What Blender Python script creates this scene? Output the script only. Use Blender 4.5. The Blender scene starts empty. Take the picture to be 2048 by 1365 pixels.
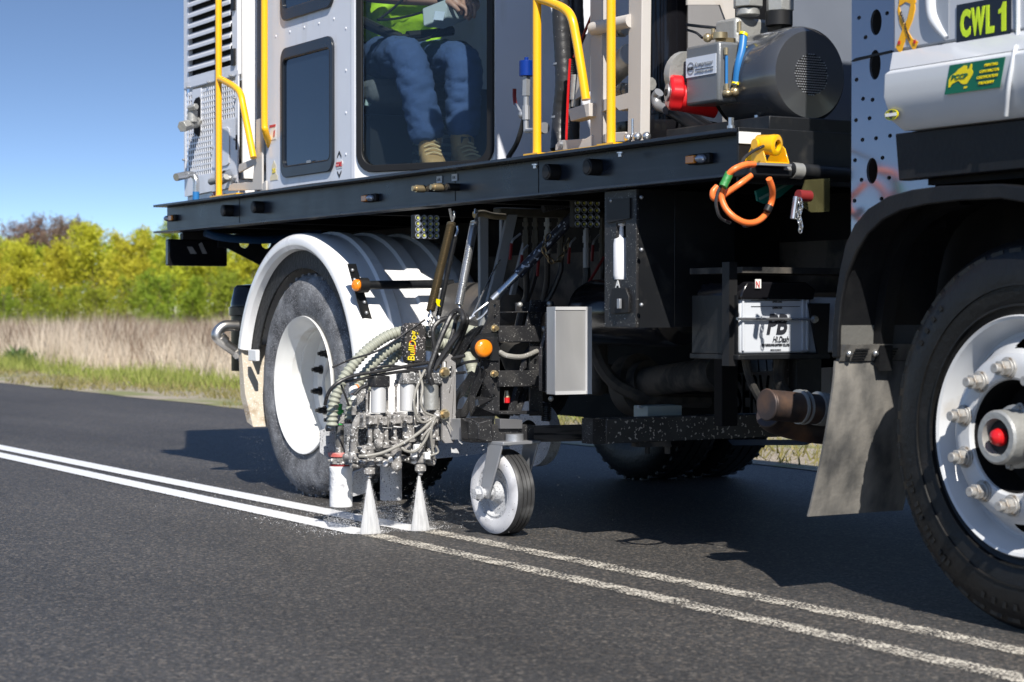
import bpy, bmesh, math, random
import numpy as np
from mathutils import Vector, Matrix
from mathutils.geometry import tessellate_polygon
PI = math.pi
random.seed(7); rng = np.random.default_rng(7)
S = bpy.context.scene
COL = S.collection

# ------------------------------------------------------------------ camera
# World: +X is the way the truck drives, +Y is away across the road, Z up. Units are metres.
CAM_H = 0.86; YAW = math.radians(30.3); PITCH = math.radians(0.83)
cam = bpy.data.cameras.new('camera'); cam_o = bpy.data.objects.new('camera', cam); COL.objects.link(cam_o)
cam.sensor_width = 36; cam.lens = 70.0; cam.clip_end = 3000; cam.clip_start = 0.1
fw = Vector((-math.cos(YAW)*math.cos(PITCH), math.sin(YAW)*math.cos(PITCH), -math.sin(PITCH)))
rt = Vector((math.sin(YAW), math.cos(YAW), 0)); upv = rt.cross(fw)
cam_o.matrix_world = Matrix(((rt.x, upv.x, -fw.x, 0), (rt.y, upv.y, -fw.y, 0), (rt.z, upv.z, -fw.z, CAM_H), (0, 0, 0, 1)))
cam.dof.use_dof = True; cam.dof.focus_distance = 7.6; cam.dof.aperture_fstop = 5.0
S.camera = cam_o
# ------------------------------------------------------------------ sky, sun, exposure
SUN = Vector((1.04, -0.40, 1.0)).normalized()
w = bpy.data.worlds.new('World'); S.world = w; w.use_nodes = True
nt = w.node_tree; nt.nodes.clear()
sky = nt.nodes.new('ShaderNodeTexSky'); sky.sky_type = 'NISHITA'; sky.sun_disc = False
sky.sun_elevation = math.asin(SUN.z); sky.sun_rotation = math.atan2(SUN.x, SUN.y)
sky.altitude = 100; sky.air_density = 1.0; sky.dust_density = 0.0; sky.ozone_density = 5.0
bg = nt.nodes.new('ShaderNodeBackground'); bg.inputs[1].default_value = 0.122
wo = nt.nodes.new('ShaderNodeOutputWorld')
tcw = nt.nodes.new('ShaderNodeTexCoord'); mpw = nt.nodes.new('ShaderNodeMapping'); mpw.vector_type = 'NORMAL'; mpw.inputs['Scale'].default_value = (1, 1, 0.29)
nt.links.new(tcw.outputs['Generated'], mpw.inputs[0]); nt.links.new(mpw.outputs[0], sky.inputs[0])   # a steep gradient above the horizon, the same all round
hsw = nt.nodes.new('ShaderNodeHueSaturation'); hsw.inputs['Saturation'].default_value = 0.95; nt.links.new(sky.outputs[0], hsw.inputs['Color']); nt.links.new(hsw.outputs[0], bg.inputs[0]); nt.links.new(bg.outputs[0], wo.inputs[0])
sl = bpy.data.lights.new('sun', 'SUN'); sl.energy = 5.0; sl.angle = math.radians(0.5); sl.color = (1, 0.95, 0.87)
so = bpy.data.objects.new('sun', sl); COL.objects.link(so); so.rotation_euler = SUN.to_track_quat('Z', 'Y').to_euler(); so.location = (0, 0, 20)
S.view_settings.view_transform = 'Standard'; S.view_settings.look = 'None'
S.view_settings.exposure = 0.43; S.view_settings.gamma = 1; S.view_settings.use_curve_mapping = False
S.cycles.max_bounces = 8; S.cycles.transparent_max_bounces = 24

# ------------------------------------------------------------------ measuring aids: where a sight line meets a plane of the truck
F = 3982.0
def _ray(px, py): return fw + rt*((px-1024)/F) - upv*((py-682.5)/F)
O = Vector((0, 0, CAM_H))
def fy(px, py, Y): r = _ray(px, py); return O + r*(Y/r.y)
def fx(px, py, X): r = _ray(px, py); return O + r*(X/r.x)
def fg(px, py, z=0.0): r = _ray(px, py); return O + r*((z-CAM_H)/r.z)
def fv(px, py, P, ang):
    d = (math.cos(ang), math.sin(ang)); r = _ray(px, py)
    t = (P[0]*d[1]-P[1]*d[0])/(r.x*d[1]-r.y*d[0]); return O + r*t
def mpx(P): return (Vector(P)-O).dot(fw)/F     # metres per pixel at P

# ------------------------------------------------------------------ materials
MATS = {}
def mat(name, col, rough=0.5, metal=0.0, var=0.08, vs=6.0, bump=0.0, bs=60.0, speck=None, dirt=None, coat=0.0, spec=0.5, emis=None, trans=0.0, rvar=0.1):
    if name in MATS: return MATS[name]
    m = bpy.data.materials.new(name); m.use_nodes = True; MATS[name] = m
    t = m.node_tree; N = t.nodes; L = t.links; b = N['Principled BSDF']
    tc = N.new('ShaderNodeTexCoord')
    nz = N.new('ShaderNodeTexNoise'); nz.inputs['Scale'].default_value = vs; nz.inputs['Detail'].default_value = 6
    L.new(tc.outputs['Object'], nz.inputs['Vector'])
    mx = N.new('ShaderNodeMix'); mx.data_type = 'RGBA'
    mx.inputs[6].default_value = [c*(1-var*1.6) for c in col]+[1]; mx.inputs[7].default_value = [min(1, c*(1+var)) for c in col]+[1]
    L.new(nz.outputs[0], mx.inputs[0]); cur = mx.outputs[2]
    def layer(cur, c2, scale, lo, hi, det=3, rough2=None, stretch=None):
        n2 = N.new('ShaderNodeTexNoise'); n2.inputs['Scale'].default_value = scale*(2.4 if det == 1.5 else 1); n2.inputs['Detail'].default_value = det
        if stretch:
            mp = N.new('ShaderNodeMapping'); mp.inputs['Scale'].default_value = stretch
            L.new(tc.outputs['Object'], mp.inputs[0]); L.new(mp.outputs[0], n2.inputs['Vector'])
        else: L.new(tc.outputs['Object'], n2.inputs['Vector'])
        r = N.new('ShaderNodeMapRange'); r.inputs[1].default_value = lo; r.inputs[2].default_value = hi
        L.new(n2.outputs[0], r.inputs[0])
        x = N.new('ShaderNodeMix'); x.data_type = 'RGBA'; L.new(r.outputs[0], x.inputs[0]); L.new(cur, x.inputs[6]); x.inputs[7].default_value = list(c2)+[1]
        return x.outputs[2], r.outputs[0]
    rmask = None
    if dirt: cur, rmask = layer(cur, dirt[0], dirt[1], dirt[2], dirt[3], 5, stretch=dirt[4] if len(dirt) > 4 else None)
    if speck: cur, _ = layer(cur, speck[0], speck[1], speck[2], speck[2]+0.02, 1.5)
    L.new(cur, b.inputs['Base Color'])
    rr = N.new('ShaderNodeMapRange'); rr.inputs[3].default_value = max(0.02, rough-rvar); rr.inputs[4].default_value = min(1, rough+rvar)
    L.new(nz.outputs[0], rr.inputs[0]); L.new(rr.outputs[0], b.inputs['Roughness'])
    b.inputs['Metallic'].default_value = metal; b.inputs['Specular IOR Level'].default_value = spec
    b.inputs['Coat Weight'].default_value = coat; b.inputs['Coat Roughness'].default_value = 0.08
    if trans: b.inputs['Transmission Weight'].default_value = trans
    if emis: b.inputs['Emission Color'].default_value = list(emis[0])+[1]; b.inputs['Emission Strength'].default_value = emis[1]
    if bump:
        n3 = N.new('ShaderNodeTexNoise'); n3.inputs['Scale'].default_value = bs; n3.inputs['Detail'].default_value = 4
        L.new(tc.outputs['Object'], n3.inputs['Vector'])
        bp = N.new('ShaderNodeBump'); bp.inputs['Strength'].default_value = bump; bp.inputs['Distance'].default_value = 0.01
        L.new(n3.outputs[0], bp.inputs['Height']); L.new(bp.outputs[0], b.inputs['Normal'])
    return m
W_ = (0.8, 0.8, 0.8)
lilac = mat('light_grey_paint', (0.70, 0.72, 0.78), 0.35, coat=0.3, var=0.03, bump=0.02, bs=3, dirt=((0.52, 0.51, 0.49), 7, 0.55, 0.85, (1, 1, 0.25)))
whitep = mat('white_paint', (0.84, 0.84, 0.84), 0.3, coat=0.4, var=0.02, dirt=((0.6, 0.58, 0.54), 5, 0.62, 0.9))
cabgrey = mat('cab_silver_grey_paint', (0.47, 0.49, 0.53), 0.35, coat=0.4, var=0.02)
cabwhite = mat('cab_pale_grey_paint', (0.62, 0.64, 0.67), 0.35, coat=0.4, var=0.02)
blacks = mat('black_steel', (0.010, 0.011, 0.013), 0.4, spec=0.35, dirt=((0.03, 0.029, 0.028), 14, 0.55, 0.75), bump=0.05)
blackspk = mat('black_steel_paint_specks', (0.020, 0.020, 0.022), 0.45, spec=0.4, speck=((0.55, 0.55, 0.53), 95, 0.70), dirt=((0.05, 0.048, 0.046), 11, 0.5, 0.75))
beamm = mat('black_beam_paint', (0.010, 0.015, 0.027), 0.30, spec=0.45, dirt=((0.035, 0.04, 0.05), 3, 0.5, 0.8, (1, 1, 14)))
blackp = mat('black_plastic', (0.012, 0.012, 0.013), 0.5, spec=0.35)
blackg = mat('black_gloss_plastic', (0.008, 0.008, 0.010), 0.16, spec=0.4)
rubber = mat('rubber', (0.02, 0.02, 0.021), 0.6, bump=0.15, bs=90)
hosem = mat('black_hose_rubber', (0.025, 0.025, 0.027), 0.42, speck=((0.5, 0.5, 0.5), 60, 0.74), bump=0.2, bs=40)
dark = mat('chassis_black', (0.006, 0.006, 0.007), 0.7, spec=0.2, dirt=((0.016, 0.014, 0.012), 7, 0.5, 0.75))
dusty = mat('dusty_chassis_steel', (0.085, 0.075, 0.064), 0.8, var=0.3, bump=0.3, bs=40, dirt=((0.02, 0.02, 0.02), 9, 0.45, 0.6))
zinc = mat('zinc_plated_steel', (0.62, 0.63, 0.64), 0.28, metal=0.9, var=0.12)
alu = mat('aluminium', (0.72, 0.72, 0.72), 0.42, metal=0.3, var=0.05, dirt=((0.55, 0.55, 0.56), 3, 0.4, 0.8, (1, 1, 0.2)))
alud = mat('brushed_grey_metal', (0.40, 0.41, 0.43), 0.42, metal=0.6, var=0.1)
stain = mat('stainless_steel', (0.62, 0.60, 0.57), 0.36, metal=1.0, var=0.1)
brass = mat('brass_fitting', (0.50, 0.40, 0.24), 0.35, metal=0.8, var=0.2)
bronze = mat('bronze_spring_steel', (0.20, 0.155, 0.09), 0.35, metal=0.8, var=0.15)
yellow = mat('yellow_paint', (0.90, 0.47, 0.005), 0.28, coat=0.4, var=0.04)
amber = mat('amber_lens', (0.95, 0.26, 0.01), 0.15, coat=0.6, bump=0.2, bs=150)
amberd = mat('amber_reflector', (0.80, 0.27, 0.03), 0.2, coat=0.5)
clearl = mat('clear_lens', (0.45, 0.5, 0.6), 0.1, metal=0.4, coat=0.7, var=0.4, vs=60)
orange = mat('orange_cable_sheath', (0.92, 0.20, 0.045), 0.35, var=0.06)
green = mat('green_tape', (0.03, 0.22, 0.05), 0.5, bump=0.4)
greenf = mat('green_fitting', (0.05, 0.38, 0.08), 0.4)
red = mat('red_plastic', (0.62, 0.012, 0.015), 0.3, coat=0.3, var=0.15)
redd = mat('red_lever', (0.22, 0.02, 0.02), 0.45)
blue = mat('blue_anodised', (0.005, 0.04, 0.28), 0.3, metal=0.3)
blueh = mat('blue_hose', (0.02, 0.16, 0.42), 0.4)
bluedk = mat('dark_blue_hose', (0.008, 0.05, 0.14), 0.5)
cream = mat('cream_grey_powder_coat', (0.52, 0.49, 0.46), 0.5, var=0.05, dirt=((0.40, 0.35, 0.29), 8, 0.6, 0.8))
glassy = mat('navy_window_glass', (0.012, 0.022, 0.040), 0.04, spec=0.8, var=0.05)
navyf = mat('dark_window_frame', (0.016, 0.02, 0.028), 0.3)
overs = mat('paint_coated_metal', (0.33, 0.315, 0.30), 0.75, var=0.25, vs=25, bump=0.35, bs=70, speck=((0.75, 0.75, 0.74), 45, 0.62), dirt=((0.09, 0.086, 0.082), 22, 0.46, 0.62))
overd = mat('paint_dusted_dark_metal', (0.10, 0.10, 0.10), 0.6, bump=0.3, bs=70, speck=((0.6, 0.6, 0.6), 70, 0.60), dirt=((0.36, 0.345, 0.33), 18, 0.48, 0.68))
whitecake = mat('caked_white_paint', (0.82, 0.82, 0.82), 0.6, var=0.1, vs=15, bump=0.9, bs=22, dirt=((0.5, 0.5, 0.52), 30, 0.6, 0.68))
greycake = mat('thin_grey_overspray', (0.47, 0.48, 0.50), 0.7, var=0.15, vs=20, bump=0.6, bs=35, speck=((0.12, 0.12, 0.13), 90, 0.62))
hosecor = mat('corrugated_hose_grey_green', (0.33, 0.34, 0.28), 0.5, var=0.12)
tubem = mat('grey_air_tube', (0.27, 0.26, 0.235), 0.5, var=0.1, speck=((0.8, 0.8, 0.8), 50, 0.68))
compg = mat('compressor_grey_paint', (0.19, 0.20, 0.21), 0.35, metal=0.4, bump=0.08, bs=140)
drumg = mat('motor_gunmetal_paint', (0.085, 0.09, 0.10), 0.24, metal=0.5, coat=0.5, var=0.03)
capg = mat('cast_grey', (0.42, 0.42, 0.40), 0.45, metal=0.5, var=0.12, bump=0.2, bs=60)
flapm = mat('dusty_mudflap_rubber', (0.075, 0.074, 0.072), 0.85, var=0.2, bump=0.3, bs=30, dirt=((0.24, 0.225, 0.20), 7, 0.36, 0.72, (1, 2.2, 1.1)))
guardm = mat('black_mudguard_plastic', (0.007, 0.0075, 0.009), 0.5, spec=0.35, bump=0.15, dirt=((0.018, 0.018, 0.018), 6, 0.5, 0.8))
tyref = mat('clean_tyre_rubber', (0.009, 0.009, 0.009), 0.42, spec=0.35, bump=0.2, bs=50, dirt=((0.022, 0.02, 0.019), 10, 0.55, 0.8))
tyrer = mat('overspray_tyre_rubber', (0.07, 0.07, 0.073), 0.7, bump=0.4, bs=60, dirt=((0.24, 0.245, 0.255), 11, 0.36, 0.70), speck=((0.45, 0.45, 0.47), 110, 0.62))
brushm = mat('black_brush_skirt', (0.02, 0.02, 0.02), 0.55, bump=0.8, bs=60, dirt=((0.07, 0.07, 0.072), 60, 0.58, 0.8, (8, 1, 1)))
rimw = mat('white_rim_paint', (0.72, 0.72, 0.70), 0.4, coat=0.2, dirt=((0.5, 0.45, 0.38), 12, 0.55, 0.85))
rimf = mat('silver_rim_paint', (0.60, 0.61, 0.62), 0.35, coat=0.3, dirt=((0.42, 0.37, 0.30), 9, 0.6, 0.85))
nutm = mat('dusty_wheel_nut', (0.42, 0.41, 0.39), 0.5, metal=0.4, dirt=((0.24, 0.19, 0.14), 60, 0.5, 0.7))
rustp = mat('rusty_exhaust_pipe', (0.060, 0.046, 0.044), 0.5, metal=0.4, var=0.35, vs=9, dirt=((0.18, 0.10, 0.06), 7, 0.52, 0.7))
labelw = mat('white_label', (0.78, 0.78, 0.76), 0.4)
labelb = mat('pale_blue_label', (0.62, 0.67, 0.76), 0.4)
inkd = mat('dark_ink', (0.02, 0.022, 0.03), 0.5)
inkg = mat('grey_ink', (0.25, 0.27, 0.3), 0.5)
hivis = mat('lime_letters', (0.55, 0.75, 0.02), 0.4)
stgreen = mat('green_sticker', (0.0, 0.12, 0.06), 0.3)
styel = mat('sticker_yellow', (0.82, 0.66, 0.0), 0.35)
ribbonm = mat('ribbon_orange', (0.85, 0.42, 0.005), 0.35)
redink = mat('red_ink', (0.55, 0.03, 0.03), 0.4)
battw = mat('battery_case_white', (0.58, 0.61, 0.66), 0.4, var=0.03)
teal = mat('teal_strap', (0.0, 0.16, 0.14), 0.5)
goldzn = mat('yellow_zinc_plate', (0.30, 0.28, 0.13), 0.25, metal=0.8, var=0.5, vs=8)
galv = mat('polished_perforated_plate', (0.40, 0.41, 0.45), 0.13, metal=0.65, var=0.03, rvar=0.03)
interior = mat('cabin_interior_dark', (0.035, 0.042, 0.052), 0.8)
seatm = mat('seat_fabric', (0.10, 0.105, 0.11), 0.85, bump=0.3)
boxg = mat('grey_green_plastic', (0.17, 0.20, 0.19), 0.5)
denim = mat('blue_work_trousers', (0.045, 0.080, 0.18), 0.9, var=0.2, vs=12, bump=0.6, bs=22)
skin = mat('skin', (0.50, 0.27, 0.19), 0.55, var=0.08)
hiv = mat('hi_vis_shirt', (0.50, 0.80, 0.02), 0.7, bump=0.5, bs=18)
boot = mat('tan_boot_leather', (0.40, 0.24, 0.09), 0.7, var=0.2, bump=0.4)
bootd = mat('boot_dark', (0.05, 0.045, 0.04), 0.7)
hairm = mat('brown_hair', (0.06, 0.035, 0.02), 0.8)
pale = mat('white_poly_bottle', (0.8, 0.8, 0.82), 0.35)
bluebl = mat('blue_dust_panel', (0.10, 0.14, 0.22), 0.5)
letp = mat('far_panel_white', (0.8, 0.8, 0.8), 0.5)

def glass_mat():
    m = bpy.data.materials.new('cabin_window_glass'); m.use_nodes = True; t = m.node_tree; N = t.nodes; L = t.links; N.clear()
    o = N.new('ShaderNodeOutputMaterial'); mx = N.new('ShaderNodeMixShader'); tr = N.new('ShaderNodeBsdfTransparent'); gl = N.new('ShaderNodeBsdfGlossy')
    fr = N.new('ShaderNodeFresnel'); fr.inputs[0].default_value = 1.5; tr.inputs[0].default_value = (0.90, 0.955, 0.975, 1); gl.inputs['Roughness'].default_value = 0.02
    ad = N.new('ShaderNodeMath'); ad.operation = 'MULTIPLY'; ad.inputs[1].default_value = 0.38; L.new(fr.outputs[0], ad.inputs[0])
    L.new(ad.outputs[0], mx.inputs[0]); L.new(tr.outputs[0], mx.inputs[1]); L.new(gl.outputs[0], mx.inputs[2]); L.new(mx.outputs[0], o.inputs[0]); return m
glass = glass_mat()

# ------------------------------------------------------------------ mesh builder
def basis(n):
    n = Vector(n).normalized(); a = Vector((0, 0, 1)) if abs(n.z) < 0.9 else Vector((1, 0, 0))
    u = a.cross(n).normalized(); return u, n.cross(u), n
def smooth_path(pts, res=6, closed=False):
    P = [Vector(p) for p in pts]; n = len(P)
    if n < 3: return P
    out = []
    rngi = range(n if closed else n-1)
    for i in rngi:
        p0 = P[(i-1) % n] if (closed or i > 0) else P[0]*2-P[1]
        p1 = P[i]; p2 = P[(i+1) % n]; p3 = P[(i+2) % n] if (closed or i+2 < n) else P[-1]*2-P[-2]
        for k in range(res):
            t = k/res
            out.append(0.5*((2*p1)+(-p0+p2)*t+(2*p0-5*p1+4*p2-p3)*t*t+(-p0+3*p1-3*p2+p3)*t**3))
    if not closed: out.append(P[-1])
    return out
def explode(o):
    # every loose piece becomes an object of its own under the same parent
    bm = bmesh.new(); bm.from_mesh(o.data); seen = set(); comps = []
    for v0 in bm.verts:
        if v0 in seen: continue
        st = [v0]; comp = []; seen.add(v0)
        while st:
            v = st.pop(); comp.append(v)
            for e in v.link_edges:
                q = e.other_vert(v)
                if q not in seen: seen.add(q); st.append(q)
        comps.append(comp)
    par = o.parent; base = WL[o.name].copy(); nm = o.name.split('.')[0]; m = o.data.materials[0]
    for comp in comps:
        ix = {v: i for i, v in enumerate(comp)}; fs = {f for v in comp for f in v.link_faces}
        me = bpy.data.meshes.new(nm); c = sum((v.co for v in comp), Vector())/len(comp)
        me.from_pydata([tuple(v.co-c) for v in comp], [], [[ix[v] for v in f.verts] for f in fs]); me.materials.append(m)
        me.polygons.foreach_set('use_smooth', [True]*len(me.polygons)); me.set_sharp_from_angle(angle=math.radians(35))
        place(bpy.data.objects.new(nm, me), base+c, par)
    bm.free(); bpy.data.objects.remove(o)
class MB:
    def __init__(s): s.v = []; s.f = []
    def add(s, vs, fs):
        k = len(s.v); s.v += [tuple(x) for x in vs]; s.f += [tuple(i+k for i in f) for f in fs]; return s
    def obox(s, O, U, V, N):   # corner O and three edge vectors
        O = Vector(O); U = Vector(U); V = Vector(V); N = Vector(N)
        vs = [O, O+U, O+U+V, O+V, O+N, O+U+N, O+U+V+N, O+V+N]
        return s.add(vs, [(0, 3, 2, 1), (4, 5, 6, 7), (0, 1, 5, 4), (1, 2, 6, 5), (2, 3, 7, 6), (3, 0, 4, 7)])
    def box(s, x0, x1, y0, y1, z0, z1): return s.obox((x0, y0, z0), (x1-x0, 0, 0), (0, y1-y0, 0), (0, 0, z1-z0))
    def cbox(s, c, sx, sy, sz): return s.box(c[0]-sx/2, c[0]+sx/2, c[1]-sy/2, c[1]+sy/2, c[2]-sz/2, c[2]+sz/2)
    def poly(s, pts, N, holes=()):   # planar outline pushed along N
        N = Vector(N); loops = [[Vector(p) for p in pts]]+[[Vector(p) for p in h] for h in holes]
        allp = [p for l in loops for p in l]; n = len(allp)
        if holes: tris = [tuple(t) for t in tessellate_polygon(loops)]
        else: tris = [tuple(range(n))]
        fs = list(tris)+[tuple(i+n for i in reversed(t)) for t in tris]; k = 0
        for l in loops:
            m = len(l)
            for i in range(m): a = k+i; b = k+(i+1) % m; fs.append((a, a+n, b+n, b))
            k += m
        return s.add(allp+[p+N for p in allp], fs)
    def cyl(s, p0, p1, r, n=20, r1=None, cap=True, ang=0):
        p0 = Vector(p0); p1 = Vector(p1); r1 = r if r1 is None else r1; u, v, w_ = basis(p1-p0); vs = []
        for p, q in ((p0, r), (p1, r1)):
            for i in range(n): a = 2*PI*i/n+ang; vs.append(p+(u*math.cos(a)+v*math.sin(a))*q)
        fs = [(i, (i+1) % n, n+(i+1) % n, n+i) for i in range(n)]
        if cap: fs += [tuple(reversed(range(n))), tuple(range(n, 2*n))]
        return s.add(vs, fs)
    def tube(s, pts, r, n=8, res=6, closed=False, cap=True, flat=1.0):
        P = smooth_path(pts, res, closed); m = len(P); vs = []; pn = None; L = 0
        for i in range(m):
            if closed: d = P[(i+1) % m]-P[i-1]
            else: d = P[min(i+1, m-1)]-P[max(i-1, 0)]
            d.normalize()
            if pn is None: pn = basis(d)[0]
            pn = (pn-d*pn.dot(d)).normalized(); b = d.cross(pn)
            if i: L += (P[i]-P[i-1]).length
            rr = r(L, i/(m-1)) if callable(r) else r
            for k in range(n): a = 2*PI*k/n; vs.append(P[i]+(pn*math.cos(a)+b*math.sin(a)*flat)*rr)
        fs = []
        for i in range(m if closed else m-1):
            for k in range(n): fs.append((i*n+k, i*n+(k+1) % n, ((i+1) % m)*n+(k+1) % n, ((i+1) % m)*n+k))
        if cap and not closed: fs += [tuple(reversed(range(n))), tuple(range((m-1)*n, m*n))]
        return s.add(vs, fs)
    def lathe(s, c, axis, prof, n=48, a0=0.0, a1=2*PI, ref=None, closeprof=False):
        c = Vector(c); u, v, w_ = basis(axis)
        if ref is not None: u = Vector(ref).normalized(); v = w_.cross(u)
        full = abs(a1-a0-2*PI) < 1e-6; m = n if full else n+1; vs = []; k = len(prof)
        for i in range(m):
            a = a0+(a1-a0)*i/n; e = u*math.cos(a)+v*math.sin(a)
            for d, r in prof: vs.append(c+w_*d+e*r)
        fs = []
        for i in range(n):
            j = (i+1) % m
            for q in range(k if closeprof else k-1): p = (q+1) % k; fs.append((i*k+q, j*k+q, j*k+p, i*k+p))
        if closeprof and not full: fs += [tuple(range(k)), tuple(reversed(range((m-1)*k, m*k)))]
        return s.add(vs, fs)
    def ball(s, c, r, n=12, sc=(1, 1, 1)):
        prof = [(-math.cos(PI*i/n)*r, math.sin(PI*i/n)*r+1e-5) for i in range(n+1)]
        k = len(s.v); s.lathe((0, 0, 0), (0, 0, 1), prof, 2*n)
        for i in range(k, len(s.v)): v = s.v[i]; s.v[i] = (c[0]+v[0]*sc[0], c[1]+v[1]*sc[1], c[2]+v[2]*sc[2])
        return s
    def helix(s, p0, p1, R, r, turns, n=5, seg=10):
        p0 = Vector(p0); p1 = Vector(p1); u, v, w_ = basis(p1-p0); T = int(turns*seg)
        pts = [p0+(p1-p0)*(i/T)+(u*math.cos(2*PI*i/seg)+v*math.sin(2*PI*i/seg))*R for i in range(T+1)]
        return s.tube(pts, r, n, 1)
    def mesh(s, name, m, sharp=35):
        me = bpy.data.meshes.new(name); 
        a = np.array(s.v); c = (a.min(0)+a.max(0))/2
        me.from_pydata([tuple(x) for x in (a-c)], [], s.f)
        bm = bmesh.new(); bm.from_mesh(me); bmesh.ops.recalc_face_normals(bm, faces=bm.faces); bm.to_mesh(me); bm.free()
        me.materials.append(m)
        if sharp: me.polygons.foreach_set('use_smooth', [True]*len(me.polygons)); me.set_sharp_from_angle(angle=math.radians(sharp))
        return me, Vector(c)
WL = {}
def place(o, loc, parent):
    COL.objects.link(o)
    loc = Vector(loc); WL[o.name] = loc
    if parent is not None: o.parent = parent; o.location = loc-WL[parent.name]
    else: o.location = loc
    return o
def part(name, b, m, parent=None, label=None, bev=0, sharp=35, seg=2):
    me, c = b.mesh(name, m, sharp); o = bpy.data.objects.new(name, me); place(o, c, parent)
    if bev:
        md = o.modifiers.new('bevel', 'BEVEL'); md.width = bev; md.segments = seg; md.limit_method = 'ANGLE'; md.angle_limit = math.radians(40); md.harden_normals = False
    if label: o['label'] = label
    return o
def again(src, loc, parent, name=None):    # the same mesh at another place
    o = src.copy(); o.name = name or src.name; return place(o, loc, parent)
def tag(o, label, cat, group=None, kind=None):
    if label: o['label'] = label
    if cat: o['category'] = cat
    if group: o['group'] = group
    if kind: o['kind'] = kind
    return o
def thing(name, loc, label, cat, group=None):
    o = bpy.data.objects.new(name, None); o.empty_display_size = 0.1; place(o, loc, None); return tag(o, label, cat, group)
def struct(name, b, m, sharp=0):
    o = part(name, b, m, None, sharp=sharp); o['kind'] = 'structure'; return o
def rrect(w_, h, r, n=6, cx=0, cy=0):
    out = []
    for (sx, sy, a) in ((1, 1, 0), (-1, 1, 90), (-1, -1, 180), (1, -1, 270)):
        for i in range(n+1): t = math.radians(a+90*i/n); out.append((cx+sx*(w_/2-r)+r*math.cos(t), cy+sy*(h/2-r)+r*math.sin(t)))
    return out
def on(P, U, V, pts): return [P+U*a+V*b for a, b in pts]
X_ = Vector((1, 0, 0)); Y_ = Vector((0, 1, 0)); Z_ = Vector((0, 0, 1))
def quadY(p, Y): return [fy(a, b, Y) for a, b in p]
def quadX(p, X): return [fx(a, b, X) for a, b in p]
def text(name, s, P, U, V, width, height, m, parent, th=0.0015, bold=0.0, shear=0.0, label=None):
    """lettering: P lower-left corner, U and V the reading and up directions"""
    cu = bpy.data.curves.new(name, 'FONT'); cu.body = s; cu.size = 1; cu.offset = bold; cu.shear = shear; cu.extrude = 0.02; cu.resolution_u = 3
    o = bpy.data.objects.new(name, cu); COL.objects.link(o); me = bpy.data.meshes.new_from_object(o.evaluated_get(bpy.context.evaluated_depsgraph_get()))
    bpy.data.objects.remove(o); n = len(me.vertices); a = np.empty(n*3); me.vertices.foreach_get('co', a); a = a.reshape(-1, 3)
    mn = a.min(0); mxx = a.max(0); U = Vector(U).normalized(); V = Vector(V).normalized(); N = U.cross(V)
    sx = width/(mxx[0]-mn[0]); sy = height/(mxx[1]-mn[1])
    q = [(U*((x-mn[0])*sx)+V*((y-mn[1])*sy)+N*(th if z > 0 else 0.0)) for x, y, z in a]
    c = sum(q, Vector())/n; me.vertices.foreach_set('co', [k for p in q for k in (p-c)]); me.materials.clear(); me.materials.append(m); me.update()
    me.name = name; ob = bpy.data.objects.new(name, me); place(ob, Vector(P)+c, parent)
    if label: ob['label'] = label
    return ob
def hexbolt(b, p, n, r, h):
    n = Vector(n).normalized(); p = Vector(p); b.cyl(p, p+n*h*0.25, r*1.35, 14); b.cyl(p+n*h*0.2, p+n*h, r, 6); return b

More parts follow.
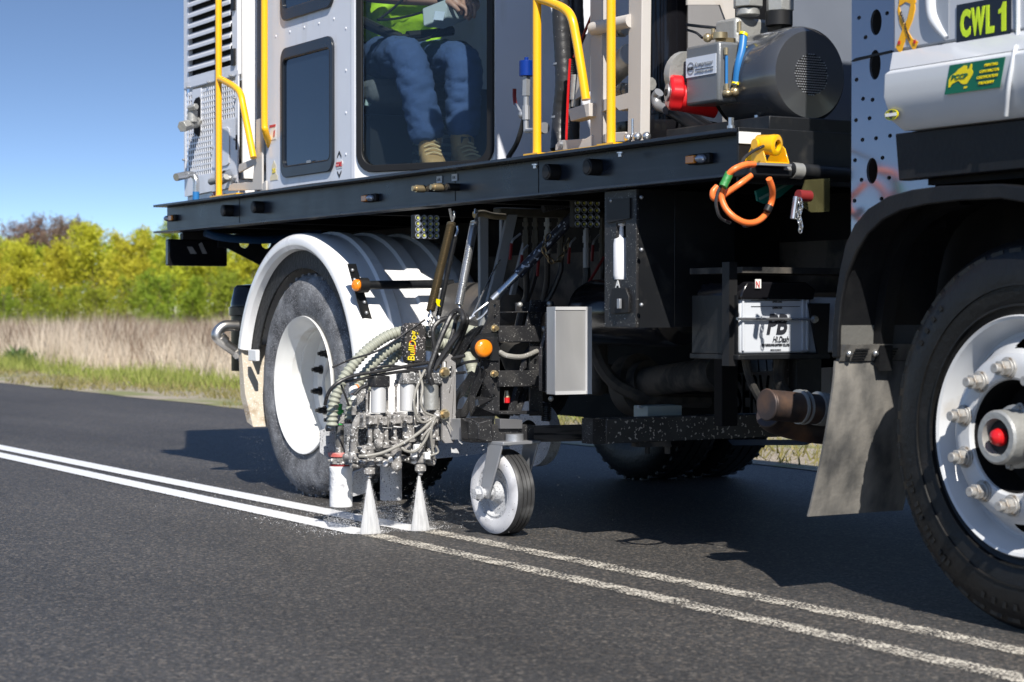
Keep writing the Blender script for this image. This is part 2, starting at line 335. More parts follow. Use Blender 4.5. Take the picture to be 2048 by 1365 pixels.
# ================================================================== GROUND AND ROAD
def road_mat():
    m = bpy.data.materials.new('chip_seal_asphalt'); m.use_nodes = True; t = m.node_tree; N = t.nodes; L = t.links; b = N['Principled BSDF']
    tc = N.new('ShaderNodeTexCoord')
    vo = N.new('ShaderNodeTexVoronoi'); vo.inputs['Scale'].default_value = 112; L.new(tc.outputs['Object'], vo.inputs['Vector'])
    cr = N.new('ShaderNodeValToRGB'); e = cr.color_ramp.elements; e[0].position = 0; e[0].color = (0.032, 0.031, 0.030, 1); e[1].position = 1; e[1].color = (0.19, 0.17, 0.145, 1)
    for p, c in ((0.35, (0.052, 0.050, 0.048, 1)), (0.75, (0.078, 0.074, 0.070, 1)), (0.90, (0.125, 0.105, 0.085, 1))):
        x = e.new(p); x.color = c
    sp = N.new('ShaderNodeSeparateColor'); L.new(vo.outputs['Color'], sp.inputs[0]); L.new(sp.outputs[0], cr.inputs[0])
    n1 = N.new('ShaderNodeTexNoise'); n1.inputs['Scale'].default_value = 0.8; n1.inputs['Detail'].default_value = 5
    mp = N.new('ShaderNodeMapping'); mp.inputs['Scale'].default_value = (0.35, 1.6, 1); L.new(tc.outputs['Object'], mp.inputs[0]); L.new(mp.outputs[0], n1.inputs['Vector'])
    mr = N.new('ShaderNodeMapRange'); mr.inputs[1].default_value = 0.3; mr.inputs[2].default_value = 0.7; mr.inputs[3].default_value = 0.66; mr.inputs[4].default_value = 1.15; L.new(n1.outputs[0], mr.inputs[0])
    mu = N.new('ShaderNodeMix'); mu.data_type = 'RGBA'; mu.blend_type = 'MULTIPLY'; mu.inputs[0].default_value = 1; L.new(cr.outputs[0], mu.inputs[6]); L.new(mr.outputs[0], mu.inputs[7])
    L.new(mu.outputs[2], b.inputs['Base Color'])
    n2 = N.new('ShaderNodeTexNoise'); n2.inputs['Scale'].default_value = 170; n2.inputs['Detail'].default_value = 3; L.new(tc.outputs['Object'], n2.inputs['Vector'])
    ad = N.new('ShaderNodeMath'); ad.operation = 'MULTIPLY_ADD'; ad.inputs[1].default_value = -0.8; L.new(vo.outputs['Distance'], ad.inputs[0]); L.new(n2.outputs[0], ad.inputs[2])
    bp = N.new('ShaderNodeBump'); bp.inputs['Strength'].default_value = 0.8; bp.inputs['Distance'].default_value = 0.006; L.new(ad.outputs[0], bp.inputs['Height']); L.new(bp.outputs[0], b.inputs['Normal'])
    b.inputs['Roughness'].default_value = 0.6; b.inputs['Specular IOR Level'].default_value = 0.45
    return m
def soil_mat(name, c1, c2, scale, c3=None, bump=0.5):
    m = bpy.data.materials.new(name); m.use_nodes = True; t = m.node_tree; N = t.nodes; L = t.links; b = N['Principled BSDF']
    tc = N.new('ShaderNodeTexCoord'); n = N.new('ShaderNodeTexNoise'); n.inputs['Scale'].default_value = scale; n.inputs['Detail'].default_value = 8; L.new(tc.outputs['Object'], n.inputs['Vector'])
    cr = N.new('ShaderNodeValToRGB'); e = cr.color_ramp.elements; e[0].position = 0.38; e[0].color = (*c1, 1); e[1].position = 0.62; e[1].color = (*c2, 1)
    L.new(n.outputs[0], cr.inputs[0]); cur = cr.outputs[0]
    if c3:
        n3 = N.new('ShaderNodeTexNoise'); n3.inputs['Scale'].default_value = 1.1; n3.inputs['Detail'].default_value = 6; L.new(tc.outputs['Object'], n3.inputs['Vector'])
        r = N.new('ShaderNodeMapRange'); r.inputs[1].default_value = 0.47; r.inputs[2].default_value = 0.56; L.new(n3.outputs[0], r.inputs[0])
        mx = N.new('ShaderNodeMix'); mx.data_type = 'RGBA'; L.new(r.outputs[0], mx.inputs[0]); L.new(cur, mx.inputs[6]); mx.inputs[7].default_value = (*c3, 1); cur = mx.outputs[2]
    L.new(cur, b.inputs['Base Color']); b.inputs['Roughness'].default_value = 0.95
    bp = N.new('ShaderNodeBump'); bp.inputs['Strength'].default_value = bump; bp.inputs['Distance'].default_value = 0.02; L.new(n.outputs[0], bp.inputs['Height']); L.new(bp.outputs[0], b.inputs['Normal'])
    return m
struct('ground', MB().box(-1500, 1500, -1500, 1500, -0.30, -0.012), soil_mat('field_soil', (0.16, 0.13, 0.08), (0.24, 0.20, 0.12), 3.0, (0.10, 0.12, 0.04)))
struct('road', MB().box(-400, 400, -0.8, 6.85, -0.2, 0.0), road_mat())
gravel = soil_mat('pale_shoulder_gravel', (0.24, 0.20, 0.15), (0.45, 0.39, 0.31), 45, (0.21, 0.22, 0.09), 1.0)
def wavy_strip(y0, y1, amp, x0=-140, x1=30, z=-0.004):
    b = MB(); n = 340; vs = []
    for i in range(n+1):
        x = x0+(x1-x0)*i/n; q = amp*(math.sin(x*1.7)+math.sin(x*4.3+1)+math.sin(x*9.1+2))*0.33
        vs += [(x, y0+q*0.4, z), (x, y1+q, z)]
    return b.add(vs, [(2*i, 2*i+2, 2*i+3, 2*i+1) for i in range(n)])
struct('gravel_shoulder', wavy_strip(6.84, 8.6, 0.16, z=0.004), gravel)
struct('near_shoulder', wavy_strip(-2.2, -0.78, 0.1, z=0.004), gravel)

# --- painted lines
def line_mat(name, col, fresh):
    m = bpy.data.materials.new(name); m.use_nodes = True; t = m.node_tree; N = t.nodes; L = t.links; b = N['Principled BSDF']; o = N['Material Output']
    b.inputs['Base Color'].default_value = (*col, 1); b.inputs['Roughness'].default_value = 0.35 if fresh else 0.7
    tc = N.new('ShaderNodeTexCoord'); uv = N.new('ShaderNodeSeparateXYZ'); L.new(tc.outputs['UV'], uv.inputs[0])
    # distance from the line's edge: 0 at the edge, 1 in the middle
    a = N.new('ShaderNodeMath'); a.operation = 'PINGPONG'; a.inputs[1].default_value = 0.5; L.new(uv.outputs[1], a.inputs[0])
    n = N.new('ShaderNodeTexNoise'); n.inputs['Scale'].default_value = 130 if fresh else 105; n.inputs['Detail'].default_value = 2; L.new(tc.outputs['Object'], n.inputs['Vector'])
    n2 = N.new('ShaderNodeTexNoise'); n2.inputs['Scale'].default_value = 9; n2.inputs['Detail'].default_value = 9; n2.inputs['Roughness'].default_value = 0.7; L.new(tc.outputs['Object'], n2.inputs['Vector'])
    s1 = N.new('ShaderNodeMapRange'); L.new(a.outputs[0], s1.inputs[0])
    if fresh: s1.inputs[1].default_value = 0.0; s1.inputs[2].default_value = 0.30; s1.inputs[3].default_value = -0.40; s1.inputs[4].default_value = 0.55
    else: s1.inputs[1].default_value = 0.0; s1.inputs[2].default_value = 0.25; s1.inputs[3].default_value = -0.42; s1.inputs[4].default_value = -0.025
    s2 = N.new('ShaderNodeMath'); s2.operation = 'ADD'; L.new(s1.outputs[0], s2.inputs[0]); L.new(n.outputs[0], s2.inputs[1])
    s4 = N.new('ShaderNodeMath'); s4.operation = 'MULTIPLY_ADD'; s4.inputs[1].default_value = 0.0 if fresh else 0.75; L.new(n2.outputs[0], s4.inputs[0]); L.new(s2.outputs[0], s4.inputs[2])
    s3 = N.new('ShaderNodeMapRange'); th = 0.50 if fresh else 0.865; s3.inputs[1].default_value = th-0.03; s3.inputs[2].default_value = th+0.03; L.new(s4.outputs[0], s3.inputs[0])
    tr = N.new('ShaderNodeBsdfTransparent'); mx = N.new('ShaderNodeMixShader'); L.new(s3.outputs[0], mx.inputs[0]); L.new(tr.outputs[0], mx.inputs[1]); L.new(b.outputs[0], mx.inputs[2]); L.new(mx.outputs[0], o.inputs[0])
    bp = N.new('ShaderNodeBump'); bp.inputs['Strength'].default_value = 0.4; bp.inputs['Distance'].default_value = 0.004; L.new(n.outputs[0], bp.inputs['Height']); L.new(bp.outputs[0], b.inputs['Normal'])
    return m
def line_strip(name, pts, width, m, z=0.004, endfade=False):
    P = smooth_path([(x, y, z) for x, y in pts], 12); me = bpy.data.meshes.new(name); vs = []; fs = []
    c = Vector((P[len(P)//2].x, P[len(P)//2].y, z))
    for p in P: vs += [p-c-Vector((0, width/2, 0)), p-c+Vector((0, width/2, 0))]
    fs = [(2*i, 2*i+2, 2*i+3, 2*i+1) for i in range(len(P)-1)]
    me.from_pydata([tuple(v) for v in vs], [], fs); uvl = me.uv_layers.new(name='UVMap')
    for lp in me.loops: uvl.data[lp.index].uv = (vs[lp.vertex_index].x, lp.vertex_index % 2)
    me.materials.append(m); o = bpy.data.objects.new(name, me); place(o, c, None); o['kind'] = 'structure'; return o
fresh = line_mat('fresh_white_line_paint', (0.85, 0.85, 0.85), True); worn = line_mat('worn_line_paint', (0.64, 0.59, 0.50), False)
line_strip('fresh_line_near', [(-160, 2.2), (-80, 2.9), (-40, 3.2), (-20, 3.33), (-12, 3.37), (-9, 3.38), (-6.93, 3.40)], 0.165, fresh)
line_strip('fresh_line_far', [(-160, 2.45), (-80, 3.12), (-40, 3.42), (-20, 3.53), (-12, 3.57), (-9, 3.60), (-6.93, 3.64)], 0.17, fresh)
line_strip('worn_line_near', [(-6.98, 3.40), (-5.5, 3.395), (-4, 3.38), (-2, 3.36), (6, 3.3), (40, 2.9)], 0.145, worn)
line_strip('worn_line_far', [(-6.98, 3.65), (-5.5, 3.655), (-4, 3.65), (-2, 3.62), (6, 3.55), (40, 3.15)], 0.145, worn)

# ================================================================== GRASS AND TREES
def leaf_mat(name, c1, c2, tl=0.35):
    m = bpy.data.materials.new(name); m.use_nodes = True; t = m.node_tree; N = t.nodes; L = t.links; N.clear()
    o = N.new('ShaderNodeOutputMaterial'); g = N.new('ShaderNodeNewGeometry'); cr = N.new('ShaderNodeMix'); cr.data_type = 'RGBA'
    cr.inputs[6].default_value = (*c1, 1); cr.inputs[7].default_value = (*c2, 1); L.new(g.outputs['Random Per Island'], cr.inputs[0])
    oi = N.new('ShaderNodeObjectInfo'); hs = N.new('ShaderNodeHueSaturation'); mr = N.new('ShaderNodeMapRange'); mr.inputs[3].default_value = 0.485; mr.inputs[4].default_value = 0.52
    L.new(oi.outputs['Random'], mr.inputs[0]); L.new(mr.outputs[0], hs.inputs['Hue']); L.new(cr.outputs[2], hs.inputs['Color'])
    d = N.new('ShaderNodeBsdfDiffuse'); tr = N.new('ShaderNodeBsdfTranslucent'); mx = N.new('ShaderNodeMixShader'); mx.inputs[0].default_value = tl
    L.new(hs.outputs[0], d.inputs[0]); L.new(hs.outputs[0], tr.inputs[0]); L.new(d.outputs[0], mx.inputs[1]); L.new(tr.outputs[0], mx.inputs[2]); L.new(mx.outputs[0], o.inputs[0]); return m
def blades(name, n, dep, pxr, hgt, wid, m, ymin=None, ymax=None, hz=None, label=None, lean=0.25):
    """grass blades scattered over a stretch of ground"""
    px = rng.uniform(pxr[0], pxr[1], n); d = np.sqrt(rng.uniform(dep[0]**2, dep[1]**2, n))
    a = (px-1024)/F; x = (fw.x+rt.x*a)*d; y = (fw.y+rt.y*a)*d
    if ymin is not None: k = y > ymin+0.25*np.sin(x*0.9)+0.15*np.sin(x*2.7); x = x[k]; y = y[k]
    if ymax is not None: k = y < ymax+0.5*np.sin(x*0.5); x = x[k]; y = y[k]
    cl = np.sin(x*0.83+np.sin(y*0.61)*2)*np.sin(y*0.97+x*0.37)+0.5*np.sin(x*2.9+y*2.3)
    n = len(x); h = rng.uniform(hgt[0], hgt[1], n)*(1+0.42*cl); an = rng.uniform(0, PI, n); wd = wid*rng.uniform(0.6, 1.4, n)
    lx = rng.normal(0, lean, n)*h; ly = rng.normal(0, lean, n)*h
    v = np.empty((n, 3, 3)); v[:, 0] = np.stack([x-np.cos(an)*wd/2, y-np.sin(an)*wd/2, np.full(n, -0.01)], 1); v[:, 1] = np.stack([x+np.cos(an)*wd/2, y+np.sin(an)*wd/2, np.full(n, -0.01)], 1)
    v[:, 2] = np.stack([x+lx, y+ly, h], 1); c = np.array([x.mean(), y.mean(), 0]); v -= c
    me = bpy.data.meshes.new(name); me.vertices.add(3*n); me.vertices.foreach_set('co', v.ravel()); me.loops.add(3*n); me.loops.foreach_set('vertex_index', np.arange(3*n))
    me.polygons.add(n); me.polygons.foreach_set('loop_start', np.arange(0, 3*n, 3)); me.polygons.foreach_set('loop_total', np.full(n, 3)); me.update(); me.validate(); me.materials.append(m)
    o = bpy.data.objects.new(name, me); place(o, c, None); o['kind'] = 'stuff'; tag(o, label, 'grass'); return o
straw = leaf_mat('dry_grass_straw', (0.52, 0.43, 0.32), (0.80, 0.70, 0.56), 0.3)
strawd = leaf_mat('dry_weed_brown', (0.10, 0.065, 0.045), (0.26, 0.19, 0.13), 0.2)
gg = leaf_mat('verge_grass_green', (0.20, 0.25, 0.04), (0.50, 0.49, 0.16), 0.4)
gy = leaf_mat('short_grass_yellow_green', (0.20, 0.20, 0.06), (0.42, 0.37, 0.16), 0.4)
blades('dry_grass', 120000, (24, 60), (-500, 1300), (0.30, 0.62), 0.016, straw, ymin=9.6, label='tall pale dry grass filling the field in front of the trees')
blades('dry_weeds', 14000, (27, 50), (-200, 700), (0.35, 0.75), 0.022, strawd, ymin=10.4, label='brown dead weed stalks standing among the pale dry grass', lean=0.35)
blades('verge_grass', 60000, (14, 42), (-500, 1300), (0.07, 0.24), 0.014, gg, ymin=8.0, ymax=10.2, label='bright green grass between the dry field and the roadside gravel', lean=0.5)
blades('mown_grass', 130000, (8, 42), (-500, 2100), (0.02, 0.09), 0.016, gy, ymin=7.10, ymax=8.9, label='short yellowish grass creeping onto the gravel shoulder', lean=0.8)

def leafcloud(n, pts, size, up=0.3):
    """leaf-sized quads round given points"""
    c = pts; a = rng.normal(size=(n, 3)); a /= np.linalg.norm(a, axis=1)[:, None]; q = rng.normal(size=(n, 3)); q -= a*(q*a).sum(1)[:, None]; q /= np.linalg.norm(q, axis=1)[:, None]
    s = size*rng.uniform(0.55, 1.3, n)[:, None]
    return np.stack([c-a*s*0.5, c+q*s*0.32, c+a*s*0.5, c-q*s*0.32], 1)
def cloudmesh(name, v, m):
    n = len(v); me = bpy.data.meshes.new(name); me.vertices.add(4*n); me.vertices.foreach_set('co', v.ravel()); me.loops.add(4*n); me.loops.foreach_set('vertex_index', np.arange(4*n))
    me.polygons.add(n); me.polygons.foreach_set('loop_start', np.arange(0, 4*n, 4)); me.polygons.foreach_set('loop_total', np.full(n, 4)); me.update(); me.materials.append(m); return me
bark = mat('tree_bark', (0.11, 0.09, 0.07), 0.9, var=0.3); barkd = mat('dark_bark', (0.06, 0.045, 0.04), 0.9)
def tree_proto(H, spread, nl, size, lm, tm, base=0.18, bare=False, nb=34):
    """trunk with limbs and twigs; crown made of leaf-sized faces clustered on the twigs"""
    b = MB(); top = Vector((random.uniform(-.15, .15), random.uniform(-.15, .15), H*0.93))
    mid = top*0.5+Vector((random.uniform(-.1, .1), random.uniform(-.1, .1), 0)); b.tube([(0, 0, -0.05), tuple(mid), tuple(top)], lambda L, t: 0.045*H/4*(1-t)+0.008, 6, 5)
    tips = []
    for i in range(nb):
        t = base+(1-base)*(i+random.random())/nb; p = (mid*(2*t) if t < 0.5 else mid+(top-mid)*(2*t-1)); p = p*0.97
        ang = random.uniform(0, 2*PI); ln = spread*(1.15-t*0.75)*random.uniform(0.55, 1.15)*(0.65+0.35*math.sin(min(1, t*2.4)*PI/2))
        e = p+Vector((math.cos(ang)*ln, math.sin(ang)*ln, ln*random.uniform(0.45, 1.1))); m_ = (p+e)/2+Vector((0, 0, -0.06*ln))
        b.tube([tuple(p), tuple(m_), tuple(e)], lambda L, t: 0.016*(1-t)+0.004, 4, 3, cap=False)
        tips.append((m_, ln*0.34)); tips.append((e, ln*0.36)); tips.append(((e+m_)/2+Vector((random.uniform(-.15, .15),)*3), ln*0.34))
        for k in range(2 if not bare else 6):
            e2 = e+Vector((random.uniform(-1, 1), random.uniform(-1, 1), random.uniform(0.2, 1)))*ln*0.5; b.tube([tuple(m_), tuple(e2)], 0.005, 3, 1, cap=False); tips.append((e2, ln*0.25))
    k = rng.integers(0, len(tips), nl); C = np.array([tuple(t[0]) for t in tips])[k]; R = np.array([t[1] for t in tips])[k]
    pts = C+rng.normal(size=(nl, 3))*(R*0.62)[:, None]; pts[:, 2] = np.maximum(pts[:, 2], 0.1)
    me, c = b.mesh('trunk', tm, 60)
    return me, c, cloudmesh('crown', leafcloud(nl, pts, size), lm)
ly = leaf_mat('spring_leaves_yellow', (0.46, 0.45, 0.035), (0.70, 0.68, 0.09), 0.45); lg = leaf_mat('spring_leaves_green', (0.22, 0.29, 0.03), (0.42, 0.48, 0.07), 0.45)
lm_ = leaf_mat('spring_leaves_mid', (0.33, 0.37, 0.03), (0.56, 0.58, 0.07), 0.45); lb = leaf_mat('bare_brown_buds', (0.15, 0.10, 0.08), (0.26, 0.18, 0.14), 0.2)
YT = [tree_proto(4.2, 1.25, 6500, 0.105, ly, bark, 0.3) for _ in range(3)]; MT = [tree_proto(4.0, 1.25, 6500, 0.105, lm_, bark, 0.25) for _ in range(3)]
GT = [tree_proto(2.8, 1.1, 5000, 0.10, lg, bark, 0.08) for _ in range(2)]; BT = [tree_proto(5.5, 2.0, 9000, 0.13, lb, barkd, 0.3, True, 60) for _ in range(2)]
def tree(name, proto, px, d, s, label, group, rot=None):
    a = (px-1024)/F; loc = Vector(((fw.x+rt.x*a)*d, (fw.y+rt.y*a)*d, -0.05)); t = thing(name, loc, label, 'tree', group)
    t.rotation_euler.z = random.uniform(0, 2*PI) if rot is None else rot; t.scale = (s*random.uniform(0.9, 1.1), s, s)
    me, c, cr = proto; o = bpy.data.objects.new('trunk', me); COL.objects.link(o); o.parent = t; o.location = c
    o = bpy.data.objects.new('crown', cr); COL.objects.link(o); o.parent = t; return t
gtr = 'young spring trees along the far side of the dry field'
def H(topy, d, hp): return ((625-topy)/F*d+CAM_H)/hp
ORD = ['first', 'second', 'third', 'fourth', 'fifth', 'sixth', 'seventh', 'eighth', 'ninth', 'tenth', 'eleventh', 'twelfth', 'thirteenth', 'fourteenth']
front = [(-105, 486, 'yellow-green young tree standing just beyond the left edge of the photo'), (-30, 500, 'yellow-green young tree cut by the left edge of the photo'), (40, 482, 'yellow-green young tree below the brown domed tree, nearest the left edge'), (112, 486, 'yellowish young tree in front of the bare purple-brown tree'),
    (185, 446, 'tallest young yellow tree of the row, its thin top rising into the sky'), (268, 466, 'yellow-topped young tree just right of the tallest one'), (345, 482, "spreading yellow-green young tree left of the truck bed's rear end"), (420, 462, 'yellow-green tree seen under the rear end of the black deck beam'),
    (500, 470, 'yellow-green tree seen between the deck beam and the rear mudguard'), (575, 472, 'yellow-green tree of the front row mostly hidden behind the white rear mudguard')]
for i, (px, ty, lab) in enumerate(front):
    d = 64+random.uniform(-1.5, 2); tree('young_tree', YT[i % 3], px, d, H(ty, d, 4.25), lab, gtr)
for i, px in enumerate(range(-70, 620, 74)):
    d = 67+random.uniform(0, 4); ty = 492+random.uniform(-14, 18)
    tree('young_tree', MT[i % 3], px+random.uniform(-12, 12), d, H(ty, d, 4.05), 'mid-green young tree of the second rank, %s from the left edge of the photo' % ORD[i], gtr)
for i, px in enumerate(range(-40, 600, 60)):
    d = 60.5+random.uniform(-1.5, 2); ty = 560+random.uniform(-30, 22)
    tree('green_sapling', GT[i % 2], px+random.uniform(-14, 14), d, H(ty, d, 2.85), 'low green sapling right behind the dry grass, %s from the left edge of the photo' % ORD[i], 'green saplings under the young trees')
for i, px in enumerate(range(-20, 600, 66)):
    tree('understorey_bush', GT[(i+1) % 2], px+random.uniform(-10, 10), 72, H(590+random.uniform(-12, 10), 72, 2.85), 'green bush low between the tree trunks, %s from the left edge' % ORD[i], 'bushes filling the gaps below the young trees')
for px, ty, lab in ((55, 443, 'brown domed leafless tree far behind the yellow trees at the left'), (132, 440, 'purple-brown bare tree with a pointed top behind the yellow trees')):
    tree('bare_tree', BT[0 if px < 100 else 1], px, 105, H(ty, 105, 5.7), lab, 'bare brown trees beyond the young trees')
for px, ty, lab in ((-10, 462, 'darker green distant tree at the very left edge, beside the brown domed tree'), (222, 478, 'distant green tree showing in the dip right of the tallest yellow tree'), (300, 458, 'dark green distant tree top left of the deck beam end'), (365, 450, 'dark green distant tree top just above the deck beam end'), (440, 452, 'distant green tree behind the trees seen under the deck beam')):
    tree('distant_tree', MT[(px+40) % 3], px, 92, H(ty, 92, 4.05)*1.0, lab, 'distant green trees behind the row')
# leafy weed on the verge at the left
def weed(px, py, s, label):
    p = fg(px, py); t = thing('weed', p, label, 'plant', 'leafy weeds on the grass verge'); b = MB()
    for i in range(34):
        an = random.uniform(0, 2*PI); r = random.uniform(0.1, 0.3)*s; h = random.uniform(0.12, 0.34)*s; e = p+Vector((math.cos(an)*r, math.sin(an)*r, h)); sd = Vector((-math.sin(an), math.cos(an), 0))*0.022*s; m_ = (p+e)/2+Vector((0, 0, 0.05))
        b.add([p, m_-sd, e, m_+sd], [(0, 1, 2), (0, 2, 3)])
    part('leaf_cluster', b, MATS['weedleaf'], t)
MATS['weedleaf'] = leaf_mat('weed_leaf', (0.10, 0.15, 0.05), (0.20, 0.26, 0.11), 0.3)
weed(34, 728, 1.0, 'dark green leafy weed leftmost on the verge beside the dry grass'); weed(58, 734, 0.8, 'smaller dark green weed right beside the leftmost one')

# ================================================================== THE LINE-MARKING TRUCK
TR = thing('line_marking_truck', (-6.5, 5.05, 0), 'line-marking truck with white operator cabin, black deck beam and yellow handrails, driving along the road', 'truck')
# --- deck and black side beam
YB = 3.78; X0, X1 = -10.335, -5.095; ZT, ZBm = 1.442, 1.289
b = MB().box(X0+0.012, X1, YB+0.075, YB+0.087, ZBm+0.01, ZT-0.012)
b.box(X0, X1+0.002, YB, YB+0.09, ZT-0.012, ZT).box(X0, X1+0.002, YB, YB+0.09, ZBm, ZBm+0.010)
beam = part('deck_beam', b, beamm, TR, bev=0.002)
b = MB()
for x in (-9.3, -7.05, -6.4): b.box(x-0.0015, x+0.0015, YB+0.0735, YB+0.077, ZBm+0.01, ZT-0.012)
part('weld_seam', b, blackp, beam)
part('deck_floor', MB().poly([(X0+0.02, YB+0.09, ZT-0.03), (X1-0.02, YB+0.09, ZT-0.03), (X1-0.02, 6.28, ZT-0.03), (X0+0.02, 6.28, ZT-0.03)], Z_*0.026, [[(-7.66, YB+0.095, ZT-0.03), (-6.92, YB+0.095, ZT-0.03), (-6.92, 4.22, ZT-0.03), (-7.66, 4.22, ZT-0.03)]]), dark, TR)   # opening added so that sun reaches the rear mudguard below
b = MB().box(X0, X1, 6.20, 6.28, ZBm, ZT-0.032)
for x in (-10.2, -9.5, -8.9, -7.9, -6.85, -6.5, -5.8): b.box(x-0.03, x+0.03, YB+0.09, 6.2, ZBm, ZT-0.032)
part('cross_member', b, dark, TR)
for x in (4.62, 5.42): part('chassis_rail', MB().box(-10.2, -2.4, x, x+0.075, 0.86, 1.12), dusty, TR)
for x in (-9.6, -7.6, -6.9, -6.0, -5.0): part('chassis_crossmember', MB().box(x-0.05, x+0.05, 4.70, 5.42, 0.90, 1.08), dark, TR)
b = MB().box(X0+0.3, X1, 4.62, 4.70, 1.12, ZBm-0.002).box(X0+0.3, X1, 5.42, 5.50, 1.12, ZBm-0.002); part('subframe', b, dark, TR)
# front face of the deck with plates
b = MB().box(X1, X1+0.012, YB+0.02, 6.25, ZBm-0.02, ZT+0.004); part('deck_end_plate', b, blacks, TR, bev=0.002)
P = fx(1477, 287, X1+0.014); part('white_plate', MB().obox(P, Y_*0.085, Z_*0.037, X_*0.004), labelw, TR)
b = MB().box(X1+0.013, X1+0.05, 4.63, 4.68, ZBm-0.08, ZT-0.05); hexbolt(b, (X1+0.05, 4.655, 1.38), X_, 0.009, 0.012); hexbolt(b, (X1+0.05, 4.655, 1.31), X_, 0.009, 0.012); part('end_bracket', b, dusty, TR)
for px, py in ((1108, 345), (1190, 335), (458, 422), (519, 415)):
    p = fy(px, py, YB+0.06); b = MB().cyl(p+Y_*0.015, p-Y_*0.035, 0.030, 24); b.cyl(p-Y_*0.03, p-Y_*0.038, 0.024, 24); part('rubber_plug', b, blackp, beam, bev=0.002)
for px, py, s in ((340, 437, 1), (737, 397, -1), (1394, 319, -1)):
    p = fy(px, py, YB+0.055); q = MB().obox(p+Vector((-0.055, 0.0, -0.016)), X_*0.12, Z_*0.034, Y_*0.018); lampb = part('marker_lamp', q, blackp, beam, bev=0.004)
    part('amber_lens', MB().obox(p+Vector((0.0 if s > 0 else -0.052, -0.012, -0.013)), X_*0.05, Z_*0.027, Y_*0.012), amberd, lampb, bev=0.003)
    c = p+Vector((-0.03 if s > 0 else 0.03, -0.006, 0)); part('clear_lens', MB().ball(c, 0.02, 8, (1.2, 0.9, 0.75)), clearl, lampb)
for px, py in ((868, 379), (905, 376)):
    p = fy(px, py, YB+0.075); b = MB().cyl(p, p-Y_*0.05, 0.012, 14).cyl(p-Y_*0.045, p-Y_*0.085, 0.0155, 14).cyl(p-Y_*0.085, p-Y_*0.10, 0.011, 14); part('air_coupling', b, brass, beam)
    p2 = p+X_*0.05; part('coupling_collar', MB().cyl(p2, p2-Y_*0.055, 0.015, 14), blackp, beam)
for px, py, s in ((882, 362, 'AIR'), (912, 358, 'GAL')):
    p = fy(px-8, py+5, YB+0.073); lb_ = part('small_label', MB().obox(p, X_*0.045, Z_*0.028, -Y_*0.002), labelb, beam); text('label_print', s, p+Vector((0.008, -0.003, 0.008)), X_, Z_, 0.028, 0.011, inkg, lb_)
for px, py in ((1062, 325), (1232, 301), (1560, 262)):
    p = fy(px, py, YB-0.003) if px < 1500 else None
    if p: b = MB(); hexbolt(b, p+Y_*0.02+Z_*-0.006, -Z_, 0.011, 0.016); part('flange_bolt', b, zinc, beam)
# lamp box under the rear of the beam, bracket with three lightening holes, blue hose
b = MB(); p0 = fx(333, 532, -10.25); p1 = fx(451, 481, -10.25); b.box(-10.27, -10.22, p0.y, p1.y, p0.z, p1.z)
tb = part('rear_lamp_box', b, blackg, TR, bev=0.008)
b = MB(); q = fx(380, 480, -10.25); b.box(-10.268, -10.225, q.y-0.05, q.y+0.16, q.z, ZBm); part('lamp_box_hanger', b, blackp, TR)
for pts in ([(374, 494), (384, 494), (393, 508), (381, 508)], [(397, 489), (403, 485), (414, 508), (405, 508)]): part('reflector_strip', MB().poly(quadX(pts, -10.217), X_*0.003), alud, tb)
holes = []
for cx, cy in ((451, 489), (489, 486), (533, 487)):
    c = fx(cx, cy, -10.05); holes.append([c+Y_*math.cos(a)*0.030+Z_*math.sin(a)*0.030 for a in [2*PI*k/20 for k in range(20)]])
b = MB().poly(quadX([(438, 471), (620, 460), (620, 590), (548, 545), (455, 497), (436, 494)], -10.05), X_*-0.012, [holes[1], holes[2]]); part('holed_bracket', b, blacks, TR)
part('blue_hose', MB().tube([fx(410, 465, -9.9), fx(440, 474, -9.9), fx(500, 480, -9.9), fx(560, 478, -9.9), fx(640, 465, -9.9)], 0.022, 10), bluedk, TR)

# --- rear axle wheels, dual pairs
RC = Vector((-8.5, 3.84, 0.52))
def tyre(b, c, ax, Ro, Ri, wid, tread=4):
    p = [(-0.02, Ri), (-0.008, Ri+0.02), (0.0, Ri+0.06), (0.006, (Ro+Ri)/2), (0.0, Ro-0.06), (-0.012, Ro-0.025), (-0.035, Ro-0.006)]
    t0 = -0.035; t1 = -wid+0.035; n = tread
    for i in range(n):
        a = t0+(t1-t0)*(i+0.42)/n; q = t0+(t1-t0)*(i+0.58)/n
        p += [(a, Ro), (a-0.001, Ro-0.014), (q+0.001, Ro-0.014), (q, Ro)]
    p += [(t1, Ro-0.006), (-wid+0.012, Ro-0.025), (-wid, Ro-0.06), (-wid-0.006, (Ro+Ri)/2), (-wid, Ri+0.06), (-wid+0.012, Ri+0.02), (-wid+0.02, Ri)]
    return b.lathe(c, ax, p, 96)
def lugs(b, c, ax, Ro, d0, d1, n, w_=0.018, h=0.02):
    u, v, w2 = basis(ax)
    for i in range(n):
        a = 2*PI*i/n; e = u*math.cos(a)+v*math.sin(a); s = -u*math.sin(a)+v*math.cos(a)
        b.obox(Vector(c)+w2*d0+e*(Ro-h)-s*w_/2, s*w_, e*(h+0.003), w2*(d1-d0))
    return b
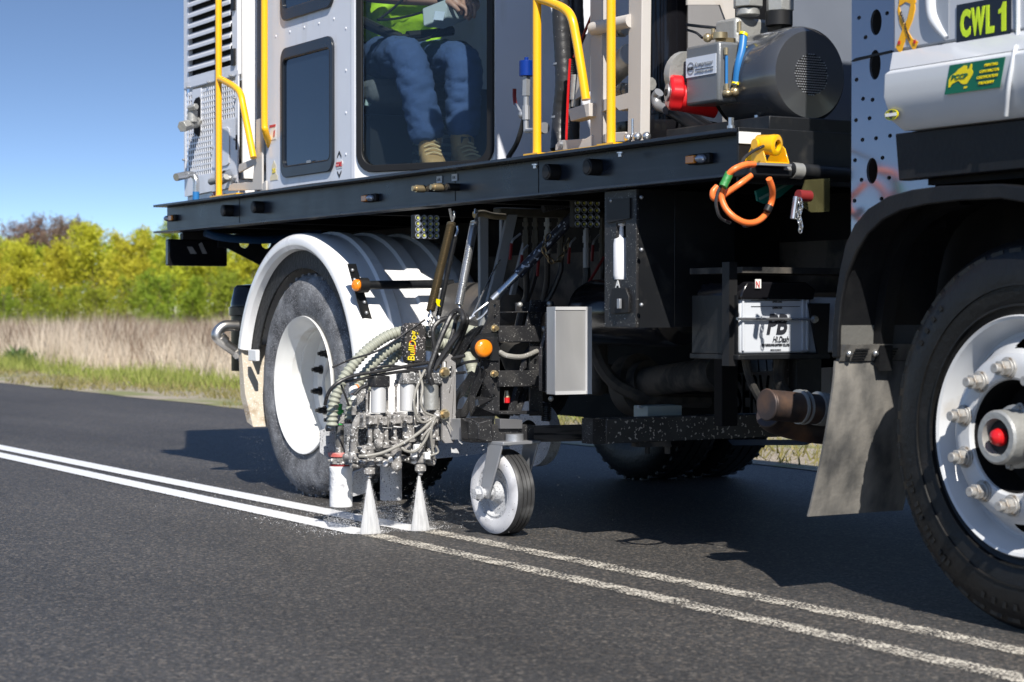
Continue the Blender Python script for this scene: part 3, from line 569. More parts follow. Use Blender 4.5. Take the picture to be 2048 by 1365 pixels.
def rear_wheel(c, ax, outer=True):
    b = tyre(MB(), c, ax, 0.52, 0.305, 0.275); wheel = part('wheel', b, tyrer if outer else tyref, TR)
    lugs(b2 := MB(), c, ax, 0.52, -0.03, -0.075, 44, 0.024, 0.02); lugs(b2, c, ax, 0.52, -0.2, -0.245, 44, 0.024, 0.02); part('tread_lugs', b2, tyrer if outer else tyref, wheel)
    prof = [(-0.27, 0.315), (-0.255, 0.285), (-0.2, 0.275), (-0.06, 0.272), (-0.045, 0.285), (-0.02, 0.300), (0.004, 0.313), (0.008, 0.321), (0.0, 0.323), (-0.012, 0.315)]
    b = MB().lathe(c, ax, prof, 72)
    if outer: b.lathe(c, ax, [(-0.175, 0.273), (-0.19, 0.25), (-0.178, 0.215), (-0.165, 0.20), (-0.165, 0.145), (-0.175, 0.14), (-0.22, 0.14)], 72); b.lathe(c, ax, [(-0.10, 0.272), (-0.102, 0.266), (-0.112, 0.266), (-0.114, 0.272)], 72)
    else: b.lathe(c, ax, [(-0.1, 0.273), (-0.09, 0.20), (-0.09, 0.001)], 48)
    part('rim', b, rimw, wheel)
    return wheel
nearw = rear_wheel(RC, (0, -1, 0))
u, v, w2 = basis((0, -1, 0))
bh = MB().lathe(RC, (0, -1, 0), [(-0.25, 0.11), (-0.175, 0.108), (-0.16, 0.09), (-0.15, 0.085), (-0.14, 0.06), (-0.14, 0.001)], 36); hub = part('axle_hub', bh, capg, nearw)
b = MB(); hexbolt(b, (0, 0, 0), (0, -1, 0), 0.016, 0.035); b.cyl((0, 0, 0), (0, -0.05, 0), 0.009, 10)
nut0 = None
for i in range(10):
    a = 2*PI*(i+0.35)/10; p = RC+Vector((0, 0.165, 0))+u*math.cos(a)*0.1675+v*math.sin(a)*0.1675
    if nut0 is None: nut0 = part('wheel_nut', b, blackp, nearw); base_off = WL[nut0.name]; nut0.location = p+base_off-WL[nearw.name]; WL[nut0.name] = p+base_off
    else: again(nut0, p+base_off, nearw)
rear_wheel(RC+Y_*0.33, (0, -1, 0), False)
rear_wheel(Vector((-8.5, 6.26, 0.52)), (0, 1, 0), False); rear_wheel(Vector((-8.5, 5.93, 0.52)), (0, 1, 0), False)
b = MB().cyl((-8.5, 4.1, 0.52), (-8.5, 6.0, 0.52), 0.075, 20); b.ball((-8.5, 5.05, 0.52), 0.24, 12, (1, 0.9, 1)); part('rear_axle', b, dusty, TR)

# --- white rear mudguard
GC = Vector((-8.5, 0, 0.52)); D = lambda a: math.radians(a)
def arc(b, prof, a0, a1, n=64, c=GC): return b.lathe(c, (0, -1, 0), [(-y, r) for y, r in prof], n, D(a0), D(a1), ref=(1, 0, 0), closeprof=True)
# angles run from the front (+X) over the top; the axis points at the camera side so v = axis x u
tst = Vector((0, -1, 0)).cross(Vector((1, 0, 0)))   # = +Z
prof = [(3.835, 0.628), (3.805, 0.634), (3.788, 0.652), (3.785, 0.675), (3.795, 0.695), (3.815, 0.706), (3.85, 0.709), (3.95, 0.704), (3.965, 0.704), (3.975, 0.717), (4.02, 0.717), (4.03, 0.704), (4.13, 0.702), (4.14, 0.715), (4.20, 0.715), (4.21, 0.702), (4.31, 0.700), (4.32, 0.713), (4.38, 0.713), (4.39, 0.698), (4.46, 0.69), (4.50, 0.66), (4.50, 0.64),
        (4.485, 0.64), (4.45, 0.675), (4.38, 0.69), (3.86, 0.695), (3.82, 0.69), (3.803, 0.672), (3.812, 0.648), (3.835, 0.642)]
guard = part('rear_mudguard', arc(MB(), prof, -20, 166, 72), whitep, TR)
part('brush_skirt', arc(MB(), [(3.84, 0.545), (3.838, 0.64), (3.852, 0.64), (3.852, 0.548)], -16, 168, 96), brushm, guard)
b = MB()
for i in range(260):
    a = D(-16+184*i/259+random.uniform(-.2, .2)); e = X_*math.cos(a)+Z_*math.sin(a); sd = X_*-math.sin(a)+Z_*math.cos(a); r0 = 0.56; r1 = r0-random.uniform(0.008, 0.03); c = GC+Y_*random.uniform(3.838, 3.855)
    b.add([c+e*r0-sd*0.004, c+e*r0+sd*0.004, c+e*r1+sd*random.uniform(-.004, .004)], [(0, 1, 2)])
o = part('brush_bristles', b, brushm, guard); o['kind'] = 'stuff'
# bracket strap with amber side lamp and black arm
b = MB().poly([fx(a, c, -7.87) for a, c in ((694, 528), (711, 528), (744, 641), (724, 641))], X_*0.006); st = part('mudguard_strap', b, blacks, guard, bev=0.001)
b = MB()
for px, py in ((705, 541), (709, 560), (729, 605), (733, 626)): p = fx(px, py, -7.862); b.ball(p, 0.008, 6)
part('strap_bolt', b, alud, st)
p = fx(722, 571, -7.84); q = fx(905, 568, -7.84); b = MB().cyl(p, q, 0.019, 16); part('mudguard_arm', b, blacks, TR)
part('arm_clamp', MB().cyl(p-Y_*0.012, p+Y_*0.03, 0.033, 18), blackp, TR)
p2 = fx(714, 571, -7.84); part('amber_side_lamp', MB().lathe(p2, (0.35, -1, 0), [(-0.01, 0.026), (0.008, 0.026), (0.016, 0.018), (0.019, 0.001)], 24), amber, TR)
# rear guard flap (dirty beige) and bolts
b = MB(); 
for i in range(1): b.poly([(-9.19, 3.80, 0.70), (-9.15, 3.80, 0.70), (-9.10, 3.80, 0.46), (-9.0, 3.80, 0.30), (-9.08, 3.80, 0.32), (-9.165, 3.80, 0.45)], Y_*0.35)
part('rear_flap', b, mat('dirty_beige_flap', (0.50, 0.44, 0.35), 0.8, dirt=((0.25, 0.17, 0.09), 9, 0.5, 0.65), speck=((0.8, 0.8, 0.8), 60, 0.66)), TR, bev=0.003)
part('mudguard_clip', MB().obox(fy(496, 722, 3.79), X_*0.10, Z_*0.055, Y_*0.02), whitep, guard, bev=0.004)
# black filter housing and stainless elbow pipe behind the rear wheel
c = fx(500, 655, -9.6); yc = c.y+0.02
b = MB().lathe((-9.6, yc, 0), (0, 0, 1), [(fx(500, 742, -9.6).z, 0.001), (fx(500, 742, -9.6).z, 0.115), (0.66, 0.115), (0.665, 0.122), (0.68, 0.122), (0.685, 0.117), (0.84, 0.117), (0.845, 0.128), (0.885, 0.128), (0.89, 0.118), (0.90, 0.118), (0.985, 0.10), (1.0, 0.085), (1.005, 0.001)], 40)
flt = part('air_filter_housing', b, blackg, TR); part('filter_inlet', MB().box(-9.66, -9.50, yc-0.055, yc+0.12, 0.93, 0.985), blackg, flt, bev=0.015)
p = [fx(a, c, -9.48) for a, c in ((475, 652), (448, 653), (434, 668), (441, 681), (478, 708))]
b = MB().tube(p, 0.028, 16, 8); b.cyl(fx(440, 676, -9.48), fx(449, 685, -9.48), 0.033, 18); b.cyl(fx(472, 700, -9.48), fx(480, 710, -9.48), 0.034, 18); part('stainless_pipe', b, stain, TR)
b = MB().tube([fx(474, 652, -9.50), fx(492, 654, -9.52), fx(505, 660, -9.55)], 0.026, 12); b.tube([fx(480, 712, -9.5), fx(505, 716, -9.52)], 0.03, 12); part('rubber_elbow', b, hosem, TR)

# --- front wheel, guard and flap
FC = Vector((-3.885, 3.84, 0.53))
fwheel = part('wheel', tyre(MB(), FC, (0, -1, 0), 0.53, 0.31, 0.29, 5), tyref, TR)
b = lugs(MB(), FC, (0, -1, 0), 0.4995, -0.0075, -0.07, 46, 0.045, 0.02); b.lathe(FC, (0, -1, 0), [(0.0, 0.40), (0.0085, 0.402), (0.0085, 0.406), (0.0, 0.408)], 96); b.lathe(FC, (0, -1, 0), [(-0.005, 0.345), (0.0065, 0.347), (0.0065, 0.352), (-0.005, 0.354)], 96)
part('tread_lugs', b, tyref, fwheel)
b = MB(); u, v, w2 = basis((0, -1, 0))
for seg in (195, 215, 250, 100, 130):   # moulded size markings as small raised blocks
    for k in range(9):
        a = D(seg+k*2.6); e = X_*math.cos(a)+Z_*math.sin(a); sd = X_*-math.sin(a)+Z_*math.cos(a)
        if (k*seg) % 4: b.obox(FC+Y_*-0.0035+e*0.452-sd*0.007, sd*0.012, e*(0.016 if k % 2 else 0.022), Y_*-0.0022)
part('sidewall_marking', b, tyref, fwheel)
rp = [(-0.10, 0.29), (-0.045, 0.286), (-0.02, 0.298), (0.006, 0.312), (0.010, 0.320), (0.004, 0.324), (-0.012, 0.318)]
oval = []
disc = [(-0.045, 0.286), (-0.055, 0.282), (-0.05, 0.272), (-0.03, 0.255), (0.006, 0.236), (0.028, 0.222), (0.037, 0.208), (0.039, 0.19), (0.039, 0.158), (0.034, 0.152), (0.026, 0.151)]
b = MB().lathe(FC, (0, -1, 0), rp, 96)
# disc with ten oval hand holes: gaps left between sectors of the conical band
def dr(d, r, a): return FC+Vector((r*math.cos(a), -d, r*math.sin(a)))
ns = 240; band = (3, 4)
vs = []; fs = []
def band_pt(t, a):   # cone between r .268 and r .228
    r = 0.272+(0.222-0.272)*t; d = -0.05+(0.028+0.05)*t; return dr(d, r, a)
b.lathe(FC, (0, -1, 0), disc[:3], 96); b.lathe(FC, (0, -1, 0), disc[5:], 96)
K = 8
for h in range(10):
    ac = 2*PI*(h+0.5)/10
    for s in range(24):   # 24 angular slices per 36 degrees
        a0 = ac+D(36)*(s/24-0.5); a1 = ac+D(36)*((s+1)/24-0.5)
        for k in range(K):
            t0 = k/K; t1 = (k+1)/K; ok = True
            am = (a0+a1)/2-ac; tm = (t0+t1)/2
            if (am/D(6.2))**2+((tm-0.47)/0.30)**2 < 1: ok = False
            if ok: b.add([band_pt(t0, a0), band_pt(t0, a1), band_pt(t1, a1), band_pt(t1, a0)], [(0, 1, 2, 3)])
rim = part('rim', b, rimf, fwheel, sharp=30)
part('rim_shadow_drum', MB().lathe(FC, (0, -1, 0), [(-0.10, 0.20), (-0.10, 0.285), (-0.24, 0.285)], 40), dark, fwheel)
b = MB().lathe(FC, (0, -1, 0), [(0.024, 0.150), (-0.04, 0.149), (-0.075, 0.145), (-0.075, 0.10), (-0.02, 0.07)], 48); part('hub_recess', b, dark, fwheel)
b = MB().lathe(FC, (0, -1, 0), [(-0.05, 0.085), (0.022, 0.085), (0.026, 0.074), (0.088, 0.072), (0.094, 0.066), (0.094, 0.050), (0.084, 0.048), (0.07, 0.047), (0.07, 0.001)], 48)
hb = part('hub_cap', b, capg, fwheel)
part('hub_oil_window', MB().lathe(FC, (0, -1, 0), [(0.0705, 0.046), (0.074, 0.044), (0.074, 0.001)], 32), blackp, hb)
part('red_plug', MB().lathe(FC, (0, -1, 0), [(0.072, 0.024), (0.085, 0.024), (0.098, 0.019), (0.104, 0.010), (0.106, 0.001)], 28), red, hb)
hb0 = None
for i in range(6):
    a = 2*PI*(i+0.3)/6; p = dr(0.020, 0.080, a)
    if hb0 is None: hb0 = part('hub_bolt', hexbolt(MB(), (0, 0, 0), (0, -1, 0), 0.009, 0.014), nutm, hb); ho_ = Vector(WL[hb0.name]); hb0.location = p+ho_-WL[hb.name]
    else: again(hb0, p+ho_, hb)
nut0 = None
for i in range(10):
    a = 2*PI*i/10+0.36; p = dr(0.039, 0.182, a)
    if nut0 is None:
        b = MB(); b.cyl((0, 0, 0), (0, -0.006, 0), 0.030, 20).cyl((0, -0.006, 0), (0, -0.012, 0), 0.026, 20).cyl((0, -0.010, 0), (0, -0.036, 0), 0.0215, 6).cyl((0, -0.036, 0), (0, -0.054, 0), 0.0135, 14)
        nut0 = part('wheel_nut', b, nutm, fwheel, bev=0.0015); off = Vector(WL[nut0.name])
        nut0.location = p+off-WL[fwheel.name]
    else: again(nut0, p+off, fwheel)
far = part('wheel', tyre(MB(), (-3.885, 6.26, 0.53), (0, 1, 0), 0.53, 0.31, 0.29, 5), tyref, TR)
part('front_axle', MB().cyl((-3.885, 4.1, 0.5), (-3.885, 6.0, 0.5), 0.06, 14), dusty, TR)
GF = Vector((-3.885, 0, 0.53))
gpath = [(p.x, p.z) for p in quadY(((1663, 716), (1664, 660), (1670, 600), (1678, 545), (1690, 490), (1708, 450), (1735, 418), (1775, 393), (1822, 380), (1880, 372), (2000, 368), (2120, 385), (2230, 440)), 3.785)]
gin = [(p.x, p.z) for p in quadY(((1675, 716), (1676, 660), (1682, 600), (1693, 548), (1712, 503), (1735, 468), (1765, 440), (1802, 421), (1850, 410), (1915, 402), (2000, 398), (2100, 414), (2190, 460)), 3.785)]
b = MB().poly([(x, 3.80, z) for x, z in gpath]+[(x+0.014, 3.80, z-0.012) for x, z in reversed(gpath)], Y_*0.36); fgrd = part('front_mudguard', b, guardm, TR, sharp=30)
part('guard_lip', MB().poly([(x, 3.785, z) for x, z in gpath]+[(x, 3.785, z) for x, z in reversed(gin)], Y_*0.014), guardm, fgrd, bev=0.004)
part('guard_fold', MB().poly([(x+0.016, 3.93, z-0.014) for x, z in gpath[:9]]+[(x+0.045, 3.93, z-0.04) for x, z in reversed(gpath[:9])], Y_*0.05), guardm, fgrd)
part('dusty_guard_foot', MB().poly([(-4.600, 3.802, 0.714), (-4.585, 3.802, 0.93), (-4.578, 3.802, 0.93), (-4.592, 3.802, 0.714)], Y_*0.35), mat('dusty_guard_plastic', (0.11, 0.108, 0.10), 0.8, bump=0.2), fgrd)
part('wheel_arch_liner', MB().poly([(-4.60, 4.18, 0.75), (-4.60, 4.18, 1.2), (-3.2, 4.18, 1.2), (-3.2, 4.18, 0.9), (-3.9, 4.18, 1.1), (-4.45, 4.18, 0.9)], Y_*0.01), dark, fgrd)
b = MB(); p = [(-4.575, 0.78), (-4.555, 0.78), (-4.585, 0.70), (-4.61, 0.70)]
b.poly([(x, 3.80, z) for x, z in p], Y_*0.34)
clampb = part('flap_clamp_strip', MB().poly([(x, 3.80, z) for x, z in [(-4.58, 0.765), (-4.556, 0.765), (-4.585, 0.715), (-4.605, 0.715)]], Y_*0.34), flapm, fgrd)
b = MB()
for k in range(3):
    for j in range(5): x = -4.562-0.006*j; b.box(x, x+0.004, 3.84+0.11*k-0.0, 3.89+0.11*k, 0.752-0.008*j-0.004, 0.752-0.008*j)
part('clamp_slots', b, blackp, clampb)
for yy in (3.82, 3.92): part('clamp_bolt', MB().ball((-4.566, yy, 0.738), 0.010, 6), zinc, clampb)
NF = 12; vs = []
b = MB()
def fl(t): return (-4.600-0.10*t**1.5, 0.716-0.468*t)
for side in (0, 1):
    for i in range(NF+1): x, z = fl(i/NF); w0 = 0.0+0.012*math.sin(i*0.7); vs += [(x+side*0.008, 3.79-0.02*(i/NF), z), (x+side*0.008+0.01*math.sin(i*0.5), 3.95, z), (x+side*0.008, 4.14, z)]
n3 = 3*(NF+1); fs = []
for i in range(NF):
    for k in range(2): a = 3*i+k; fs += [(a, a+1, a+4, a+3), (n3+a, n3+a+3, n3+a+4, n3+a+1)]
    fs += [(3*i, 3*i+3, n3+3*i+3, n3+3*i), (3*i+2, n3+3*i+2, n3+3*i+5, 3*i+5)]
fs += [(3*NF, 3*NF+1, n3+3*NF+1, n3+3*NF), (3*NF+1, 3*NF+2, n3+3*NF+2, n3+3*NF+1)]
b.add(vs, fs); part('mud_flap', b, flapm, TR)

# --- truck cab at the right
YC = 3.83; XR = fy(1785, 100, YC).x
def zy(px, py, Y): return fy(px, py, Y).z
zl = zy(1785, 106, YC); zs = zy(1770, 142, 3.765)
cp = [(YC, 2.95), (YC, zl), (3.765, zs), (3.755, zs-0.012), (3.755, zy(1765, 200, 3.755)), (3.765, zy(1770, 243, 3.765)), (3.80, zy(1775, 266, 3.80)), (6.25, 1.42), (6.25, 2.95)]
XS_ = fy(1768, 180, 3.755).x
# upper side wall of the cab
b = MB().poly([(XR, YC, 2.95), (XR, YC, zl), (-2.45, YC, zl), (-2.3, YC, 1.9), (-2.55, YC, 2.75), (-2.8, YC, 2.95)], Y_*(6.25-YC)); cab = part('truck_cab', b, cabgrey, TR, bev=0.01)
XS = XS_
b = MB().add([(XR+0.002, YC-0.001, zl), (XS_+0.012, 3.765, zs), (XR+0.002, YC+0.05, zs), (XR+1.7, YC-0.001, zl), (XR+1.7, 3.765, zs), (XR+1.7, YC+0.05, zs)], [(0, 1, 2), (3, 5, 4), (0, 3, 4, 1), (1, 4, 5, 2), (2, 5, 3, 0)]); part('cab_ledge', b, cabgrey, cab)
z1 = zy(1765, 195, 3.75); z2 = zy(1770, 243, 3.77); z3 = zy(1777, 266, 3.81)
b = MB().poly([(XS+0.012, 3.764, zs-0.002), (XS+0.004, 3.752, zs-0.012), (XS, 3.752, z1), (XS+0.006, 3.775, z2), (XS+0.02, 3.81, z3), (XS+0.03, 3.86, z3), (XS+0.03, 3.86, zs-0.002)], X_*1.55)
sk = part('cab_side_skirt', b, cabwhite, cab, bev=0.004)
b = MB().poly([fy(1790, 268, 3.83), fy(1797, 362, 3.83), Vector((-3.0, 3.83, zy(1797, 362, 3.83)+0.01)), Vector((-3.0, 3.83, z3-0.002)), (XS+0.03, 3.83, z3-0.002)], Y_*0.04); part('black_valance', b, guardm, cab, bev=0.004)
b = MB().box(XS+0.05, -2.5, 3.875, 6.2, 1.22, z3-0.005); part('cab_floor', b, dark, cab)
# door seam and trim
p = fy(2010, 240, 3.75)
b = MB().tube([fy(2036, -40, YC-0.004), fy(2036, 60, YC-0.004), fy(2034, 92, 3.80), fy(2030, 100, 3.76), fy(2018, 170, 3.748), fy(2012, 232, 3.765)], 0.006, 8); part('skirt_seam_trim', b, cabwhite, cab)
b = MB().tube([fy(1862, -60, YC-0.002), fy(1862, 0, YC-0.002), fy(1866, 32, YC-0.002), fy(1878, 56, YC-0.002), fy(1893, 76, YC-0.002)], lambda L, t: 0.017*(1-0.55*max(0, t-0.6)/0.4), 14); part('moulded_edge', b, cabwhite, cab)  # paler paint gives the moulding its highlight
b = MB().poly([fy(a, c, YC-0.001) for a, c in ((1873, -60), (1898, -60), (1898, 74), (1888, 60), (1876, 30))], Y_*-0.002); part('recess_shade_patch', b, mat('recess_shade_blue_grey', (0.30, 0.33, 0.38), 0.35), cab)  # flat darker patch paints in the shade of a recess
# CWL 1 plate
pl = [fy(1914, 11, YC), fy(2023, -14, YC), fy(2023, 70, YC), fy(1914, 90, YC)]
A = fy(1915, 89, YC); Bx = fy(2023, 70, YC).x-A.x; Hh = fy(1915, 11, YC).z-A.z
cp_ = part('fleet_number_plate', MB().obox(A+Vector((0, -0.004, 0)), X_*Bx, Z_*Hh, Y_*0.0035), mat('black_sign_face', (0.008, 0.012, 0.022), 0.35), cab)
def lt(s, x, w_, z=0.13, h=0.72): text('fleet_number_letter', s, A+Vector((Bx*x, -0.0045, Hh*z)), X_, Z_, Bx*w_, Hh*h, hivis, cp_, bold=0.05)
lt('C', 0.08, 0.19); lt('W', 0.28, 0.26); lt('L', 0.56, 0.15)
part('fleet_number_digit', MB().poly([A+Vector((Bx*(0.79+a), -0.0045, Hh*c)) for a, c in ((0.055, 0.13), (0.135, 0.13), (0.135, 0.86), (0.085, 0.86), (0.045, 0.72), (0.0, 0.68), (0.0, 0.58), (0.055, 0.60))], Y_*-0.0015), hivis, cp_)
# green certification sticker
A = fy(1890, 190, 3.752); U = X_; sw = fy(2000, 172, 3.752).x-A.x; sh = fy(1902, 131, 3.752).z-A.z; slant = 0.020
stk = part('green_sticker', MB().poly([A, A+X_*sw, A+X_*(sw+slant)+Z_*sh, A+X_*slant+Z_*sh], Y_*-0.002), stgreen, sk)
aus = [(0.10, 0.22), (0.16, 0.24), (0.20, 0.33), (0.30, 0.38), (0.40, 0.42), (0.46, 0.36), (0.52, 0.30), (0.60, 0.27), (0.70, 0.27), (0.78, 0.42), (0.84, 0.58), (0.84, 0.66), (0.78, 0.74), (0.77, 0.92), (0.72, 0.94), (0.68, 0.78), (0.62, 0.76), (0.60, 0.90), (0.50, 0.92), (0.42, 0.86), (0.34, 0.82), (0.26, 0.72), (0.12, 0.62), (0.07, 0.48)]
def sp_(a, c): return A+X_*(sw*0.56*a+slant*c)+Z_*(sh*c)+Y_*-0.0025
mp_ = part('country_map_print', MB().poly([sp_(a, c) for a, c in aus], Y_*-0.0008), styel, stk)
part('island_print', MB().poly([sp_(0.62, 0.12), sp_(0.72, 0.12), sp_(0.74, 0.19), sp_(0.62, 0.19)], Y_*-0.0008), styel, stk)
text('sticker_lettering', 'PCCP', sp_(0.16, 0.47)+Y_*-0.001, X_, Z_, sw*0.56*0.55, sh*0.17, stgreen, stk, bold=0.03, shear=0.2)
for i, (s, x, w_) in enumerate((('PAINTING', 0.66, 0.24), ('CONTRACTOR', 0.60, 0.34), ('CERTIFICATION', 0.57, 0.37), ('PROGRAM', 0.62, 0.27))):
    text('sticker_lettering', s, A+Vector((sw*x+slant*(0.8-0.22*i), -0.003, sh*(0.76-0.195*i))), X_, Z_, sw*w_, sh*0.10, styel, stk, bold=0.035, shear=0.2)
# round yellow badge
c = fy(1784, 230, 3.7615); bd = part('oval_badge', MB().poly([c+X_*math.cos(t)*0.028+Z_*math.sin(t)*0.0155 for t in [2*PI*k/24 for k in range(24)]], Y_*-0.003), styel, sk)
part('badge_ring', MB().lathe((0, 0, 0), (0, -1, 0), [(0, 0.021), (0.001, 0.021), (0.001, 0.024), (0, 0.024)], 24), stgreen, bd); bd.children[0].location = (0, -0.002, 0); bd.children[0].scale = (1, 1, 0.55)
part('badge_band', MB().obox(c+Vector((-0.023, -0.004, -0.0045)), X_*0.046, Z_*0.009, Y_*-0.001), labelw, bd)
for s in (1, -1): part('badge_spike', MB().poly([c+Vector((a, -0.0035, s*z)) for a, z in ((-0.010, 0.005), (0.010, 0.005), (0.0, 0.013))], Y_*-0.0008), inkd, bd)
# awareness ribbon
def rb(pts, nm, m, off=0.002): return part(nm, MB().poly([fy(a, c, YC) for a, c in pts], Y_*-off), m, rib) if nm != 'ribbon_decal' else part(nm, MB().poly([fy(a, c, YC) for a, c in pts], Y_*-off), m, cab)
rib = rb([(1803, -14), (1799, 12), (1803, 36), (1812, 56), (1825, 78), (1837, 84), (1829, 104), (1811, 72), (1800, 46), (1796, 20)], 'ribbon_decal', ribbonm)
rb([(1829, -14), (1831, 18), (1826, 40), (1817, 62), (1802, 109), (1793, 95), (1806, 60), (1816, 38), (1822, 12), (1823, -8)], 'ribbon_tail', ribbonm, 0.003)
rb([(1800, -12), (1832, -16), (1832, 6), (1822, 8), (1812, 4), (1804, 10), (1799, 12)], 'ribbon_loop', ribbonm, 0.0025)
p = fy(1802, 26, YC); text('ribbon_lettering', 'Suicide Prevention', p+Y_*-0.0045, Vector((0.42, 0, -0.9)), Vector((0.9, 0, 0.42)), 0.095, 0.009, inkd, rib, bold=0.02)
for a, c in ((1798, 90), (1829, 88)): p = fy(a, c, YC); part('ribbon_mark', MB().obox(p+Y_*-0.005, X_*0.010, Z_*0.010, Y_*0.001), redink, rib)
# windscreen, windows and lights of the cab front, out of the frame to the right
part('windscreen', MB().poly([(-2.30, 3.95, 1.95), (-2.30, 6.13, 1.95), (-2.50, 6.13, 2.70), (-2.50, 3.95, 2.70)], X_*0.03), navyf, cab)
part('door_window', MB().poly([(-3.75, YC, 1.95), (-2.6, YC, 1.95), (-2.7, YC, 2.65), (-3.75, YC, 2.65)], Y_*-0.012), navyf, cab)
part('front_bumper', MB().box(-2.5, -2.25, 3.85, 6.25, 0.45, 1.35), cabgrey, cab, bev=0.03)
for yy in (4.05, 5.85): part('headlight', MB().box(-2.26, -2.23, yy-0.13, yy+0.13, 0.7, 0.9), clearl, cab, bev=0.01)
# --- perforated shiny plate between deck and cab
YP = 3.985; xa = fy(1703, 200, YP).x; xb = fy(1815, 200, YP).x; zb = zy(1703, 468, YP)
ho = []
for cx, cy, rx, ry in [(1745, -14, 0, 0)][:0]+[(1752, 45, 9, 26), (1750, 130, 9, 30), (1744, 342, 9, 26)]:
    c = fy(cx, cy, YP); s = mpx(c); ho.append([c+X_*math.cos(t)*rx*s*1.9+Z_*math.sin(t)*ry*s for t in [2*PI*k/18 for k in range(18)]])
for cx, cy in ((1718, 36), (1731, 75), (1774, 27), (1713, 160), (1726, 198), (1745, 200), (1712, 241), (1739, 237), (1725, 280), (1752, 277), (1710, 321), (1765, 316), (1723, 360), (1778, 356), (1709, 402), (1763, 398), (1780, 272)):
    c = fy(cx, cy, YP); s = mpx(c)*4.3; ho.append([c+X_*math.cos(t)*s*1.4+Z_*math.sin(t)*s for t in [2*PI*k/12 for k in range(12)]])
zt = zy(1740, -160, YP); outer = [(xa, YP, zt), (xa, YP, zb), (xa+0.28, YP, zb), (xb+0.12, YP, zb+0.12), (xb+0.12, YP, zt)]
pp = part('perforated_plate', MB().poly(outer, Y_*0.008, ho), galv, TR, sharp=0)
part('plate_backing', MB().box(xa+0.01, xb+0.1, YP+0.06, YP+0.07, zb+0.01, zt), dark, TR)
p = fy(1703, 123, YP); part('plate_joint', MB().poly([fy(1703, 124, YP-0.002), fy(1784, 105, YP-0.002), fy(1784, 101, YP-0.002), fy(1712, 117, YP-0.002)], Y_*-0.004), blackp, pp)

# --- operator cabin on the deck
YS = 3.86; ZD = ZT+0.001; CT = 3.45
CA = fy(532, 380, YS); CBp = fy(711, 356, YS); ang = math.radians(26.7); cd = Vector((math.cos(ang), math.sin(ang), 0)); cn = Vector((math.sin(ang), -math.cos(ang), 0))
CC = fv(991, 320, CBp, ang); CC.z = 0
xl = CA.x; xm = CBp.x; xr = CC.x; yr = CC.y
def vwall(b, P, U, w_, z0, z1, N, holes):   # wall slab with openings, holes are lists of (along, z)
    P = Vector((P[0], P[1], 0)); return b.poly([P+Z_*z0, P+U*w_+Z_*z0, P+U*w_+Z_*z1, P+Z_*z1], N, [[P+U*a+Z_*z for a, z in h] for h in holes])
def win_on(pl, pts, r): # rounded window outline given by pixel corners (x0,y0,x1,y1) on a plane function
    pass
# side wall
wl = fy(566, 200, YS).x; wr = fy(669, 200, YS).x; zlo = zy(600, 350, YS); zhi = zy(600, 92, YS)
wc = ((wl+wr)/2, (zlo+zhi)/2); WW = wr-wl; WH = zhi-zlo
Ps = Vector((xl, YS, 0))
def sidehole(z, h, g=0.0): return [(a-xl, c) for a, c in rrect(WW+2*g, h+2*g, 0.055+g, 5, wc[0], z)]
zu = zy(600, 32, YS)+0.5*0.45
walls = vwall(MB(), Ps, X_, xm-xl, ZD, CT, Y_*0.02, [sidehole(wc[1], WH), sidehole(zu, 0.45)])
cabin = part('operator_cabin', walls, lilac, TR, bev=0.003)
# chamfer wall with the large window
wa = (fv(722, 200, CBp, ang)-Vector((xm, YS, 0))).dot(cd); wb = (fv(983, 200, CBp, ang)-Vector((xm, YS, 0))).dot(cd)
Lc = (CC-Vector((xm, YS, 0))).dot(cd); zb0 = fv(850, 333, CBp, ang).z
Pc = Vector((xm, YS, 0))
big = [(a, c) for a, c in rrect(wb-wa, 1.70, 0.075, 6, (wa+wb)/2, zb0+0.85)]
b = vwall(MB(), Pc, cd, Lc, ZD, CT, -cn*0.02, [big]); part('slanted_wall', b, whitep, cabin, bev=0.002)
b = MB().poly([(xr, yr, ZD), (xr, 6.2, ZD), (xr, 6.2, CT), (xr, yr, CT)], X_*-0.02); part('front_wall', b, lilac, cabin)
b = MB().poly([(xl, YS+0.02, ZD), (xl, 6.2, ZD), (xl, 6.2, CT), (xl, YS+0.02, CT)], X_*0.02); part('rear_wall', b, lilac, cabin)
part('cabin_roof', MB().poly([(xl-0.05, YS-0.05, CT), (xm, YS-0.05, CT), (xr+0.05, yr-0.02, CT), (xr+0.05, 6.25, CT), (xl-0.05, 6.25, CT)], Z_*0.06), whitep, cabin, bev=0.01)
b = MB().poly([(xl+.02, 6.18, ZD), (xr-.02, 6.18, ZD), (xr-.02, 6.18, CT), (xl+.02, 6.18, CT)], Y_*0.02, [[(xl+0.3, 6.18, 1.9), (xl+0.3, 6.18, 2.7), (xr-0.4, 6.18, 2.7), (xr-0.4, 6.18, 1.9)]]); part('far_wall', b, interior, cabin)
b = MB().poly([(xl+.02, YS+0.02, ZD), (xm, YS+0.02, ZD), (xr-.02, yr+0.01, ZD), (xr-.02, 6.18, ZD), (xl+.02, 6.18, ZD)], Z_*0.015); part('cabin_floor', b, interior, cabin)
part('corner_bead', MB().poly([Pc+Z_*ZD+cn*0.0-cd*0.0, Pc+Z_*CT, Pc+Z_*CT+X_*-0.028+Y_*-0.003, Pc+Z_*ZD+X_*-0.028+Y_*-0.003], Y_*-0.004), lilac, cabin)
part('cabin_base_seal', MB().tube([Vector((xl, YS-0.004, ZD+0.004)), Vector(((xl+xm)/2, YS-0.006, ZD+0.007)), Vector((xm, YS-0.005, ZD+0.004))], 0.006, 6), blackp, cabin)
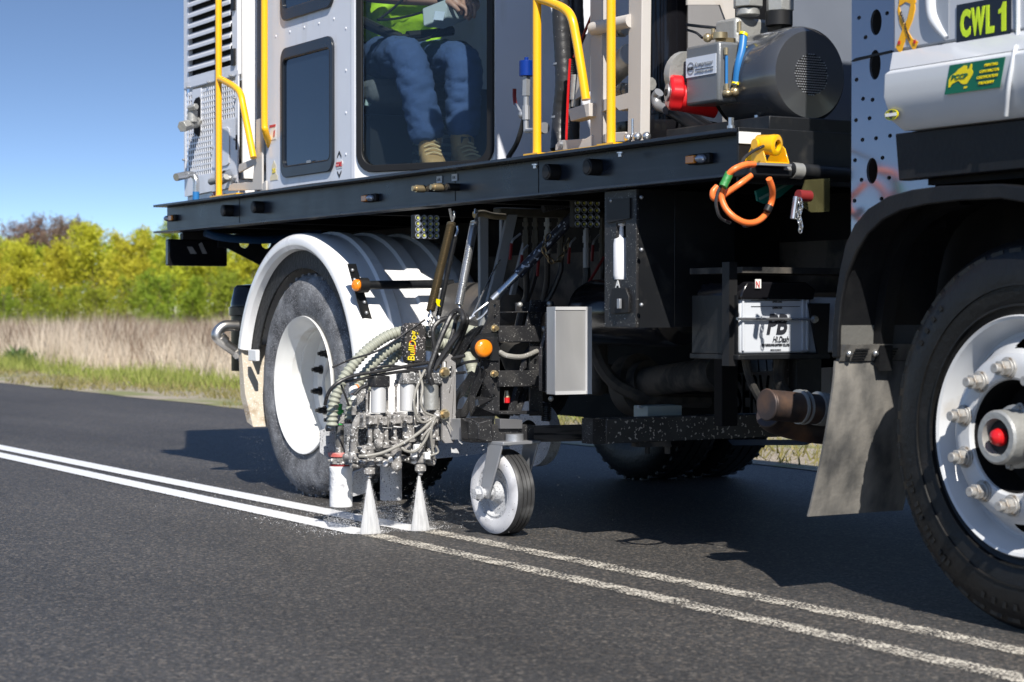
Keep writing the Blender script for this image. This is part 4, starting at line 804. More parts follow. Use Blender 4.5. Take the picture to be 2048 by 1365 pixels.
# small side windows: rubber frame and navy glass
def framed(P, U, N, out, inn, glassm, framem, depth, nm, extra=None):
    fr = part(nm, MB().poly([P+U*a+Z_*z for a, z in out], N*depth, [[P+U*a+Z_*z for a, z in inn]]), framem, cabin, bev=0.004)
    part('window_glass', MB().poly([P+U*a+Z_*z-N*0.002 for a, z in inn], N*0.005), glassm, fr, sharp=0); return fr
fr = framed(Ps, X_, -Y_, sidehole(wc[1], WH+0.006, 0.003), sidehole(wc[1], WH-0.05, -0.025), glassy, navyf, 0.014, 'window_frame')
part('window_seal', MB().tube([Ps+X_*a+Z_*z-Y_*0.012 for a, z in sidehole(wc[1], WH-0.045, -0.022)], 0.0035, 5, 1, True), blackp, fr)
p = fy(613, 327, YS-0.016); part('glass_stamp', MB().obox(p, X_*0.045, Z_*0.012, Y_*-0.001), alud, fr)
fr = framed(Ps, X_, -Y_, sidehole(zu, 0.456, 0.003), sidehole(zu, 0.40, -0.025), glassy, navyf, 0.014, 'window_frame')
g = 0.016
out = rrect(wb-wa+2*g, 1.70+2*g, 0.085, 6, (wa+wb)/2, zb0+0.85); inn = rrect(wb-wa-0.03, 1.70-0.03, 0.065, 6, (wa+wb)/2, zb0+0.85)
fr = framed(Pc, cd, cn, out, inn, glass, blackp, 0.016, 'window_frame')
# rivets
riv = None
pts = [fy(552, 73, YS), fy(580, 64, YS), fy(609, 55, YS), fy(638, 47, YS), fy(668, 38, YS)]+[fy(692, y, YS) for y in (57, 141, 226, 309)]
for p in pts:
    if riv is None: riv = part('rivet', MB().ball(p, 0.0065, 5, (1, 0.6, 1)), lilac, cabin)
    else: again(riv, p, cabin)
# stickers on the side wall
s1 = part('warning_sticker', MB().obox(fy(540, 281, YS)+Y_*-0.001, X_*0.075, Z_*0.074, Y_*-0.001), labelw, cabin); p = fy(540, 281, YS)
part('sticker_band', MB().obox(p+Vector((0.0, -0.0024, 0.06)), X_*0.075, Z_*0.012, Y_*-0.001), redink, s1); part('sticker_symbol', MB().poly([p+Vector((0.045, -0.0024, 0.01)), p+Vector((0.06, -0.0024, 0.015)), p+Vector((0.066, -0.0024, 0.045)), p+Vector((0.05, -0.0024, 0.04))], Y_*-0.001), redink, s1)
p = fy(541, 362, YS); s2 = part('gold_emblem_sticker', MB().poly([p+X_*a+Z_*c-Y_*0.001 for a, c in ((0, 0), (0.09, 0), (0.09, 0.02), (0.07, 0.03), (0.07, 0.07), (0.045, 0.095), (0.02, 0.07), (0.02, 0.03), (0, 0.02))], Y_*-0.001), mat('pale_gold', (0.72, 0.64, 0.45), 0.4), cabin)
text('emblem_number', '25', p+Vector((0.028, -0.003, 0.035)), X_, Z_, 0.035, 0.022, styel, s2, bold=0.02)
c = fy(679, 329, YS); s3 = part('lozenge_sticker', MB().poly([c+Vector((a, -0.001, z)) for a, z in ((-0.04, 0), (-0.028, 0.018), (0.028, 0.018), (0.04, 0), (0.028, -0.018), (-0.028, -0.018))], Y_*-0.001), labelw, cabin)
text('sticker_lettering', 'CORE', c+Vector((-0.03, -0.0025, -0.011)), X_, Z_, 0.06, 0.022, redink, s3, bold=0.03)
for s in (1, -1): part('sticker_arrow', MB().poly([c+Vector((a, -0.001, s*z)) for a, z in ((-0.022, 0.028), (0, 0.048), (0.022, 0.028), (0.022, 0.036), (0, 0.062), (-0.022, 0.036))], Y_*-0.001), inkd, s3)
# cabin furniture: seat and moulded panels seen through the big window
SX, SY = -8.42, fx(790, 95, -8.42).y
b = MB().box(SX-0.28, SX+0.20, SY-0.22, SY+0.25, 1.82, 1.94); seat = part('seat', b, seatm, cabin, bev=0.04)
part('seat_back', MB().obox((SX-0.30, SY-0.25, 1.88), X_*0.12, Y_*0.5, Vector((-0.12, 0, 0.65))), seatm, seat, bev=0.04)
part('seat_pedestal', MB().box(SX-0.16, SX+0.06, SY-0.16, SY+0.16, 1.46, 1.78), blackp, seat)
part('armrest', MB().tube([(SX-0.25, SY+0.33, 2.12), (SX+0.02, SY+0.33, 2.13), (SX+0.10, SY+0.33, 2.1)], 0.035, 10), blackp, seat)
q = lambda px, py, X: fx(px, py, X)
p = fx(865, 205, -8.28); b = MB().obox(p, Y_*0.17, Z_*0.10, X_*-0.10); crate = part('storage_bin', b, boxg, cabin, bev=0.02)
part('bin_lid', MB().obox(p+Z_*0.102+Y_*0.01, Y_*0.15, Vector((-0.08, 0, 0.06)), X_*0.02), mat('bin_lid_grey', (0.25, 0.29, 0.28), 0.45), crate, bev=0.012); part('bin_latch', MB().obox(p+X_*0.002+Y_*0.02+Z_*0.05, Y_*0.05, Z_*0.04, X_*0.012), mat('bin_latch_grey', (0.33, 0.37, 0.36), 0.4), crate, bev=0.008)
for k in range(6): z = 1.56+0.042*k; part('vent_slat', MB().box(-8.33, -8.30, p.y-0.08, p.y+0.22, z, z+0.014), boxg, cabin)
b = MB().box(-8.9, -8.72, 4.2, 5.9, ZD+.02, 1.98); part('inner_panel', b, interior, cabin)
b = MB().ball(fx(756, 162, -8.35), 0.062, 10, (1, 1, 0.9)); part('headrest_knob', b, boxg, cabin)
b = MB().tube([fx(735, 210, -8.3), fx(750, 196, -8.3), fx(765, 190, -8.3), fx(776, 172, -8.3)], 0.012, 8); b.tube([fx(735, 200, -8.3), fx(733, 212, -8.3)], 0.010, 8); b.tube([fx(750, 180, -8.3), fx(752, 205, -8.3)], 0.010, 8); part('belt_bracket', b, mat('pale_green_plastic', (0.33, 0.42, 0.40), 0.4), cabin)
b = MB().tube([fx(722, 42, -8.12), fx(760, 60, -8.12), fx(800, 76, -8.1)], 0.024, 10); b.tube([fx(815, 72, -8.1), fx(860, 68, -8.1), fx(905, 62, -8.1)], 0.022, 10); b.cyl(fx(797, 74, -8.1), fx(818, 73, -8.1), 0.012, 10); part('grey_boom_tube', b, blackp, cabin)
b = MB().tube([fx(790, 78, -8.04), fx(830, 82, -8.04), fx(868, 70, -8.04), fx(893, 30, -8.04), fx(880, 8, -8.04)], 0.007, 7); b.tube([fx(755, 40, -8.04), fx(790, 38, -8.04), fx(840, 26, -8.04), (fx(880, 6, -8.04))], 0.006, 7); b.tube([fx(760, 38, -8.06), fx(785, 18, -8.06), fx(815, -10, -8.06)], 0.006, 7); part('control_cable', b, blackp, cabin)

# --- ribbed pump housing at the rear with louvres and punched-hole guard
YL = 3.93; lx0 = fy(368, 300, YL).x; lx1 = fy(475, 300, YL).x; LT = 3.3
b = MB().box(lx0, lx1, YL+0.03, 5.9, ZD+0.10, LT)
zl0 = zy(474, 148, YL); zl1 = zy(368, 184, YL)
hs = part('ventilated_housing', b, whitep, TR, bev=0.004)
hz0 = ZD+0.10
# frame of the side door: pieces round the louvre opening
lw0 = fy(377, 50, YL).x; lw1 = fy(464, 50, YL).x; zo = zy(377, 150, YL)-0.0
zsp = zy(400, 172, YL)
def board(nm, x0, x1, z0, z1, m=lilac, par=hs, d=0.022): return part(nm, MB().box(x0, x1, YL, YL+d, z0, z1), m, par, bev=0.0015)
board('door_stile', lx0, lw0, zsp+0.01, LT); board('door_stile', lw1, lx1, zsp+0.01, LT); board('door_rail', lw0, lw1, zsp+0.01, zo-0.012)
part('louvre_void', MB().box(lw0, lw1, YL+0.024, YL+0.028, zo-0.012, LT-0.05), dark, hs)
ls = None; zp = (zy(420, 119, YL)-zy(420, 141, YL)); k = 0; z = zo-0.004
while z < LT-0.08:
    p = MB().poly([(lw0+0.005, YL+0.016, z+zp*0.86), (lw0+0.005, YL+0.012, z+zp*0.92), (lw0+0.005, YL-0.010, z+zp*0.55), (lw0+0.005, YL-0.010, z+zp*0.28), (lw0+0.005, YL-0.006, z+zp*0.26), (lw0+0.005, YL-0.004, z+zp*0.5)], X_*(lw1-lw0-0.010))
    if ls is None: ls = part('louvre', p, lilac, hs, bev=0.001); zc = WL[ls.name].z-z
    else: again(ls, Vector((WL[ls.name].x, WL[ls.name].y, z+zc)), hs)
    z += zp; k += 1
for py in (8, 118): p = fy(467, py, YL); part('door_hinge', MB().obox(p+Vector((-0.012, -0.012, -0.035)), X_*0.045, Z_*0.085, Y_*0.012), blackp, hs, bev=0.002)
part('door_seam', MB().box(lx0+0.01, lx1-0.005, YL-0.003, YL, zsp, zsp+0.006), alud, hs)
# guard panel with punched square holes: strips crossing each other; solid areas laid over
gz0 = zy(375, 356, YL); gz1 = zsp-0.02; gx0 = lx0+0.006; gx1 = lx1-0.012
b = MB(); px_ = 0.0298; nx = int((gx1-gx0)/px_)
for i in range(nx+1): x = gx0+i*px_; b.box(x-0.0055, x+0.0055, YL, YL+0.004, gz0, gz1)
nzz = int((gz1-gz0)/px_)
for i in range(nzz+1): z = gz0+i*px_; b.box(gx0, gx1, YL+0.0005, YL+0.0035, z-0.005, z+0.005)
gp = part('punched_guard', b, lilac, hs, sharp=0)
def solid(pts, nm='guard_plate'): return part(nm, MB().poly([fy(a, c, YL-0.0015) for a, c in pts], Y_*0.008), lilac, hs)
solid([(426, 248), (475, 236), (475, 372), (424, 384)]); solid([(385, 180), (402, 176), (402, 262), (386, 266)]); solid([(471, 150), (476, 148), (476, 300), (471, 300)])
solid([(369, 358), (424, 346), (475, 336), (475, 372), (369, 394)]); solid([(368, 166), (476, 140), (476, 152), (402, 170), (368, 180)]); solid([(368, 180), (371, 180), (371, 360), (368, 360)])
part('guard_slot', MB().poly([fy(a, c, YL-0.003) for a, c in ((388, 205), (392, 197), (399, 194), (401, 200), (401, 262), (398, 274), (388, 266))], Y_*-0.002), dark, hs)
part('guard_hole_shade', MB().box(gx0, gx1, YL+0.026, YL+0.029, gz0, gz1), mat('guard_shade_black', (0.025, 0.023, 0.02), 0.9), hs)  # near-black sheet paints in the shade behind the punched holes
part('hand_hatch', MB().poly([fy(a, c, YL-0.004) for a, c in ((430, 262), (455, 254), (459, 258), (459, 326), (455, 331), (428, 337), (425, 333), (425, 268))], Y_*-0.003), lilac, hs, bev=0.002)
for a, c in ((377, 175), (418, 165), (462, 152), (471, 197), (471, 279), (471, 356), (427, 296), (369, 320)): p = fy(a, c, YL-0.004); part('hex_screw', hexbolt(MB(), p, -Y_, 0.006, 0.012), alud, hs)
# big tee fitting, elbow pipe and stub at the housing
p = fy(392, 245, YL-0.03)
b = MB().cyl(fy(404, 243, YL+0.02), fy(372, 252, YL-0.10), 0.026, 24).cyl(fy(375, 251, YL-0.09), fy(364, 254, YL-0.13), 0.031, 6)
b.cyl(fy(385, 245, YL-0.06), fy(385, 222, YL-0.06), 0.027, 20).cyl(fy(385, 226, YL-0.06), fy(385, 218, YL-0.06), 0.021, 20).cyl(fy(379, 218, YL-0.08), fy(393, 213, YL-0.06), 0.018, 6); part('tee_fitting', b, capg, TR, bev=0.002)
b = MB().tube([fy(392, 384, YL-0.05), fy(392, 362, YL-0.05), fy(386, 350, YL-0.06), fy(374, 350, YL-0.10)], 0.017, 12); b.cyl(fy(376, 350, YL-0.09), fy(352, 355, YL-0.17), 0.021, 16); part('elbow_pipe', b, zinc, TR)
part('blue_pipe_end', MB().cyl(fy(392, 384, YL-0.05), fy(392, 400, YL-0.05), 0.018, 14), blueh, TR)
b = MB().cyl(fy(422, 364, YL-0.06), fy(437, 360, YL-0.06), 0.018, 16).cyl(fy(437, 360, YL-0.06), fy(462, 356, YL-0.0), 0.014, 14).cyl(fy(448, 362, YL-0.03), fy(453, 354, YL-0.03), 0.018, 6); part('union_fitting', b, capg, TR)
b = MB().box(lx0+0.01, lx1-0.02, YL+0.015, 5.8, ZD, ZD+0.098); base = part('housing_base', b, whitep, TR, bev=0.003)
text('base_lettering', 'SMC', fy(424, 396, YL+0.013), X_, Z_, 0.18, 0.055, redink, base, bold=0.02); text('base_lettering', 'CAUTION', fy(390, 386, YL+0.013), X_, Z_, 0.07, 0.03, redink, base)
# cream bracket between housing and cabin
def bracket(pts, Y, nm='cream_bracket', th=0.010, m=cream): return part(nm, MB().poly([fy(a, c, Y) for a, c in pts], Y_*th), m, TR, bev=0.002)
bracket([(456, 382), (458, 372), (466, 367), (505, 365), (508, 330), (478, 346), (476, 340), (478, 329), (511, 316), (512, 240), (524, 236), (524, 380)], 3.84)
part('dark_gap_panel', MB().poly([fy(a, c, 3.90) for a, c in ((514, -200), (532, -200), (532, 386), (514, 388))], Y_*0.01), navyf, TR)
bracket([(521, 384), (522, 370), (530, 362), (532, 362), (532, 383)], 3.842)

# --- yellow handrails
def rail(nm, paths, r=0.0165, base=None, label=None):
    b = MB()
    for p in paths: b.tube(p, r, 16, 7)
    if base: b.poly(base, Z_*0.006)
    return part(nm, b, yellow, TR, label)
YR = 3.80
def foot(p, l0=0.07, l1=0.07): return [Vector((p.x-l0, YR-0.015, ZT+0.001)), Vector((p.x+l1, YR-0.015, ZT+0.001)), Vector((p.x+l1, YR+0.045, ZT+0.001)), Vector((p.x-l0, YR+0.045, ZT+0.001))]
def post(px, pyb, top=2.7): p = fy(px, pyb, YR+0.015); return [Vector((p.x, p.y, ZT)), Vector((p.x, p.y, top))]
A1 = post(438, 390); rail('yellow_handrail', [A1, [fy(440, 158, YR+0.015), fy(452, 164, YR+0.015), fy(470, 175, YR+0.015), fy(481, 188, YR+0.015), fy(487, 215, YR+0.015), fy(497, 265, YR+0.015), fy(507, 316, YR+0.015)]], base=foot(A1[0], 0.05, 0.30))
rail('yellow_handrail', [[fy(529, -260, YR+0.015), fy(529, 60, YR+0.015), fy(529, 235, YR+0.015), fy(531, 262, YR+0.02), fy(540, 292, YR+0.07)]])
C1 = post(1074, 306); rail('yellow_handrail', [C1, [fy(1077, -2, YR+0.015), fy(1100, 5, YR+0.015), fy(1128, 18, YR+0.015), fy(1143, 36, YR+0.015), fy(1152, 75, YR+0.02), fy(1163, 140, YR+0.025), fy(1172, 200, YR+0.03)]], base=foot(C1[0], 0.05, 0.05))
D1 = post(1222, 288); rail('yellow_handrail', [D1], base=foot(D1[0], 0.045, 0.06))
part('yellow_tread_edge', MB().obox((fy(1095, 300, YR).x, YR+0.0, ZT+0.001), X_*0.42, Y_*0.05, Z_*0.004), yellow, TR)

# --- deck equipment between the cabin and the truck cab
def cplate(pts, X, nm='cream_frame_post', th=0.05): return part(nm, MB().poly([fx(a, c, X) for a, c in pts], X_*-th), cream, TR, bev=0.002)
bracket([(1180, 294), (1180, -200), (1204, -200), (1203, 292)], 3.90, 'cream_frame_post', 0.04)
bracket([(1242, 284), (1255, 270), (1256, 218), (1238, 222), (1230, 214), (1205, 224), (1205, 200), (1256, 186), (1259, -200), (1286, -200), (1281, 270), (1281, 282)], 3.90, 'cream_frame_post', 0.04)
bracket([(1110, 302), (1111, 290), (1119, 281), (1170, 278), (1184, 270), (1184, 296)], 3.895); bracket([(1205, 286), (1206, 270), (1214, 266), (1250, 264), (1262, 283)], 3.895)
bracket([(1136, 219), (1178, 206), (1178, 233), (1141, 243)], 3.87, 'cream_bracket', 0.05)
part('gusset', MB().poly([fy(a, c, 3.96) for a, c in ((1160, 100), (1180, 55), (1180, 180), (1150, 200))], Y_*0.01), cream, TR)
part('frame_rung', MB().cyl(fy(1186, 58, 3.885), fy(1262, 42, 3.90), 0.024, 18), cream, TR)
p = fy(1123, 292, 3.89); part('frame_bolt', hexbolt(MB(), p+Vector((0.0, 0, 0.005)), -Y_, 0.011, 0.014), alud, TR)
b = MB().cyl(fy(1222, 150, 4.0), fy(1262, 110, 3.98), 0.045, 24); part('grey_motor_pod', b, capg, TR, bev=0.004)
b = MB()
for (x, y) in ((1256, 276), (1275, 274), (1293, 273)): b.ball(fy(x, y, 3.86), 0.016, 8)
b.cyl(fy(1265, 274, 3.86), fy(1265, 238, 3.86), 0.0045, 8); part('valve_studs', b, zinc, TR)
for k, (x, y) in enumerate(((1215, 178), (1248, 182), (1290, 170), (1240, 60))): part('pipe_fitting', MB().cyl(fy(x-10, y+2, 4.05), fy(x+12, y-2, 4.05), 0.024, 10).cyl(fy(x-2, y, 4.05), fy(x+4, y-1, 4.05), 0.031, 6), capg, TR)
b = MB().tube([fy(1208, -60, 4.12), fy(1212, 60, 4.1), fy(1207, 120, 4.08), fy(1195, 150, 4.06)], 0.010, 8); b.tube([fy(1172, 70, 4.1), fy(1160, 110, 4.1), fy(1135, 160, 4.05)], 0.008, 8); part('thin_hose', b, hosem, TR)
# thick wrapped hoses
def wrap(L, t): return 0.030*(1+0.012*math.sin(L*190)+0.02*math.sin(L*23))
b = MB().tube([fy(1122, -150, 4.02), fy(1122, 20, 4.02), fy(1126, 110, 4.02), fy(1128, 170, 4.02), fy(1122, 230, 4.02), fy(1118, 300, 4.0)], lambda L, t: wrap(L, t)*1.12, 14, 24); b1 = part('wrapped_hose', b, hosem, TR)
b = MB().tube([fy(1152, -150, 4.10), fy(1152, 0, 4.10), fy(1154, 70, 4.10), fy(1150, 150, 4.08), fy(1146, 230, 4.05), fy(1144, 300, 4.04)], lambda L, t: wrap(L+1, t)*0.95, 14, 24); part('wrapped_hose', b, hosem, TR)
b = MB().tube([fy(1141, 120, 3.98), fy(1143, 150, 3.98), fy(1139, 210, 3.98), fy(1132, 290, 3.98)], lambda L, t: 0.010*(1+0.12*math.sin(L*900)), 10, 60); part('split_conduit', b, blackp, TR)
part('red_cable', MB().tube([fy(1140, 118, 3.96), fy(1136, 190, 3.96), fy(1132, 290, 3.96)], 0.005, 6), red, TR)
part('red_cable', MB().tube([fy(1184, 30, 4.0), fy(1165, 75, 4.0), fy(1148, 115, 4.0)], 0.006, 6), redd, TR)
part('cream_valve_body', MB().cyl(fy(1151, 150, 3.99), fy(1149, 200, 3.99), 0.018, 14).cyl(fy(1150, 196, 3.99), fy(1149, 214, 3.99), 0.014, 12), capg, TR)
for (x, y) in ((1124, 127), (1120, 233)): part('cable_tie', MB().cyl(fy(x, y, 4.02), fy(x, y+4, 4.02), 0.036, 16), alud, TR)
# blue capped valve and red lever on the cabin's front wall
V0 = fy(1053, 130, 4.03); K = lambda a, c: fy(a, c, 4.03)
b = MB().cyl(K(1053, 153), K(1053, 122), 0.029, 22).cyl(K(1053, 122), K(1053, 115), 0.009, 12); part('blue_valve_cap', b, blue, TR, bev=0.002)
b = MB().cyl(K(1053, 153), K(1052, 192), 0.017, 6).cyl(K(1052, 190), K(1052, 212), 0.012, 14).cyl(K(1052, 212), K(1052, 240), 0.016, 8).cyl(K(1052, 240), K(1052, 264), 0.011, 12).cyl(K(1052, 262), K(1070, 261), 0.010, 10).cyl(K(1078, 258), K(1090, 256), 0.022, 14); b.ball(K(1045, 230), 0.018, 7); part('valve_stack', b, alud, TR)
b = MB().tube([K(1048, 228), K(1040, 221), K(1031, 208)], 0.007, 8, flat=0.6); part('lever_arm', b, alud, TR)
part('red_lever', MB().tube([K(1031, 210), K(1029, 195), K(1029, 178)], 0.009, 8, flat=0.6), redd, TR)
part('drain_hose', MB().tube([K(1048, 236), K(1042, 262), K(1032, 290), K(1016, 316)], 0.010, 8), hosem, TR)
# tall black tank with bolted flange and dark equipment behind
TK = fy(1330, 200, 4.45); rtk = mpx(TK)*46
b = MB().cyl((TK.x, 4.45, ZD+0.17), (TK.x, 4.45, 3.2), rtk, 40); tank = part('black_tank', b, blackg, TR)
b = MB().cyl((TK.x, 4.45, ZD+0.15), (TK.x, 4.45, ZD+0.18), rtk*1.16, 40).cyl((TK.x, 4.45, ZD+0.185), (TK.x, 4.45, ZD+0.20), rtk*1.10, 40).lathe((TK.x, 4.45, 0), Z_, [(ZD, 0.12), (ZD+0.02, 0.19), (ZD+0.10, 0.215), (ZD+0.15, 0.215)], 40); part('tank_flange', b, blackg, tank)
b = MB()
for i in range(12): a = 2*PI*i/12; hexbolt(b, (TK.x+math.cos(a)*rtk*1.08, 4.45+math.sin(a)*rtk*1.08, ZD+0.148), -Z_, 0.009, 0.016)
part('flange_bolts', b, zinc, tank)
part('cream_panel', MB().poly([fx(a, c, -5.9) for a, c in ((1375, -150), (1470, -150), (1470, 90), (1440, 10), (1375, 10))], X_*-0.01), cream, TR)
bracket([(1376, 5), (1440, 8), (1456, 30), (1456, 200), (1376, 205)], 4.75, 'cream_panel'); bracket([(1376, 205), (1460, 205), (1460, 270), (1376, 280)], 4.8, 'cream_panel')
part('dark_equipment', MB().box(-6.9, -5.3, 5.1, 5.9, ZD, 2.9), dark, TR, bev=0.02); part('navy_panel', MB().poly([fx(a, c, -5.62) for a, c in ((1560, -150), (1705, -150), (1705, 262), (1560, 262))], X_*-0.02), mat('panel_blue_grey', (0.15, 0.17, 0.21), 0.45), TR)  # background panel in one even blue-grey
part('added_shade_platform', MB().box(-6.65, -5.45, 3.70, 4.16, 2.88, 2.94), blacks, TR)  # unseen platform, added to shade the cabin's front wall
part('cream_frame_post', MB().box(-6.62, -6.57, 4.08, 4.13, 2.2, 2.88), cream, TR); part('cream_frame_post', MB().box(-5.55, -5.5, 3.86, 3.91, 2.2, 2.88), cream, TR)  # two posts made up to carry the added platform
part('added_platform_hanger', MB().box(-5.55, -5.5, 3.86, 5.2, 2.15, 2.2), cream, TR)  # made-up hanger for the added platform
# --- compressor with its drum motor
XC = -5.21
c = fx(1620, 150, XC+0.05); Rm = mpx(c)*101
b = MB().lathe((0, c.y, c.z), X_, [(XC-0.27, Rm*0.93), (XC-0.26, Rm*0.97), (XC-0.02, Rm*1.0), (XC+0.01, Rm*0.985), (XC+0.035, Rm*0.94), (XC+0.05, Rm*0.86), (XC+0.056, Rm*0.40)], 72)
mot = part('drum_motor', b, drumg, TR, sharp=25)
part('motor_rear', MB().cyl((XC-0.26, c.y, c.z), (XC-0.29, c.y, c.z), Rm*0.93, 48), dark, mot)
part('vent_backing', MB().cyl((XC+0.03, c.y, c.z), (XC+0.04, c.y, c.z), Rm*0.41, 40), dark, mot)
b = MB(); st_ = Rm*0.058; n = 8
for i in range(-n, n+1):
    for j in range(-n, n+1):
        a = (i+(j % 2)*0.5)*st_; z = j*st_*0.86
        if a*a+z*z < (Rm*0.41)**2: b.cyl((XC+0.052, c.y+a, c.z+z), (XC+0.058, c.y+a, c.z+z), st_*0.30, 5)
vg = part('vent_grille', b, alud, mot, sharp=0); vg['kind'] = 'stuff'
b = MB().box(XC-0.26, XC-0.02, c.y-0.09, c.y+0.14, ZD+0.051, c.z-Rm*0.85); part('motor_cradle', b, blacks, mot, bev=0.004)
# square oil housing with sight glass and name plate
p0 = fy(1371, 215, 3.93); p1 = fy(1437, 215, 3.93); zt_ = zy(1437, 82, 3.93); zb_ = zy(1437, 203, 3.93)
cb = part('oil_housing', MB().box(p0.x, p1.x, 3.93, 4.035, zb_, zt_), compg, TR, bev=0.010)
a = fy(1373, 157, 3.929); e = fy(1433, 146, 3.929); npl = part('name_plate', MB().obox(Vector((a.x, 3.9285, a.z)), X_*(e.x-a.x), Z_*0.066, Y_*-0.002), labelb, cb)
lw = e.x-a.x
part('plate_emblem', MB().lathe((a.x+lw*0.17, 3.926, a.z+0.03), (0, -1, 0), [(0, 0.021), (0.001, 0.021), (0.001, 0.017), (0, 0.017)], 20), inkg, npl)
text('plate_lettering', 'BAUER', Vector((a.x+lw*0.08, 3.925, a.z+0.024)), X_, Z_, lw*0.18, 0.011, inkd, npl, bold=0.02)
text('plate_lettering', 'Kompressor', Vector((a.x+lw*0.32, 3.925, a.z+0.028)), X_, Z_, lw*0.6, 0.020, inkg, npl, shear=0.2); part('plate_rule', MB().obox(Vector((a.x+lw*0.32, 3.926, a.z+0.022)), X_*lw*0.6, Z_*0.002, Y_*-0.001), inkd, npl); text('plate_lettering', 'COMPRESSED AIR SYSTEM', Vector((a.x+lw*0.32, 3.925, a.z+0.011)), X_, Z_, lw*0.6, 0.007, inkg, npl)
xf = p1.x
G_ = lambda a_, c_, o=0.012: fx(a_, c_, xf+o)
b = MB().cyl(G_(1453, 112), G_(1453, 170), 0.005, 10); part('sight_tube', b, blueh, TR)
b = MB().cyl(G_(1452, 96), G_(1452, 110), 0.008, 8).cyl(G_(1453, 168), G_(1453, 180), 0.008, 8); b.ball(G_(1455, 187), 0.017, 7, (1, 1, 0.8)); b.ball(G_(1470, 184), 0.017, 7); b.cyl(G_(1471, 180), G_(1473, 168), 0.012, 8); part('brass_fittings', b, brass, TR)
part('blue_oil_hose', MB().tube([G_(1472, 170, 0.02), G_(1477, 130, 0.03), G_(1484, 100, 0.03), G_(1487, 72, 0.02)], 0.0135, 12), blueh, TR)
for a_, c_, d_ in ((1472, 169, 0), (1487, 70, 0), (1488, 98, 1)): part('hose_clamp', MB().cyl(G_(a_-1, c_+2, 0.02), G_(a_+1, c_-3, 0.02), 0.0155, 12), styel, TR)
part('blue_oil_hose', MB().cyl(G_(1490, 99, 0.02), G_(1504, 94, 0.0), 0.011, 12), blueh, TR)
b = MB().box(xf-0.30, xf-0.12, 4.04, 4.10, zb_+0.02, zt_+0.0); b.box(xf-0.20, xf-0.08, 4.06, 4.22, zt_-0.05, zt_+0.10); part('cast_airend', b, capg, TR, bev=0.012)
b = MB().cyl(fx(1496, 32, xf-0.08), fx(1496, 18, xf-0.08), 0.040, 24).cyl(fx(1496, 16, xf-0.08), fx(1496, -12, xf-0.08), 0.054, 6); part('hex_union', b, capg, TR, bev=0.003)
b = MB().cyl(fx(1560, 24, xf-0.0), fx(1560, -30, xf-0.0), 0.050, 6); part('hex_union', b, capg, TR, bev=0.003); b = MB().cyl(fx(1558, 52, xf), fx(1558, 24, xf), 0.046, 20).cyl(fx(1570, 50, xf-0.02), fx(1548, 50, xf-0.02), 0.04, 12); part('black_collar', b, blackp, TR)
b = MB().box(xf-0.10, xf-0.04, 3.99, 4.03, zt_+0.0, zt_+0.02); b.cyl(fx(1440, 78, xf-0.06), fx(1440, 66, xf-0.06), 0.026, 18); b.ball(fx(1415, 76, xf-0.1), 0.016, 7); b.cyl(fx(1426, 80, xf-0.1), fx(1426, 58, xf-0.1), 0.007, 8); b.cyl(fx(1478, 65, xf), fx(1478, 44, xf), 0.008, 8); part('housing_top_fittings', b, brass, TR)
b = MB().tube([fy(1374, 50, 4.4), fy(1400, 53, 4.3), fy(1430, 56, 4.2), fy(1455, 60, 4.1)], 0.006, 7); b.tube([fy(1374, 60, 4.4), fy(1392, 66, 4.3), fy(1404, 76, 4.2)], 0.005, 7); part('thin_hose', b, hosem, TR)
# red oil filter cap
pc = fy(1336, 186, 3.90); nrm = Vector((-0.35, -0.9, 0.05)).normalized()
b = MB(); u_, v_, w_ = basis(nrm); outl = [pc+u_*math.cos(a)*(0.054+0.005*math.cos(5*a))+v_*math.sin(a)*(0.058+0.005*math.cos(5*a)) for a in [2*PI*k/40 for k in range(40)]]
b.poly(outl, -nrm*0.05); rc = part('red_filter_cap', b, red, TR, bev=0.010); part('cap_body', MB().cyl(pc-nrm*0.045+Z_*-0.01, pc-nrm*0.17+Z_*-0.02, 0.050, 28, 0.056), red, rc)
part('cap_washer', MB().cyl(pc+nrm*0.001, pc+nrm*0.006, 0.030, 24), alud, rc); part('cap_bolt', MB().cyl(pc+nrm*0.006, pc+nrm*0.010, 0.012, 12), dark, rc)
b = MB().tube([fy(1318, 185, 4.02), fy(1312, 195, 4.02), fy(1316, 212, 4.02), fy(1334, 220, 4.02)], 0.018, 12); part('silver_elbow', b, alud, TR)
b = MB().tube([fy(1330, 214, 4.05), fy(1360, 232, 4.05), fy(1400, 258, 4.05), fy(1420, 270, 4.05)], 0.024, 12); b.tube([fy(1375, 226, 4.08), fy(1410, 248, 4.08), fy(1450, 272, 4.08)], 0.016, 12); part('black_hose', b, hosem, TR)
part('cast_cover', MB().cyl(fy(1366, 150, 3.97), fy(1376, 150, 3.97), 0.08, 24), capg, TR)
part('corrugated_duct', MB().tube([fx(1622, -90, -5.9), fx(1635, -20, -5.9), fx(1655, 30, -5.9), fx(1672, 90, -5.9), fx(1680, 190, -5.9)], lambda L, t: 0.062*(1+0.05*math.sin(L*330)), 18, 30), hosem, TR)
for a_, c_ in ((1462, 245), (1514, 240)): p = fx(a_, c_, -5.3); part('blue_bolt', hexbolt(MB(), p-Z_*0.02, Z_, 0.010, 0.035), zinc, TR)
part('compressor_rail', MB().box(-5.7, -5.12, 3.95, 4.9, ZD, ZD+0.05), blacks, TR, bev=0.004)

